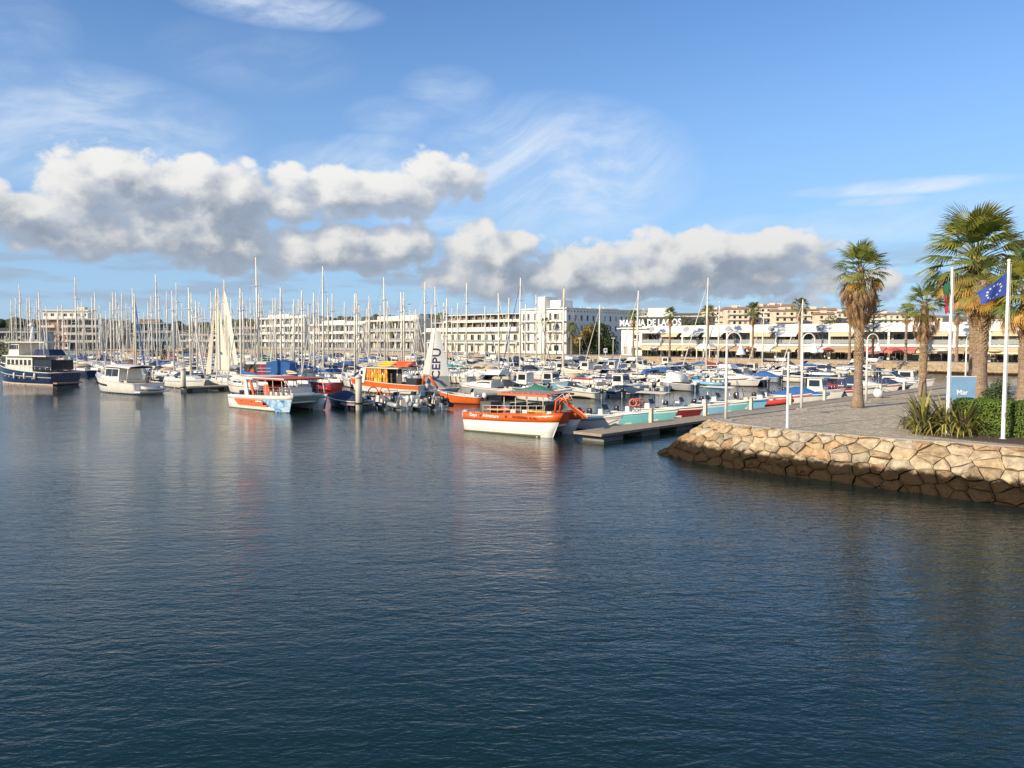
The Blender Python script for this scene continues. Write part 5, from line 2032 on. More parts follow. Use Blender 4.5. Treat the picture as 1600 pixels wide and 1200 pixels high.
def kit_rib(L=6.0, B=2.3):
    k = Kit()
    pts = []
    for sg in (1, -1):
        side = [(-L / 2, sg * B * .40, .42), (-L * .1, sg * B * .42, .44), (L * .2, sg * B * .36, .52), (L * .38, sg * B * .2, .68)]
        pts.append(side)
    ring = pts[0] + [(L * .47, 0, .78)] + pts[1][::-1]
    k.add('inflatable_tube', MB().path(ring, [.20, .24, .24, .23, .22, .23, .24, .24, .20], 9), 'hull')
    h = Hull(L * .9, B * .7, .35, .6, .3, .9, .8, 2.0, .8)
    k.add('hull', h.shell(), 'hull2')
    k.add('deck', MB().slab([(-L * .46, -B * .33), (L * .15, -B * .33), (L * .36, 0), (L * .15, B * .33), (-L * .46, B * .33)], .28, .33), 'inner')
    k.add('console', MB().tbox(-L * .10, L * .02, -.35, .35, .33, 1.15, .0, .15, .05), 'hull2')
    k.add('windscreen', MB().add([(L * .0, -.32, 1.13), (L * .0, .32, 1.13), (-L * .03, .28, 1.5), (-L * .03, -.28, 1.5)], [(0, 1, 2, 3)]), 'glass')
    for x in (-L * .34, -L * .22, L * .1):
        k.add('seat', MB().tbox(x, x + .45, -.3, .3, .33, .85, .05, .0, .04), 'seat')
    k.add('roll_bar', MB().path([(-L * .40, -B * .3, .45), (-L * .44, -B * .28, 1.7), (-L * .44, B * .28, 1.7), (-L * .40, B * .3, .45)], .04, 6), 'steel')
    k.motor(-L * .46, 0, .05, 1.2)
    return k


def kit_fisher(L=6.8, B=2.5):
    h = Hull(L, B, .8, 1.35, .4, .88, .8, 2.2, .88)
    k = base_kit(h)
    k.add('side_deck', h.side_decks(0, .7, .16), 'deck')
    k.add('cockpit', h.well(.3, .03, .52, .16), 'inner')
    k.add('foredeck', h.deck(0.0, .5, 1.0), 'deck')
    w = k.add('wheelhouse', MB().tbox(-L * .08, L * .20, -B * .30, B * .30, .3, 2.35, .0, .28, .08), 'deck')
    for sg in (1, -1):
        k.add('side_window', MB().add([(-L * .05, sg * (B * .30 - .035), 1.5), (L * .13, sg * (B * .30 - .035), 1.5), (L * .125, sg * (B * .30 - .065), 2.15), (-L * .05, sg * (B * .30 - .065), 2.15)], [(0, 1, 2, 3) if sg < 0 else (3, 2, 1, 0)]), 'glass', w)
    k.add('front_window', MB().add([(L * .20 - .12, -B * .24, 1.5), (L * .20 - .12, B * .24, 1.5), (L * .20 - .23, B * .22, 2.15), (L * .20 - .23, -B * .22, 2.15)], [(0, 1, 2, 3)]), 'glass', w)
    k.add('roof', MB().box(-L * .14, L * .20, -B * .33, B * .33, 2.352, 2.42), 'top')
    k.add('antenna', MB().tube((0, .4, 2.42), (0, .4, 4.2), .015, .008, 4), 'steel')
    p, s = h.edge(.1, .5, .6, .985, 6)
    rail = MB()
    rail.path(p, .02, 4)
    rail.path(s, .02, 4)
    for q in p[::2] + s[::2]:
        rail.tube((q[0], q[1], q[2] - .5), q, .015, n=4)
    k.add('bow_rail', rail, 'steel')
    k.motor(-L / 2 - .02, 0, 0.1, 1.1)
    return k


KITS = {
    'open': [kit_open(5.8, 2.0), kit_open(6.6, 2.2, True), kit_open(5.2, 1.9)], 'cabin': [kit_cabin(7.6, 2.7), kit_cabin(8.6, 3.0, True, True), kit_cabin(7.0, 2.6, False)],
    'cover': [kit_covered(5.6, 2.1), kit_covered(6.6, 2.4)], 'rib': [kit_rib(5.8, 2.3), kit_rib(7.2, 2.6)], 'fisher': [kit_fisher(6.4, 2.4), kit_fisher(7.4, 2.7)],
}
KIND_WORD = {'open': 'open motorboat', 'cabin': 'cabin cruiser', 'cover': 'boat under tarpaulin', 'rib': 'inflatable boat', 'fisher': 'wheelhouse boat'}


def palette(hull='white', cover='navy', stripe='navy', motor=MOTOR_B, top=None, deck='white'):
    return {'hull': BM[hull], 'boot': ANTIF, 'stripe': BM[stripe], 'rail': BM['white'], 'deck': BM[deck], 'inner': INNER, 'seat': CL['cream'],
            'hull2': BM['white'] if hull != 'white' else BM['cream'], 'glass': GLASSB, 'motor': motor, 'motor_leg': MOTOR_G, 'cover': CL[cover], 'steel': STEEL, 'top': top or BM['white']}


HEAD_W = math.atan2(W.y, W.x)              # bow away from the channel side: along +W
br = random.Random(99)
TAKEN = []                                 # (k, side, t0, t1) berths already used


def berth_free(k, side, t, half):
    return all(not (kk == k and ss == side and a < t + half and t - half < b) for kk, ss, a, b in TAKEN)


def take(k, side, t, half):
    TAKEN.append((k, side, t - half, t + half))


# ------------------------------------------------------------------ row of small trip boats on the nearest pontoon
ROW0 = [  # t, kind, variant, palette, label
    (5.6, 'open', 2, palette('white', 'tan', 'grey'), 'white open boat, first behind the head of the nearest pontoon'),
    (9.2, 'open', 0, palette('turq', 'navy', 'sky'), 'pale turquoise open boat with bright blue rail cloth'),
    (12.6, 'open', 0, palette('turq', 'blue', 'white'), 'turquoise open boat beside the orange life rings'),
    (16.2, 'open', 1, palette('maroon', 'cream', 'white'), 'dark maroon boat with cream canopy on the nearest pontoon'),
    (19.8, 'open', 0, palette('sky', 'navy', 'white'), 'sky blue open boat right of the maroon boat'),
    (23.2, 'open', 2, palette('turq', 'navy', 'white'), 'grey-green open boat behind the lamp at the quay tip'),
    (26.8, 'open', 1, palette('sky', 'white', 'blue'), 'light blue boat with white canopy and slanted windscreen'),
    (31.5, 'rib', 0, dict(palette('red', 'red', 'white'), hull=CL['red']), 'red inflatable boat behind the plain white post'),
    (35.4, 'open', 0, palette('white', 'blue', 'red'), 'white open boat with red stripe, left of the blue tarpaulin'),
    (39.2, 'cover', 0, palette('white', 'blue', 'white'), 'boat under a bright blue tarpaulin left of the skirted palm'),
    (43.2, 'fisher', 0, palette('white', 'navy', 'grey'), 'white wheelhouse boat just behind the skirted palm'),
    (47.4, 'cover', 1, palette('white', 'maroon', 'maroon'), 'white boat under a maroon cover between palm and third lamp'),
    (51.4, 'open', 1, palette('white', 'cream', 'navy'), 'white boat with cream canopy right of the third lamp'),
    (55.2, 'cabin', 2, palette('white', 'navy', 'navy'), 'white cabin boat with navy hood left of the slim palm'),
    (59.2, 'open', 0, palette('white', 'navy', 'red'), 'white open boat right of the slim palm'),
    (63.0, 'cover', 0, palette('navy', 'navy', 'white'), 'navy covered boat left of the blue sign'),
    (67.0, 'cabin', 0, palette('white', 'navy', 'blue'), 'white cabin boat behind the blue sign'),
    (71.5, 'fisher', 1, palette('white', 'navy', 'grey'), 'white wheelhouse boat behind the stout palm'),
]
for (t_, kind, var, pal, lb) in ROW0:
    L_ = {'open': (5.8, 6.6, 5.2), 'cover': (5.6, 6.6), 'rib': (5.8, 7.2), 'fisher': (6.4, 7.4), 'cabin': (7.6, 8.6, 7.0)}[kind][var]
    p = row_point(0, t_, 1, 1.35 + L_ / 2)
    KITS[kind][var].place('motorboat', lb, 'boat', (p.x, p.y, 0), HEAD_W + math.pi + br.uniform(-.05, .05), pal, 'boats on the nearest pontoon')

# ------------------------------------------------------------------ motorboats on the second and third pontoons
def random_pal(kind):
    hull = br.choices(['white', 'cream', 'navy', 'grey', 'sky', 'red', 'black'], [8, 3, 2.4, 2, .7, .6, 1.0])[0]
    cover = br.choices(['navy', 'blue', 'white', 'tan', 'grey', 'maroon', 'green', 'teal', 'cream', 'black', 'red'], [5, 2, 2, 3, 3, 1.5, 1, 1.2, 2, 2, .8])[0]
    stripe = br.choice(['navy', 'blue', 'red', 'grey', 'teal', 'black'])
    return hull, cover, stripe, palette(hull, cover, stripe, br.choice([MOTOR_B, MOTOR_B, MOTOR_G, MOTOR_W]))


LKIT = {'open': (5.8, 6.6, 5.2), 'cover': (5.6, 6.6), 'rib': (5.8, 7.2), 'fisher': (6.4, 7.4), 'cabin': (7.6, 8.6, 7.0)}
rowdef = []      # filled after the sailboats have taken their berths


LITE = ('steering_wheel', 'boot_stripe', 'motor_leg', 'rub_rail', 'bench', 'bow_rail', 'antenna')


def fill_row(k, side, t0, t1, kinds, prob=1.0, spacing=3.5):
    n = 0
    t_ = t0
    while t_ < t1:
        if br.random() > prob or not berth_free(k, side, t_, 1.65):
            t_ += 0.7
            continue
        kind = br.choices(list(kinds), list(kinds.values()))[0]
        var = br.randrange(len(KITS[kind]))
        hull, cover, stripe, pal = random_pal(kind)
        L_ = LKIT[kind][var]
        bowin = br.random() < .55
        p = row_point(k, t_, side, 1.5 + L_ / 2 + (0 if bowin else .3))
        rz = HEAD_W + (math.pi if (side > 0) == bowin else 0) + br.uniform(-.05, .05)
        if math.hypot(p.x, p.y) > 6:
            desc = {'open': '%s open motorboat' % hull, 'cabin': '%s cabin cruiser' % hull, 'cover': 'boat under a %s tarpaulin' % cover, 'rib': '%s inflatable boat' % hull, 'fisher': '%s wheelhouse boat' % hull}[kind]
            if kind == 'cabin' and var == 2:
                desc += ' with %s hood' % cover
            elif kind == 'open' and var == 1:
                desc += ' with %s sunshade' % cover
            elif kind != 'rib' and kind != 'cover':
                desc += ' with %s stripe' % stripe
            n += 1
            t = KITS[kind][var].place('motorboat', '', 'boat', (p.x, p.y, 0), rz, pal, 'boats on the %s pontoon' % ORD[k], skip=LITE if k > 2 else ())
            rowdef.append((t, desc, k, side))
            take(k, side, t_, 1.7)
        t_ += spacing + br.uniform(-.2, .5)
# ------------------------------------------------------------------ sailing yachts: one for each mast in view (photo pixel of the masthead)
MASTS = [(17, 468), (24, 465), (30, 443), (42, 465), (46, 464), (57, 467), (60.5, 457), (72, 479), (90, 477), (97, 476), (117, 433), (122, 474), (128, 472), (143, 464),
         (148, 457), (155, 477), (172, 472), (176, 456), (181, 457), (190, 458), (197, 473), (207, 450), (210, 458), (225, 488), (231, 472), (236, 461), (243, 428), (248, 458),
         (260, 455), (269, 454), (275, 441), (284, 474), (295, 449), (299, 457), (306, 470), (311, 471), (329, 455), (337, 450), (341, 451), (350, 437), (355, 464), (361, 466),
         (375, 450), (379, 457), (385, 478), (391, 466), (400, 402), (404, 459), (408, 465), (421, 483), (426, 466), (430, 465), (438, 449), (452, 488), (459, 467), (466, 467),
         (471, 453), (475, 471), (490, 457), (498, 483), (504, 416), (512, 465), (519, 458), (538, 471), (541, 492), (554, 459), (557, 458), (561, 477), (573, 481), (577, 462),
         (594, 477), (600, 433), (605, 471), (627, 456), (631, 457), (641, 485), (650, 483), (664, 440), (674, 477), (680, 448), (693, 473), (698, 466), (706, 481), (715, 473),
         (729, 442), (758, 478), (779, 458), (795, 465), (813, 434), (821, 475), (838, 461), (851, 462), (846, 472), (881, 451), (937, 476), (997, 454), (1106, 434), (1124, 471), (1193, 488), (1254, 468)]
SL = random.Random(12)
for _ in range(30):
    MASTS.append((round(SL.uniform(125, 660), 1), round(SL.uniform(472, 492), 1)))
SHULLS = {}


def sail_hull(L):
    key = round(L)
    if key in SHULLS:
        return SHULLS[key]
    L = float(key)
    h = Hull(L, L * .315, 1.0, 1.32, .5, .62, 1.2, 1.9, .9)
    z = 1.0
    parts = {'hull': h.shell().mesh('hull'), 'boot_stripe': h.band(.004, .10, .008).mesh('boot_stripe'), 'cove_stripe': h.band(.78, .84, .008, .02, .97).mesh('cove_stripe'), 'deck': h.deck(0.0).mesh('deck')}
    secs = []
    for x, w, zz in ((-L * .12, .11, .52), (0, .115, .52), (L * .14, .10, .45), (L * .24, .07, .30), (L * .29, .04, .12)):
        bz = h.sheer(.5 + x / L) + .02
        secs.append([(x, L * w + .08, bz), (x, L * w, bz + zz - .08), (x, L * w * .75, bz + zz), (x, -L * w * .75, bz + zz), (x, -L * w, bz + zz - .08), (x, -L * w - .08, bz)])
    parts['cabin'] = MB().loft(secs, cap0=True, cap1=True, smooth=False).mesh('cabin')
    for sg, nm in ((1, 'port_window'), (-1, 'starboard_window')):
        xa, xb = -L * .10, L * .11
        b0 = h.sheer(.5) + .02
        y0, y1 = L * .115 + .058, L * .115 + .018
        parts[nm] = MB().add([(xa, sg * y0, b0 + .16), (xb, sg * (y0 - .02), b0 + .17), (xb, sg * (y1 - .02), b0 + .36), (xa, sg * y1, b0 + .36)], [(0, 1, 2, 3) if sg < 0 else (3, 2, 1, 0)]).mesh('cabin_window')
    ck = MB()
    for sg in (1, -1):
        ck.tbox(-L * .46, -L * .13, sg * L * .09 - .12, sg * L * .09 + .12, 1.0, 1.38, .1, .05, .03)
    parts['cockpit_coaming'] = ck.mesh('cockpit_coaming')
    s2 = []
    for x, zz in ((-L * .16, 1.70), (-L * .12, 2.05), (-L * .06, 2.08), (-L * .02, 1.62)):
        s2.append([(x, -L * .115, 1.45), (x, -L * .11, zz - .22), (x, -L * .06, zz), (x, L * .06, zz), (x, L * .11, zz - .22), (x, L * .115, 1.45)])
    parts['sprayhood'] = MB().loft(s2).mesh('sprayhood')
    s3 = []
    for x, zz in ((-L * .46, 2.15), (-L * .38, 2.45), (-L * .24, 2.45), (-L * .17, 2.2)):
        s3.append([(x, -L * .12, zz - .35), (x, -L * .09, zz - .05), (x, 0, zz), (x, L * .09, zz - .05), (x, L * .12, zz - .35)])
    parts['bimini'] = MB().loft(s3).mesh('bimini')
    rail = MB()
    p, s = h.edge(.06, .6, .0, .985, 10)
    for e in (p, s):
        rail.path(e, .014, 4)
        for q in e[::2]:
            rail.tube((q[0], q[1], q[2] - .6), q, .014, n=4)
    rail.path([p[-1], (h.L / 2, 0, p[-1][2] + .02), s[-1]], .018, 4)
    parts['guard_rail'] = rail.mesh('guard_rail')
    SHULLS[key] = (h, parts)
    return SHULLS[key]


def yacht(pos, rz, H, cover, hullc, cove, seed, label='', sails=None, hood=None, dome=False):
    r = random.Random(seed)
    L = min(12.5, max(7.5, H * .74))
    h, parts = sail_hull(L)
    L = h.L
    t = thing('sailing_yacht', label, 'sailboat', (pos.x, pos.y, 0), rz, 'moored sailing yachts')
    ho = put('hull', parts['hull'], BM[hullc], t)
    put('boot_stripe', parts['boot_stripe'], ANTIF if r.random() < .6 else BM['red'], ho)
    put('cove_stripe', parts['cove_stripe'], BM[cove], ho)
    put('deck', parts['deck'], BM['white'], t)
    cb = put('cabin', parts['cabin'], BM['white'], t)
    put('cabin_window', parts['port_window'], GLASSB, cb)
    put('cabin_window', parts['starboard_window'], GLASSB, cb)
    put('cockpit_coaming', parts['cockpit_coaming'], BM['white'], t)
    put('guard_rail', parts['guard_rail'], STEEL, t)
    if hood:
        put('sprayhood', parts['sprayhood'], CL[hood], t)
        if r.random() < .5:
            put('bimini', parts['bimini'], CL[hood], t)
    mx = L * .10
    mh = H - 1.2
    MB().path([(mx, 0, 1.2), (mx - .02, 0, 1.2 + mh * .6), (mx - .12, 0, H)], [.15, .14, .085], 8).build('mast', ALU, t)
    rg = MB()
    zz = [.5, .76] if H > 12 else [.56]
    for f in zz:
        z = 1.2 + mh * f
        w = L * .085 * (1.2 - f * .5)
        MB().path([(mx - .15, w, z + .08), (mx, 0, z), (mx - .15, -w, z + .08)], [.025, .05, .025], 4).build('spreader', ALU, t)
    b_half = L * .145
    for sg in (1, -1):
        w = L * .085 * (1.2 - zz[0] * .5)
        z = 1.2 + mh * zz[0] + .08
        rg.path([(mx - .1, sg * b_half, 1.2), (mx - .15, sg * w, z), (mx - .1, 0, H * .96)], .012, 4, False)
    rg.path([(-L * .49, 0, 1.2), (mx - .12, 0, H - .02)], .012, 4, False)
    rg.build('rigging', WIRE, t)
    # mast top gear
    MB().path([(mx - .12, 0, H), (mx - .12, .1, H + .8)], [.012, .006], 4).build('aerial', WIRE, t)
    if dome:
        MB().lathe([(.05, -.14), (.26, -.1), (.28, .0), (.22, .12), (.05, .16)], 10, (mx + .32, 0, 1.2 + mh * .42)).build('radar_dome', BM['white'], t)
    # furled headsail on the forestay
    p0, p1 = Vector((L * .47, 0, 1.45)), Vector((mx + .02, 0, H * .93))
    MB().path([p0, p0.lerp(p1, .08), p0.lerp(p1, .45), p0.lerp(p1, .9), p1], [.04, .085, .075, .04, .012], 6).build('furled_headsail', CL[r.choice(['white', 'white', 'white', 'cream', 'cream', 'blue' if seed % 5 == 0 else 'white'])], t)
    # boom with its sail bundle
    zb = 2.15 + r.uniform(-.1, .15)
    bl = L * .42
    MB().path([(mx - .1, 0, zb), (mx - bl, 0, zb + .06)], .055, 6).build('boom', ALU, t)
    if sails != 'up':
        secs = []
        for f, hgt, w in ((.0, .85, .10), (.06, .55, .14), (.3, .38, .17), (.7, .28, .14), (1.0, .10, .06)):
            x = mx - .1 - (bl - .15) * f
            z = zb + .05 + .06 * f
            secs.append([(x, w * math.cos(a), z + hgt * .5 + hgt * .5 * math.sin(a)) for a in [2 * math.pi * q / 8 for q in range(8)]])
        MB().loft(secs, closed=True, cap0=True, cap1=True).build('sail_cover', CL[cover], t)
        MB().path([(mx - bl, 0, zb + .06), (mx - .12, 0, H - .05)], .010, 4, False).build('topping_lift', WIRE, t)
    else:
        # main hoisted to dry, and a headsail
        secs = []
        n = 14
        for i in range(n + 1):
            f = i / n
            z = zb + .15 + (H * .88 - zb) * f
            w = (bl - .2) * .92 * (1 - f) ** .8 + .12
            secs.append([(mx - .12 - w * q / 6, .32 * math.sin(math.pi * q / 6) * (1 - f * .6) * (1 if seed % 2 else -1), z) for q in range(7)])
        MB().loft(secs).build('mainsail', SAILM, t)
        secs = []
        for i in range(n + 1):
            f = i / n
            a = p0.lerp(p1, f)
            w = (L * .16) * (1 - f) + .06
            secs.append([(a.x - w * q / 6, .28 * math.sin(math.pi * q / 6) * (1 - f * .6), a.z + (0.2 * q / 6 * (1 - f))) for q in range(7)])
        MB().loft(secs).build('headsail', SAILM, t)
    return t


SAILM = mat_leaf('sail_dacron', (0.74, 0.68, 0.54), var=0.06, scale=.5, trans=0.25, rough=0.7)
YACHTS = []
order = sorted(MASTS, key=lambda m: m[1])        # tallest first get their pick of berths
for i, (px_, py_) in enumerate(order):
    best = None
    for k in range(1, 8):
        for side in (1, -1):
            d = ray(px_, py_)
            off = 1.5 + 5.2
            o_ = HEADS[k] + W * (side * off)
            # solve o_ + U t  parallel to (d.x, d.y)
            den = U.x * d.y - U.y * d.x
            t_ = (o_.y * d.x - o_.x * d.y) / den
            if t_ < 3 or t_ > 112:
                continue
            p = o_ + U * t_
            H = at_y(px_, py_, p.y).z
            if H < 8.6 or H > 23:
                continue
            if k == 1 and px_ < 880:
                continue
            if not berth_free(k, side, t_, 1.75):
                continue
            want = 13.0 if py_ > 448 else 16.5
            cost = abs(H - want) + SL.uniform(0, 2.2) + (0.6 if k >= 6 else 0)
            if px_ in (337, 341, 350):
                cost += abs(p.y - 120) * .2
            if best is None or cost < best[0]:
                best = (cost, k, side, t_, p, H)
    if best is None:
        for k in range(1, 8):
            for side in (1, -1):
                d = ray(px_, py_)
                o_ = HEADS[k] + W * (side * 6.7)
                den = U.x * d.y - U.y * d.x
                t_ = (o_.y * d.x - o_.x * d.y) / den
                p = o_ + U * t_
                if 2 < t_ < 118 and berth_free(k, side, t_, 1.3) and p.y > 60:
                    H = at_y(px_, py_, p.y).z
                    cost = abs(H - 13)
                    if best is None or cost < best[0]:
                        best = (cost, k, side, t_, p, H)
    if best is None:
        continue
    _, k, side, t_, p, H = best
    take(k, side, t_, 1.75)
    bowin = SL.random() < .5
    rz = HEAD_W + (math.pi if (side > 0) == bowin else 0) + SL.uniform(-.05, .05)
    # the mast stands L*.1 ahead of midships: shift the hull so the mast stays on its line
    L = round(min(12.5, max(7.5, H * .74)))
    p = p - Vector((math.cos(rz), math.sin(rz))) * (L * .10 - .06)
    cover = SL.choices(['blue', 'navy', 'white', 'cream', 'green', 'maroon', 'tan', 'grey', 'teal', 'red'], [4, 7, 4, 3, 1, 1.2, 1.5, 2.5, 1, .6])[0]
    hullc = SL.choices(['white', 'cream', 'navy', 'grey', 'red', 'teal'], [10, 2, 3.5, 1.6, .5, .4])[0]
    cove = SL.choice(['navy', 'blue', 'red', 'grey', 'teal'])
    hood = SL.choices([None, 'navy', 'blue', 'grey', 'tan', 'cream', cover], [2, 3, 3, 1, 1, 1, 4])[0]
    up = px_ in (337, 350)
    o = yacht(p, rz, H, cover, hullc, cove, i, sails='up' if up else None, hood=hood, dome=SL.random() < .18)
    YACHTS.append((px_, py_, o, cover, hullc, up))

# labels: what it looks like, then where it stands among the masts
MARKS = [(-50, 'from left edge'), (120, 'right of terracotta flats'), (262, 'right of blue-grey house'), (352, 'right of hoisted sails'), (402, 'right of tallest mast'),
         (478, 'right of five-storey flats'), (570, 'right of low white flats'), (702, 'right of lettered sail'), (815, 'right of hotel corner'), (940, 'right of big tree')]
YACHTS.sort(key=lambda y: y[0])
cnt = {}
for (px_, py_, o, cover, hullc, up) in YACHTS:
    mk = [m for m in MARKS if m[0] < px_][-1]
    cnt[mk] = cnt.get(mk, 0) + 1
    if up:
        look = 'yacht with %s hull and cream sails hoisted' % hullc
    else:
        look = '%s yacht with %s sail cover' % (hullc, cover)
    o['label'] = '%s, %s mast %s' % (look, ORD[cnt[mk] - 1], mk[1])
# ------------------------------------------------------------------ boats one recognises
def heading(p_from, p_to):
    return math.atan2(p_to.y - p_from.y, p_to.x - p_from.x)


def catamaran_hulls(t, L, half_gap, wd, fs, fb, lower, upper, band_frac, name_up='orange_band'):
    """Two slim hulls with raked stems; lower side, coloured upper band, dark bottom line. Bow to +x."""
    out = []
    for sg in (1, -1):
        cy = sg * half_gap
        n = 12

        def sec(tq, z0f, z1f, off=0.0):
            xs = -L / 2 + L * tq
            sh = fs + (fb - fs) * tq ** 1.5
            b = wd / 2
            if tq > .6:
                b *= 1 - ((tq - .6) / .4) ** 2.2 * .93
            row = []
            for zf in (z0f, (z0f + z1f) / 2, z1f):
                z = -0.3 + (sh + .3) * zf
                rk = .95 * (1 - (z / sh if z > 0 else 0)) * tq ** 6
                bb = b * (0.62 + 0.38 * min(1, max(0, zf * 1.5))) + off
                row.append((xs - rk, bb, z))
            return [(x, cy + y, z) for x, y, z in row] + [(x, cy - y, z) for x, y, z in row[::-1]]
        MB().loft([sec(i / n, 0.0, band_frac) for i in range(n + 1)], cap0=True, cap1=True).build('hull', lower, t)
        MB().loft([sec(i / n, band_frac, 1.0, .012) for i in range(n + 1)], closed=True, cap0=True, cap1=True).build(name_up, upper, t)
        MB().loft([sec(i / n, 0.12, 0.24, .006) for i in range(n + 1)]).build('waterline_stain', M('weed_line', (0.10, 0.10, 0.05), .9, var=.4), t)
    return out


def railing(t, pts, hgt, mat=STEEL, mids=1, r=.02, name='railing'):
    m = MB()
    for j in range(mids + 1):
        z = hgt * (j + 1) / (mids + 1)
        m.path([(p[0], p[1], p[2] + z) for p in pts], r, 5)
    for p in pts:
        m.tube(p, (p[0], p[1], p[2] + hgt), r, n=5)
    m.build(name, mat, t)


# --- orange and white excursion catamaran in front
pb_, ps_ = v2(ground(866, 686)), v2(ground(726, 673))
rz = heading(ps_, pb_)
L1 = (pb_ - ps_).length + .5
fwd = Vector((math.cos(rz), math.sin(rz)))
lft = Vector((-fwd.y, fwd.x))
HG, WD = 1.25, 1.05
mid = (pb_ + ps_) / 2 + fwd * .15 + lft * (HG + WD / 2 - .05)
ORANGE, WHITEB = BM['orange'], BM['white']
FADED = M('faded_orange_canvas', (0.60, 0.17, 0.08), 0.85, var=0.12, dirt=.1)
YEL = M('yellow_plastic', (0.80, 0.50, 0.03), 0.4, var=.08)
cat = thing('excursion_catamaran', 'orange and white excursion catamaran with flat orange canopy and lettering, nearest boat', 'catamaran', (mid.x, mid.y, 0), rz)
FS, FB = 1.30, 1.62
catamaran_hulls(cat, L1, HG, WD, FS, FB, WHITEB, ORANGE, .70)
# bridge deck and front beam
n = 8
MB().loft([[(-L1 / 2 + .05 + (L1 * .90) * i / n, y, FS + (FB - FS) * (i / n) ** 1.5 - .10) for y in (-HG - .3, 0, HG + .3)] for i in range(n + 1)]).build('deck', INNER, cat)
MB().box(-L1 / 2 + .1, L1 * .36, -HG + WD * .4, HG - WD * .4, .62, .80).build('bridge_underside', WHITEB, cat)
MB().prism([(L1 * .355, .66), (L1 * .40, FB - .12), (L1 * .40, FB - .02), (L1 * .30, FB - .02), (L1 * .30, .66)], -HG + .3, HG - .3).build('front_beam', ORANGE, cat)
MB().box(-L1 / 2 - .04, -L1 / 2 + .06, -HG, HG, .66, FS - .02).build('transom', ORANGE, cat)
for sg in (-1, 1):
    m = MB().path([(-L1 / 2 + L1 * i / 10, sg * (HG + (WD / 2 + .01) * (1 if i < 7 else 1 - ((i - 6) / 4) ** 2.2 * .93)), FS + (FB - FS) * (i / 10) ** 1.5 + .01) for i in range(11)], .035, 6)
    m.build('gunwale', ORANGE, cat)
# canopy on poles
CX0, CX1, CZ = -L1 * .14, L1 * .37, 2.75
posts = [(-L1 * .10, 1), (L1 * .02, 1), (L1 * .14, 1), (L1 * .30, 1)]
for x, _ in posts:
    for sg in (-1, 1):
        MB().tube((x, sg * 1.25, FS - .08), (x, sg * 1.25, CZ), .025, n=6).build('canopy_post', BM['white'], cat)
MB().loft([[(x, y, CZ + .06 - .05 * abs(y) / 1.5) for y in (-1.55, -.8, 0, .8, 1.55)] for x in (CX0, (CX0 + CX1) / 2, CX1)]).loft([[(x, y, CZ - .02) for y in (1.55, 0, -1.55)] for x in (CX0, CX1)]).build('canopy', FADED, cat)
MB().box(CX0, CX1, -1.58, -1.53, CZ - .12, CZ + .02).build('canopy_edge', FADED, cat)
MB().box(CX0, CX1, 1.53, 1.58, CZ - .12, CZ + .02).build('canopy_edge', FADED, cat)
for i in range(9):
    x = CX0 + (CX1 - CX0) * (i + .5) / 9
    MB().box(x - .02, x + .02, -1.5, 1.5, CZ + .07, CZ + .10).build('canopy_rib', ALU, cat)
# seats and rails
for sg in (-1, 1):
    railing(cat, [(-L1 * .30 + L1 * .64 * i / 8, sg * 1.55, FS - .02 + (FB - FS) * ((.2 + .64 * i / 8)) ** 1.5) for i in range(9)], .55, BM['white'], 1, .016)
for i in range(4):
    x = -L1 * .06 + i * 1.0
    MB().tbox(x, x + .42, -1.0, 1.0, FS - .08, FS + .36, .02, .02, .02).build('bench', WHITEB, cat)
    MB().box(x - .06, x, -1.0, 1.0, FS + .3, FS + .75).build('bench_back', BM['black'], cat)
MB().tbox(L1 * .20, L1 * .28, -.5, .5, FS - .05, FS + .95, .02, .1, .05).build('console', BM['black'], cat)
# stern: engine box, motors, kayaks
MB().tbox(-L1 * .40, -L1 * .28, -.9, .35, FS - .1, FS + .75, .02, .02, .02).build('engine_box', M('dark_crate', (.09, .085, .08), .7), cat)
for sg in (-1, 1):
    c_, l_ = outboard(1.25)
    mt = Matrix.Translation((-L1 / 2 - .05, sg * HG, .12))
    o = c_.xform(mt).build('outboard_motor', MOTOR_G, cat)
    l_.xform(mt).build('motor_leg', MOTOR_B, o)


def kayak_mesh(L=3.2, w=.36, h=.30):
    secs = []
    for i in range(11):
        f = i / 10 * 2 - 1
        k = max(.03, (1 - abs(f) ** 2.4))
        z = .10 * f * f
        secs.append([(f * L / 2, w * k * math.cos(a), z + h * .5 * (k ** .5) * math.sin(a)) for a in [2 * math.pi * q / 8 for q in range(8)]])
    return MB().loft(secs, closed=True, cap0=True, cap1=True).mesh('kayak')


KAY = kayak_mesh()


def kayak(label, parent_m, lx, ly, lz, lrz, mat, s=1.0, tilt=0.0):
    w = parent_m @ Vector((lx, ly, lz))
    o = put('kayak', KAY, mat, None, w, 0, (s, s, s))
    o.rotation_euler = (tilt, 0, lrz + parent_m.to_euler().z)
    tag(o, label, 'kayak', 'sit-on kayaks')
    return o


catm = Matrix.Translation((mid.x, mid.y, 0)) @ Matrix.Rotation(rz, 4, 'Z')
kayak('yellow and orange kayak on the stern of the nearest catamaran', catm, -L1 * .20, -.6, FS + .22, R(25), M('kayak_amber', (.75, .33, .03), .4, var=.1), .62)
kayak('red kayak lying on the stern deck of the nearest catamaran', catm, -L1 * .15, .3, FS + .25, R(20), BM['red'], .7)
kayak('bright yellow kayak near the bow of the nearest catamaran', catm, L1 * .22, -1.0, FS + .28, R(4), YEL, .55)
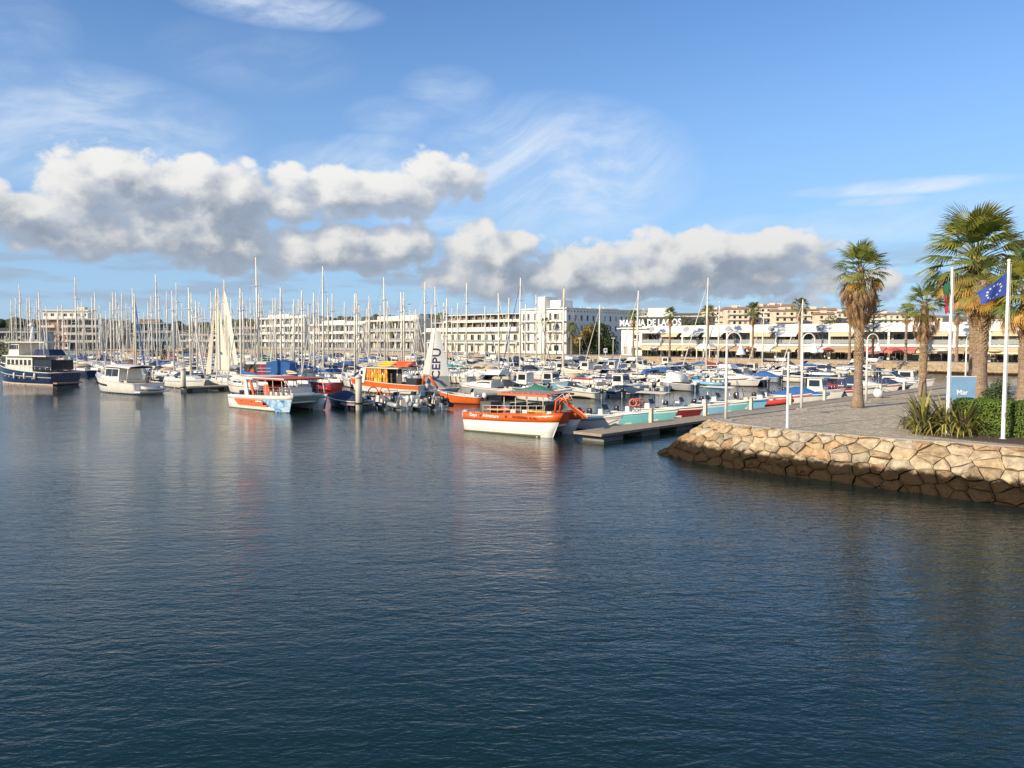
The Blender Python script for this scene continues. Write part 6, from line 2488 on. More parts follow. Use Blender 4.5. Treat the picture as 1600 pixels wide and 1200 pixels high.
# bow slide: frame and chute
MB().path([(L1 * .385, -.9, FB - .05), (L1 * .40, -.9, FB + .75), (L1 * .44, -.9, FB + .95), (L1 * .50, -.9, FB + .80)], .09, 4).build('slide_frame', ORANGE, cat)
MB().path([(L1 * .385, -.35, FB - .05), (L1 * .40, -.35, FB + .75), (L1 * .44, -.35, FB + .95), (L1 * .50, -.35, FB + .80)], .09, 4).build('slide_frame', ORANGE, cat)
sl = []
for f in [i / 8 for i in range(9)]:
    x = L1 * .44 + 1.75 * f
    z = FB + .86 - 1.15 * f ** .85
    sl.append([(x, -.86, z + .12), (x, -.82, z), (x, -.62, z - .03), (x, -.42, z), (x, -.38, z + .12)])
MB().loft(sl).build('slide_chute', ORANGE, cat)
for y in (-1.0, -.25):
    MB().path([(L1 * .28, y, CZ), (L1 * .38, y, CZ - .35), (L1 * .47, y, FB + 1.25), (L1 * .52, y, FB + .6)], .025, 5).build('slide_rail', BM['white'], cat)
# lettering on the near side: local -y side of the starboard hull
sy = -(HG + WD / 2 + .045)


def side_text(t, body, size, x0, z0, mat, y, bold=0.0, slope=0.0, xs=1.0, name='lettering'):
    tm = text_mesh(body, size, .004, 'LEFT', bold, xs)
    o = put(name, tm, mat, t, (x0, y, z0))
    o.rotation_euler = (R(90), -slope, 0)
    return o


LWHITE = M('white_letters', (0.86, 0.85, 0.82))
LDARK = M('dark_letters', (0.09, 0.015, 0.01), .6)
zt = FS * .70 + .17
side_text(cat, 'Days', .33, -L1 * .42, zt, LWHITE, sy, .006, .0)
side_text(cat, 'of', .24, -L1 * .315, zt + .03, LDARK, sy, .004)
side_text(cat, 'Adventure', .33, -L1 * .275, zt + .01, LWHITE, sy, .006, .0)
side_text(cat, 'BT', .22, -L1 * .04, zt + .07, LDARK, sy, .004)
side_text(cat, 'KAYAKING', .25, L1 * .04, zt + .08, LDARK, sy, .004)
side_text(cat, 'BL 506', .2, L1 * .21, zt + .11, LDARK, sy + .01, .003)

# --- second catamaran: white gunwale, orange band, blue painted bow
pb_, ps_ = v2(ground(448, 646)), v2(ground(357, 636))
rz = heading(ps_, pb_)
L2 = (pb_ - ps_).length + .4
fwd = Vector((math.cos(rz), math.sin(rz)))
lft = Vector((-fwd.y, fwd.x))
HG2 = 1.75
mid2 = (pb_ + ps_) / 2 + fwd * .2 + lft * (HG2 + .48)
cat2 = thing('tour_catamaran', 'tour catamaran with orange side, blue painted bow and red roof', 'catamaran', (mid2.x, mid2.y, 0), rz)
FS2, FB2 = 1.22, 1.5
catamaran_hulls(cat2, L2, HG2, 1.05, FS2, FB2, WHITEB, WHITEB, .80, 'gunwale_band')
for sg in (-1, 1):
    secs = []
    for i in range(10):
        tq = .12 + .55 * i / 9
        sh = FS2 + (FB2 - FS2) * tq ** 1.5
        b = 1.05 / 2 + .02
        if tq > .6:
            b = 1.05 / 2 * (1 - ((tq - .6) / .4) ** 2.2 * .93) + .02
        lo = .30 if i else .62
        secs.append([(-L2 / 2 + L2 * tq, sg * (HG2 + b), sh * lo), (-L2 / 2 + L2 * tq, sg * (HG2 + b), sh * .74)][::sg])
    MB().loft(secs).build('orange_band', ORANGE, cat2)
    secs, secs2 = [], []
    for i in range(9):
        tq = .60 + .39 * i / 8
        sh = FS2 + (FB2 - FS2) * tq ** 1.5
        b = 1.05 / 2 * (1 - (max(0, tq - .6) / .4) ** 2.2 * .93) + .026
        rk = .55 * tq ** 5
        z0 = sh * (.62 - .60 * min(1, i / 4))
        secs.append([(-L2 / 2 + L2 * tq - rk * .9, sg * (HG2 + b * (.86 if z0 < .4 else 1)), z0 + .02), (-L2 / 2 + L2 * tq - rk * .55, sg * (HG2 + b), sh * .40), (-L2 / 2 + L2 * tq - rk * .25, sg * (HG2 + b), sh * .745)][::sg])
    mm, nt, bs = new_mat('painted_sea_mural_%d' % (sg + 1))
    tcn = nt.nodes.new('ShaderNodeTexCoord')
    nz = noise_tex(nt, tcn.outputs['Object'], 1.4, 5, .6, .8)
    cc = mixcol(nt, nz.step(.42, .60), (0.10, 0.32, 0.62), (0.50, 0.62, 0.66))
    cc = mixcol(nt, (1.0 - nz).step(.56, .66), cc, (0.02, 0.05, 0.10))
    nt.links.new(cc, bs.inputs['Base Color'])
    bs.inputs['Roughness'].default_value = .35
    MB().loft(secs).build('painted_bow', mm, cat2)
MB().loft([[(-L2 / 2 + .05 + (L2 * .92) * i / 8, y, FS2 + (FB2 - FS2) * (i / 8) ** 1.5 - .08) for y in (-HG2 - .3, 0, HG2 + .3)] for i in range(9)]).build('deck', INNER, cat2)
MB().box(-L2 / 2 + .1, L2 * .38, -HG2 + .4, HG2 - .4, .75, .95).build('bridge_underside', WHITEB, cat2)
MB().prism([(L2 * .37, .8), (L2 * .44, FB2 - .1), (L2 * .44, FB2 + .02), (L2 * .32, FB2 + .02), (L2 * .32, .8)], -HG2 + .3, HG2 - .3).build('front_beam', WHITEB, cat2)
CZ2 = 2.72
MB().box(-L2 * .43, -L2 * .11, -2.0, 2.0, CZ2, CZ2 + .22).build('roof', WHITEB, cat2)
MB().box(-L2 * .108, L2 * .40, -2.05, 2.05, CZ2 + .06, CZ2 + .20).build('canopy', M('red_orange_roof', (0.52, 0.10, 0.05), .7, var=.1), cat2)
MB().box(-L2 * .108, L2 * .40, -2.07, -2.05, CZ2 + .17, CZ2 + .25).build('canopy_edge', WHITEB, cat2)
for x in (-L2 * .05, L2 * .08, L2 * .20, L2 * .34):
    for sg in (-1, 1):
        MB().tube((x, sg * 1.85, FS2 - .05), (x, sg * 1.9, CZ2 + .08), .03, n=6).build('roof_post', BM['white'], cat2)
for sg in (-1, 1):
    MB().prism([(-L2 * .26, FS2 - .1), (-L2 * .20, FS2 - .1), (-L2 * .235, CZ2), (-L2 * .285, CZ2)], sg * 1.85 - .06, sg * 1.85 + .06).build('roof_arch', WHITEB, cat2)
    MB().prism([(-L2 * .13, FS2 - .1), (-L2 * .10, FS2 - .1), (-L2 * .16, CZ2), (-L2 * .19, CZ2)], sg * 1.85 - .05, sg * 1.85 + .05).build('roof_arch', ORANGE, cat2)
    railing(cat2, [(-L2 * .06 + L2 * .50 * i / 7, sg * 2.0, FS2 + .0 + (FB2 - FS2) * (.44 + .5 * i / 7) ** 1.5) for i in range(8)], .75, STEEL, 2, .016)
    MB().path([(L2 * .40, sg * 1.9, CZ2 + .1), (L2 * .47, sg * 1.6, FB2 + .1)], .04, 6).build('front_strut', BM['white'], cat2)
MB().tbox(-L2 * .12, -L2 * .02, -.9, .9, FS2 - .05, FS2 + 1.0, .03, .2, .05).build('console', ORANGE, cat2)
MB().add([(-L2 * .03, -.9, FS2 + .95), (-L2 * .03, .9, FS2 + .95), (-L2 * .07, .85, FS2 + 1.5), (-L2 * .07, -.85, FS2 + 1.5)], [(0, 1, 2, 3)]).build('windscreen', GLASSB, cat2)
for i in range(5):
    x = L2 * .02 + i * .85
    MB().box(x, x + .4, -1.1, 1.1, FS2 - .02, FS2 + .42).build('bench', WHITEB, cat2)
    MB().box(x - .05, x, -1.1, 1.1, FS2 + .35, FS2 + .85).build('bench_back', BM['red'] if i < 2 else WHITEB, cat2)
MB().box(-L2 * .48, -L2 * .30, -1.2, 1.2, FS2 - .1, FS2 + .35).build('stern_box', BM['black'], cat2)
for sg in (-1, 1):
    c_, l_ = outboard(1.2)
    mt = Matrix.Translation((-L2 / 2 - .05, sg * HG2, .1))
    o = c_.xform(mt).build('outboard_motor', MOTOR_B, cat2)
    l_.xform(mt).build('motor_leg', MOTOR_G, o)
# small dark marks and name on its side
for (x, w_) in ((-L2 * .27, .30), (-L2 * .17, .12), (-L2 * .10, .34), (L2 * .02, .36)):
    MB().box(x, x + w_, -(HG2 + .525 + .028), -(HG2 + .525 + .024), FS2 * .56, FS2 * .62).build('side_vent', BM['black'], cat2)
MB().box(-L2 * .02, L2 * .075, -(HG2 + .525 + .028), -(HG2 + .525 + .024), FS2 * .62, FS2 * .72).build('name_plate', WHITEB, cat2)

# --- navy trawler yacht at far left
stern, bow = v2(ground(79, 603)), None
rz = math.atan2(.47, -.88)
L3 = 16.0
fwd = Vector((math.cos(rz), math.sin(rz)))
lft = Vector((-fwd.y, fwd.x))
B3 = 4.9
c3 = stern + fwd * (L3 / 2) - lft * (B3 * .45)
ty = thing('trawler_yacht', 'navy hulled trawler yacht with white wheelhouse and flybridge at the left edge', 'yacht', (c3.x, c3.y, 0), rz)
h3 = Hull(L3, B3, 1.75, 2.9, .8, .9, 1.4, 2.3, .9, 16)
hb3 = h3.shell().build('hull', BM['navy'], ty)
h3.band(.005, .12, .012).build('boot_stripe', M('cream_boot', (.62, .50, .42), .5), hb3)
h3.band(.60, .64, .015).build('rubbing_strake', BM['white'], hb3)
h3.gunwale(.07).build('gunwale', BM['white'], ty)
h3.deck(-.25).build('deck', TEAK, ty)
for sg in (1, -1):
    for i in range(6):
        t_ = .25 + i * .09
        s = h3.section(t_)
        MB().path([(s[1][0], sg * (s[1][1] - .02), s[1][2] - .12), (s[1][0], sg * (s[1][1] + .07), s[1][2] - .12)], .13, 10).build('porthole', STEEL, hb3)


def deckhouse(t, secs_def, mat, name):
    """secs_def: (x, halfwidth_bottom, halfwidth_top, z0, z1)."""
    secs = [[(x, wb, z0), (x, wt, z1 - .06), (x, wt * .92, z1), (x, -wt * .92, z1), (x, -wt, z1 - .06), (x, -wb, z0)] for (x, wb, wt, z0, z1) in secs_def]
    return MB().loft(secs, cap0=True, cap1=True, smooth=False).build(name, mat, t)


def side_windows(o, y, z0, z1, spans, mat=GLASSB, off=.012, slope=0.0):
    for sg in (1, -1):
        for (xa, xb) in spans:
            MB().add([(xa, sg * (y + off), z0), (xb, sg * (y + off), z0), (xb, sg * (y + off - slope), z1), (xa, sg * (y + off - slope), z1)], [(0, 1, 2, 3) if sg < 0 else (3, 2, 1, 0)]).build('window', mat, o)


CRM = M('warm_white_paint', (0.76, 0.70, 0.60), .35, var=.05, dirt=.12)
sal = deckhouse(ty, [(-L3 * .20, 1.75, 1.72, 1.7, 3.95), (L3 * .16, 1.75, 1.70, 1.9, 3.95), (L3 * .22, 1.6, 1.45, 2.1, 3.9)], CRM, 'saloon')
side_windows(sal, 1.745, 2.75, 3.5, [(-L3 * .18 + i * 1.0, -L3 * .18 + i * 1.0 + .62) for i in range(6)], slope=.02)
MB().box(-L3 * .44, L3 * .20, -2.15, 2.15, 3.97, 4.12).build('boat_deck', BM['white'], ty)
MB().box(-L3 * .46, -L3 * .20, -1.6, 1.6, 2.1, 3.5).build('aft_saloon_doors', GLASSB, ty)
whs = deckhouse(ty, [(L3 * .02, 1.5, 1.45, 4.12, 5.9), (L3 * .15, 1.5, 1.35, 4.12, 5.85), (L3 * .20, 1.25, 1.0, 4.12, 5.6)], CRM, 'wheelhouse')
side_windows(whs, 1.46, 4.95, 5.6, [(L3 * .03 + i * .55, L3 * .03 + i * .55 + .4) for i in range(4)], slope=.02)
MB().loft([[(L3 * .205, -1.1, 4.9), (L3 * .21, 0, 4.92), (L3 * .205, 1.1, 4.9)], [(L3 * .19, -1.0, 5.5), (L3 * .195, 0, 5.55), (L3 * .19, 1.0, 5.5)]]).build('front_window', GLASSB, whs)
MB().box(-L3 * .40, L3 * .19, -1.9, 1.9, 5.92, 6.05).build('hardtop', BM['white'], ty)
for x in (-L3 * .38, -L3 * .20):
    for sg in (-1, 1):
        MB().tube((x, sg * 1.8, 4.1), (x, sg * 1.8, 5.93), .05).build('roof_post', BM['white'], ty)
MB().tbox(-L3 * .40, -L3 * .16, -1.2, 1.2, 4.13, 4.95, .5, .3, .2).build('tender', CL['navy'], ty)
MB().path([(-L3 * .02, 0, 6.0), (-L3 * .05, 0, 8.2)], [.35, .15], 8).build('mast', BM['white'], ty)
MB().path([(-L3 * .05, 0, 8.2), (-L3 * .10, 0, 11.4)], [.06, .03], 6).build('boom_mast', ALU, ty)
MB().lathe([(.05, -.3), (.35, -.2), (.38, .05), (.1, .3)], 12, (-L3 * .03, 0, 8.45)).build('radar_dome', BM['white'], ty)
MB().path([(-L3 * .03, -1.4, 7.4), (-L3 * .03, 1.4, 7.4)], .04, 5).build('yard', BM['white'], ty)
p, s = h3.edge(.08, .8, .0, .985, 14)
rl = MB()
for e in (p, s):
    rl.path(e, .025, 4)
    for q in e:
        rl.tube((q[0], q[1], q[2] - .8), q, .02, n=4)
rl.build('guard_rail', STEEL, ty)
MB().box(-L3 / 2 - .9, -L3 / 2 + .05, -B3 * .38, B3 * .38, .25, .42).build('swim_platform', TEAK, ty)
for i in range(3):
    MB().lathe([(.05, -.5), (.18, -.4), (.18, .3), (.05, .42)], 8, (-L3 * .3 + i * 2.4, B3 * .49, 1.3)).build('fender', BM['white'], ty)

# --- white modern cruiser with dinghy on the stern
stern = v2(ground(211, 617))
rz = math.atan2(.57, -.82)
L4, B4 = 11.6, 4.0
fwd = Vector((math.cos(rz), math.sin(rz)))
lft = Vector((-fwd.y, fwd.x))
c4 = stern + fwd * (L4 / 2) - lft * (B4 * .45)
cr4 = thing('white_cruiser', 'white modern motor cruiser with dark hull window and dinghy on its stern', 'motor yacht', (c4.x, c4.y, 0), rz)
h4 = Hull(L4, B4, 1.25, 2.15, .6, .95, 1.6, 2.5, .93, 16)
ho4 = h4.shell().build('hull', BM['white'], cr4)
h4.band(.005, .09, .012).build('boot_stripe', BM['navy'], ho4)
h4.band(.52, .68, .014, .50, .86).build('hull_window', GLASSB, ho4)
h4.gunwale(.05).build('gunwale', BM['white'], cr4)
h4.deck(-.02, .30, 1.0, .25).build('deck', BM['white'], cr4)
h4.side_decks(0, .32, .25).build('side_deck', BM['white'], cr4)
h4.well(.55, .02, .30, .25).build('cockpit', TEAK, cr4)
sup = deckhouse(cr4, [(-L4 * .16, 1.55, 1.35, 1.3, 3.0), (L4 * .10, 1.55, 1.35, 1.5, 3.0), (L4 * .20, 1.4, .95, 1.7, 2.55), (L4 * .30, 1.0, .5, 1.85, 2.15)], BM['white'], 'superstructure')
side_windows(sup, 1.47, 2.0, 2.85, [(-L4 * .14, -L4 * .03), (-L4 * .02, L4 * .09)], slope=.10, off=.02)
MB().loft([[(L4 * .205, -1.22, 2.0), (L4 * .25, 0, 2.05), (L4 * .205, 1.22, 2.0)], [(L4 * .11, -1.2, 2.93), (L4 * .13, 0, 2.98), (L4 * .11, 1.2, 2.93)]]).build('windscreen', GLASSB, sup)
roof = []
for x, w_, z in ((-L4 * .36, 1.5, 3.1), (-L4 * .2, 1.75, 3.22), (L4 * .05, 1.7, 3.28), (L4 * .15, 1.35, 3.1)):
    roof.append([(x, w_, z - .14), (x, w_ * .9, z + .05), (x, 0, z + .16), (x, -w_ * .9, z + .05), (x, -w_, z - .14)])
MB().loft(roof).loft([[(q[0][0], q[0][1], q[0][2]), (q[4][0], q[4][1], q[4][2])][::-1] for q in roof]).build('hardtop', BM['white'], cr4)
for sg in (-1, 1):
    MB().path([(-L4 * .30, sg * 1.45, 1.2), (-L4 * .34, sg * 1.45, 3.05)], .07, 6).build('roof_strut', BM['white'], cr4)
MB().tbox(-L4 * .28, -L4 * .18, -1.2, 1.2, .56, 1.5, .1, .0, .05).build('aft_seat', CL['cream'], cr4)
MB().box(-L4 * .158, -L4 * .150, -1.1, 1.1, 1.2, 2.8).build('saloon_door', GLASSB, cr4)
MB().box(-L4 / 2 - 1.1, -L4 / 2 + .02, -B4 * .46, B4 * .46, .22, .40).build('swim_platform', BM['white'], cr4)
p, s = h4.edge(.12, .6, .45, .985, 9)
rl = MB()
for e in (p, s):
    rl.path(e, .02, 4)
    for q in e[::2]:
        rl.tube((q[0], q[1], q[2] - .6), q, .016, n=4)
rl.build('bow_rail', STEEL, cr4)
# the dinghy lies across the platform: a thing of its own
dk = Kit()
pts = [(-1.3, .55, .2), (.2, .58, .2), (.9, .45, .28), (1.25, 0, .42), (.9, -.45, .28), (.2, -.58, .2), (-1.3, -.55, .2)]
dk.add('inflatable_tube', MB().path(pts, [.13, .19, .19, .19, .19, .19, .13], 9), 'hull')
dk.add('floor', MB().slab([(-1.2, -.45), (.6, -.45), (1.0, 0), (.6, .45), (-1.2, .45)], .05, .12), 'inner')
dk.add('transom', MB().box(-1.15, -1.08, -.45, .45, .1, .5), 'inner')
dk.add('thwart', MB().box(-.3, -.05, -.5, .5, .28, .33), 'inner')
pd = c4 - fwd * (L4 / 2 + .55)
dk.place('tender_dinghy', 'pale inflatable dinghy lying on the white cruiser stern platform', 'dinghy', (pd.x, pd.y, .40), rz + R(90), {'hull': BM['cream'], 'inner': BM['grey']})

# --- orange and white kayak base boat with life vests under its roof
bow_, st_ = v2(ground(543, 612)), v2(ground(652, 618))
rz = heading(st_, bow_)
L5 = (bow_ - st_).length + 1.0
c5 = (bow_ + st_) / 2 + Vector((.5, .9))
kb = thing('kayak_base_boat', 'orange and white workboat hung with life vests, kayaks on its roof', 'boat', (c5.x, c5.y, 0), rz)
h5 = Hull(L5, 2.9, 1.15, 1.75, .4, .92, 1.2, 2.2, .9)
hk = h5.shell().build('hull', WHITEB, kb)
h5.band(.55, .97, .015).build('orange_band', ORANGE, hk)
h5.band(.005, .12, .01).build('boot_stripe', ANTIF, hk)
h5.gunwale(.05).build('gunwale', WHITEB, kb)
h5.well(.45, .04, .70).build('cockpit', INNER, kb)
h5.deck(0.0, .70, 1.0).build('foredeck', WHITEB, kb)
h5.side_decks(0, .72, .16).build('side_deck', WHITEB, kb)
MB().prism([(L5 * .20, 1.2), (L5 * .32, 1.2), (L5 * .24, 2.95), (L5 * .17, 2.95)], -1.25, 1.25).build('cabin_front', WHITEB, kb)
for sg in (-1, 1):
    MB().box(L5 * .215, L5 * .245, sg * 1.255, sg * 1.265, 2.2, 2.65).build('cabin_window', GLASSB, kb)
MB().box(-L5 * .26, L5 * .21, -1.35, 1.35, 2.96, 3.06).build('roof', WHITEB, kb)
for x in (-L5 * .24, -L5 * .05, L5 * .08):
    for sg in (-1, 1):
        MB().tube((x, sg * 1.28, 1.1), (x, sg * 1.28, 2.96), .03).build('roof_post', STEEL, kb)
MB().box(-L5 * .2, L5 * .16, -.05, .05, 1.0, 2.9).build('divider', M('dark_crate', (.09, .085, .08)), kb)
vest = MB()
vest.tbox(-.16, .16, -.08, .08, 0, .5, .03, .03, .02)
vm = vest.mesh('life_vest')
VM = [M('vest_orange', (.75, .20, .03), .8, var=.15), M('vest_yellow', (.78, .48, .03), .8, var=.1), M('vest_amber', (.76, .33, .03), .8, var=.1)]
hr2 = random.Random(6)
for row in range(3):
    for i in range(9):
        for sg in (-1, 1):
            o = put('life_vest', vm, hr2.choice(VM) if row < 2 else VM[(i // 3) % 3], kb, (L5 * .155 - i * .36 - (0.2 if i > 6 else 0), sg * (1.12 + hr2.uniform(-.05, .05)), 2.38 - row * .52))
            o.rotation_euler = (0, hr2.uniform(-.08, .08), hr2.uniform(-.15, .15))
kbm = Matrix.Translation((c5.x, c5.y, 0)) @ Matrix.Rotation(rz, 4, 'Z')
for i in range(3):
    kayak('yellow kayak on the workboat roof, %s of three' % ('lowest', 'middle', 'top')[i], kbm, -L5 * .02, .55 - i * .45, 3.25 + i * .20, R(3 * i), YEL, .85)
for i in range(4):
    kayak('orange kayak on the workboat roof, %s in its pile' % ('lowest', 'second', 'third', 'topmost')[i], kbm, -L5 * .25, .8 - i * .45, 3.25 + (i % 3) * .24, R(-4 + 3 * i), BM['orange'], 1.0)
MB().path([(-L5 * .46, 0, 1.1), (-L5 * .48, 0, 2.3), (-L5 * .54, 0, 2.2), (-L5 * .64, 0, .9)], .17, 4).build('slide_chute', ORANGE, kb)
MB().tbox(-L5 * .44, -L5 * .30, -.8, .8, .5, 1.9, .05, .2, .1).build('engine_box', BM['black'], kb)
c_, l_ = outboard(1.2)
mt = Matrix.Translation((-L5 / 2 - .05, 0, .1))
o = c_.xform(mt).build('outboard_motor', MOTOR_G, kb)
l_.xform(mt).build('motor_leg', MOTOR_B, o)

# --- dinghy with the tall lettered sail
cs = v2(ground(680, 618)) + Vector((0, 1.5))
sb = thing('lettered_sailboat', 'small sailboat with tall white sail lettered CEPU and grey foot', 'sailboat', (cs.x, cs.y, 0), 0)
h6 = Hull(5.6, 1.9, .6, .8, .25, .7, .6, 2.0, .9)
h6.shell().xform(Matrix.Rotation(R(12), 4, 'Z')).build('hull', BM['grey'], sb)
h6.deck(0.0).xform(Matrix.Rotation(R(12), 4, 'Z')).build('deck', WHITEB, sb)
zt_, zb_ = 7.35, .95
MB().path([(0.12, 0.08, .6), (.10, .06, zt_ + .2)], [.07, .05], 8).build('mast', ALU, sb)


def sail_x(f, q):
    """f height 0..1, q 0..1 across."""
    l = -1.55 * (1 - f) - .42
    r = 1.35 * (1 - f) + .42
    return l + (r - l) * q


def sail_y(f, q):
    return -.10 - .22 * math.sin(math.pi * q) * (1 - f * .6)


zz = lambda f: zb_ + (zt_ - zb_) * f
secs = [[(sail_x(f, q / 8), sail_y(f, q / 8), zz(f)) for q in range(9)] for f in [.19 + .81 * i / 14 for i in range(15)]]
MB().loft(secs).build('sail', mat_leaf('sail_white', (0.80, 0.77, 0.70), var=.04, scale=.4, trans=.15, rough=.7), sb)
secs = [[(sail_x(f, q / 8) * .95, sail_y(f, q / 8), zz(f)) for q in range(9)] for f in [.0, .06, .12, .19]]
MB().loft(secs).build('sail_foot', CL['grey'], sb)
for fq in (.42, .46):
    MB().path([(sail_x(.2, fq - .14), sail_y(.2, fq - .14) - .02, zz(.2)), (sail_x(.98, .38), sail_y(.98, .38) - .02, zz(.98))], .008, 4).build('sail_seam', WIRE, sb)
tm = text_mesh('CEPU', 1.3, 0.0, 'LEFT', .02, 1.16)
for v in tm.vertices:                      # letters run up the sail and lie on its cloth
    tz = 1.75 + v.co.x
    tx = .36 - v.co.y + .05 * v.co.x
    f = (tz - zb_) / (zt_ - zb_)
    q = min(1, max(0, (tx - sail_x(f, 0)) / (sail_x(f, 1) - sail_x(f, 0))))
    v.co = (tx, sail_y(f, q) - .03, tz)
o = put('lettering', tm, M('navy_letters', (.025, .03, .10), .7), sb)
MB().path([(.1, .06, 1.0), (2.4, .5, 1.1)], .05, 6).build('boom', ALU, sb)

# --- grey cabin cruiser with navy glass, white hull behind it, orange launch
p = v2(ground(757, 622)) + Vector((.6, 3.2))
k9 = kit_cabin(9.4, 3.1, True, True)
gpal = palette('grey', 'navy', 'white', MOTOR_W, top=CL['navy'], deck='white')
k9.place('sport_cruiser', 'grey and white sport cruiser with dark navy windows beside the lettered sail', 'motor yacht', (p.x, p.y, .05), HEAD_W + R(8), gpal)
p = v2(ground(800, 622)) + Vector((1.0, 2.2))
KITS['fisher'][1].place('white_launch', 'long white launch behind the orange canopy of the nearest catamaran', 'boat', (p.x, p.y, 0), HEAD_W + math.pi + R(6), palette('white', 'navy', 'grey', MOTOR_B), skip=('wheelhouse', 'side_window', 'front_window', 'roof', 'antenna'))
p = v2(ground(715, 631)) + Vector((.2, .9))
ko = kit_open(5.0, 1.9, stripe=False)
ko.place('orange_launch', 'small bright orange launch with white gunwale and white outboard', 'boat', (p.x, p.y, 0), R(158), dict(palette('orange', 'navy', 'white', MOTOR_W)))

# --- inflatables and motors clustered at the second pontoon head
cl = [(585, 640, 'rib', 0, 'navy', 'navy inflatable at the pontoon head, left of the red-framed motors', R(125), MOTOR_B), (612, 641, 'rib', 0, 'grey', 'grey inflatable with pale outboards at the second pontoon head', R(120), MOTOR_W), (640, 640, 'rib', 1, 'grey', 'larger grey inflatable under a cover, right part of the pontoon head cluster', R(122), MOTOR_B),
      (668, 641, 'rib', 0, 'black', 'black inflatable nearest the orange launch', R(118), MOTOR_B), (528, 640, 'cover', 0, 'navy', 'navy covered boat beside the blue-bowed catamaran', R(135), MOTOR_B)]
for (px_, py_, kind, var, col, lb, rz_, mo) in cl:
    p = v2(ground(px_, py_)) + Vector((0, 2.6))
    pl = palette('navy' if col == 'navy' else ('grey' if col == 'grey' else 'black'), 'navy', 'white', mo)
    KITS[kind][var].place('inflatable_boat' if kind == 'rib' else 'covered_boat', lb, 'boat', (p.x, p.y, 0), rz_, pl, 'boats at the second pontoon head')
pl_ = v2(ground(535, 640)) + Vector((0, 1.0))
t = thing('finger_pontoon', 'short pale finger pontoon at the foot of the thick mooring pile', 'pontoon', (pl_.x, pl_.y, 0), R(4))
MB().box(0, 3.2, -.5, .5, .30, .42).build('deck', M('pale_deck', (.5, .42, .3), .8, var=.15), t)
MB().box(.1, 3.1, -.42, .42, -.2, .299).build('float', CONC_DARK, t)
# two red wheels / life rings by the motors
for i, (px_, py_) in enumerate(((583, 612), (601, 612))):
    q = at_y(px_, py_, 73)
    o = MB().path([(.42 * math.cos(a), 0, .42 * math.sin(a)) for a in [k * math.pi / 8 for k in range(17)]], .055, 6, False).build('life_ring', BM['orange'], None, q)
    tag(o, 'orange ring hanging over the motors, %s of two' % ('left', 'right')[i], 'life ring', 'rings at the pontoon head')
    o2 = MB().tube((0, .02, -.42), (0, .02, -2.05), .03).build('ring_stand', STEEL, o)

# --- printed tarpaulin boat behind the second catamaran
p = v2(ground(420, 612)) + Vector((0, 2.5))
wb = thing('wrapped_boat', 'boat under printed tarpaulin, black and orange on one side, bright blue on the other', 'boat', (p.x, p.y, 0), R(-6))
h7 = Hull(8.2, 3.0, 1.0, 1.3, .4, .9, .9, 2.2, .9)
h7.shell().build('hull', BM['white'], wb)
h7.deck(0.0).build('deck', BM['white'], wb)
for (x0, x1, mat, nm) in ((-3.35, -1.55, M('print_black', (.03, .025, .03), .7), 'black_panel'), (-1.548, -.50, M('print_maroon', (.22, .02, .06), .7), 'maroon_panel'), (-.498, 2.5, CL['blue'], 'blue_panel')):
    z1 = 3.25 if nm != 'blue_panel' else 3.55
    MB().prism([(x0, 1.35), (x1, 1.35), (x1, z1 - (.1 if nm == 'blue_panel' else 0)), (x0 + (x1 - x0) * .5, z1 + (.25 if nm == 'blue_panel' else .05)), (x0, z1)], -1.35, 1.35).build(nm, mat, wb)
MB().box(-2.9, -2.1, -1.362, -1.352, 2.0, 2.75).xform(Matrix.Identity(4)).build('orange_emblem', M('print_orange', (.5, .12, .02), .7), wb)
MB().box(-1.9, -1.0, -1.362, -1.352, 1.45, 1.75).build('teal_emblem', M('print_teal', (.03, .25, .35), .7), wb)
for z in (1.95, 2.4, 2.8):
    MB().box(-1.7, .1, -1.364, -1.3645 + .006, z, z + .05).build('white_line', BM['white'], wb)
MB().prism([(.6, 2.1), (1.2, 2.35), (1.5, 2.3), (1.05, 2.15), (1.1, 1.9)], -1.365, -1.355).build('dark_emblem', BM['navy'], wb)
MB().box(-3.2, -.4, -1.2, 1.2, 3.31, 3.6).build('white_hard_top', BM['white'], wb)

# --- red water scooters, yellow boat, extra rings
p = row_point(1, 50.0, -1, 4.0)
for i in range(3):
    q = p + U * (i * 1.0 - 1.0)
    t = thing('water_scooter', 'red water scooter on the second pontoon, %s of three' % ('left', 'middle', 'right')[i], 'water scooter', (q.x, q.y, .15), HEAD_W + math.pi + .1, 'red water scooters')
    secs = []
    for i2 in range(8):
        f = i2 / 7
        w_ = .5 * (1 - max(0, (f - .5) / .5) ** 2.2 * .9)
        secs.append([(-1.4 + 2.8 * f, w_ * math.cos(a), .15 + (.35 + .1 * f) * math.sin(a)) for a in [2 * math.pi * q_ / 8 for q_ in range(8)]])
    MB().loft(secs, closed=True, cap0=True, cap1=True).build('hull', BM['red'], t)
    MB().tbox(-1.1, .3, -.22, .22, .45, .85, .1, .2, .05).build('seat', BM['black'], t)
    MB().path([(.35, 0, .5), (.2, 0, 1.15), (.15, -.35, 1.25), (.2, 0, 1.15), (.15, .35, 1.25)], .05, 5).build('handlebar', BM['red'], t)
take(1, -1, 50, 3.2)
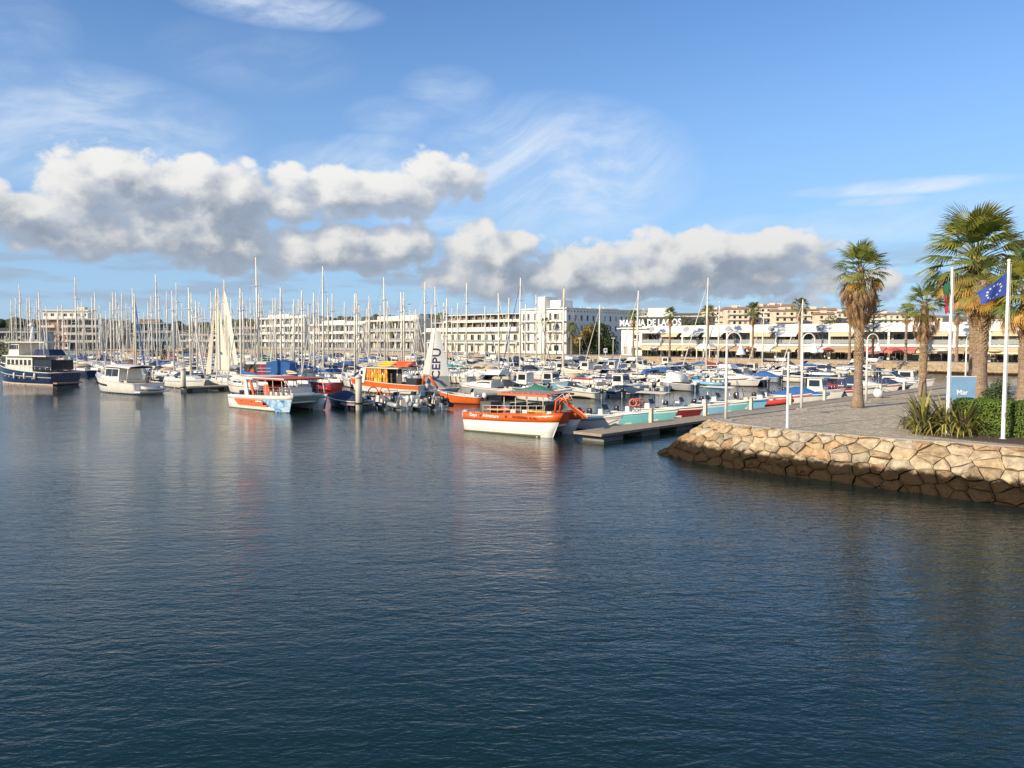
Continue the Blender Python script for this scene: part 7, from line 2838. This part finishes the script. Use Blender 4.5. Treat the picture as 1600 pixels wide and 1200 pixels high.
for k_, t_, col, cv, lb in ((1, 97.0, 'yellow', 'blue', 'bright yellow boat with blue mast cloth near the second lamp'),):
    p = row_point(k_, t_, -1, 5.0)
    KITS['open'][1].place('yellow_boat', lb, 'boat', (p.x, p.y, 0), HEAD_W, palette('yellow', cv, 'red'))
    take(k_, -1, t_, 2.2)
for i in range(3):
    q = row_point(0, 11.2 + i * .5, 1, 4.6)
    o = MB().path([(.27 * math.cos(a), 0, .27 * math.sin(a)) for a in [k * math.pi / 8 for k in range(17)]], .07, 7, False).build('life_ring', M('ring_coral', (.66, .20, .12), .6), None, (q.x, q.y, 1.55), .2 * i)
    tag(o, 'coral life ring above the turquoise boats, %s of three' % ('left', 'middle', 'right')[i], 'life ring', 'rings above the turquoise boats')
    MB().tube((0, .03, -.27), (0, .03, -1.3), .025).build('ring_stand', STEEL, o)

# ------------------------------------------------------------------ fill the remaining berths
take(1, 1, 8, 9.0)
take(1, -1, 6, 8.0)
mixk = {'open': 3, 'cabin': 4, 'cover': 2.2, 'rib': 1.2, 'fisher': 2.5}
fill_row(1, -1, 20, 112, mixk, .93)
fill_row(1, 1, 22, 112, mixk, .93)
fill_row(2, -1, 5, 112, mixk, .9)
fill_row(2, 1, 5, 112, mixk, .9)
fill_row(3, -1, 4, 112, {'cabin': 3, 'fisher': 2, 'cover': 2, 'open': 1}, .55, 4.2)
fill_row(3, 1, 60, 112, {'cabin': 3, 'fisher': 2, 'cover': 2, 'open': 1}, .45, 4.2)
fill_row(4, -1, 4, 110, {'cabin': 3, 'fisher': 2, 'cover': 2}, .5, 4.4)
fill_row(5, -1, 30, 112, {'cabin': 3, 'fisher': 2, 'cover': 2}, .5, 4.4)
fill_row(6, -1, 40, 112, {'cabin': 3, 'cover': 2}, .45, 4.4)
side_cnt = {}
for (t, desc, k, side) in rowdef:
    key = (k, side)
    side_cnt[key] = side_cnt.get(key, 0) + 1
    t['label'] = '%s, %s along %s side of %s pontoon' % (desc, ORD[min(39, side_cnt[key] - 1)], 'far' if side > 0 else 'near', ORD[k])
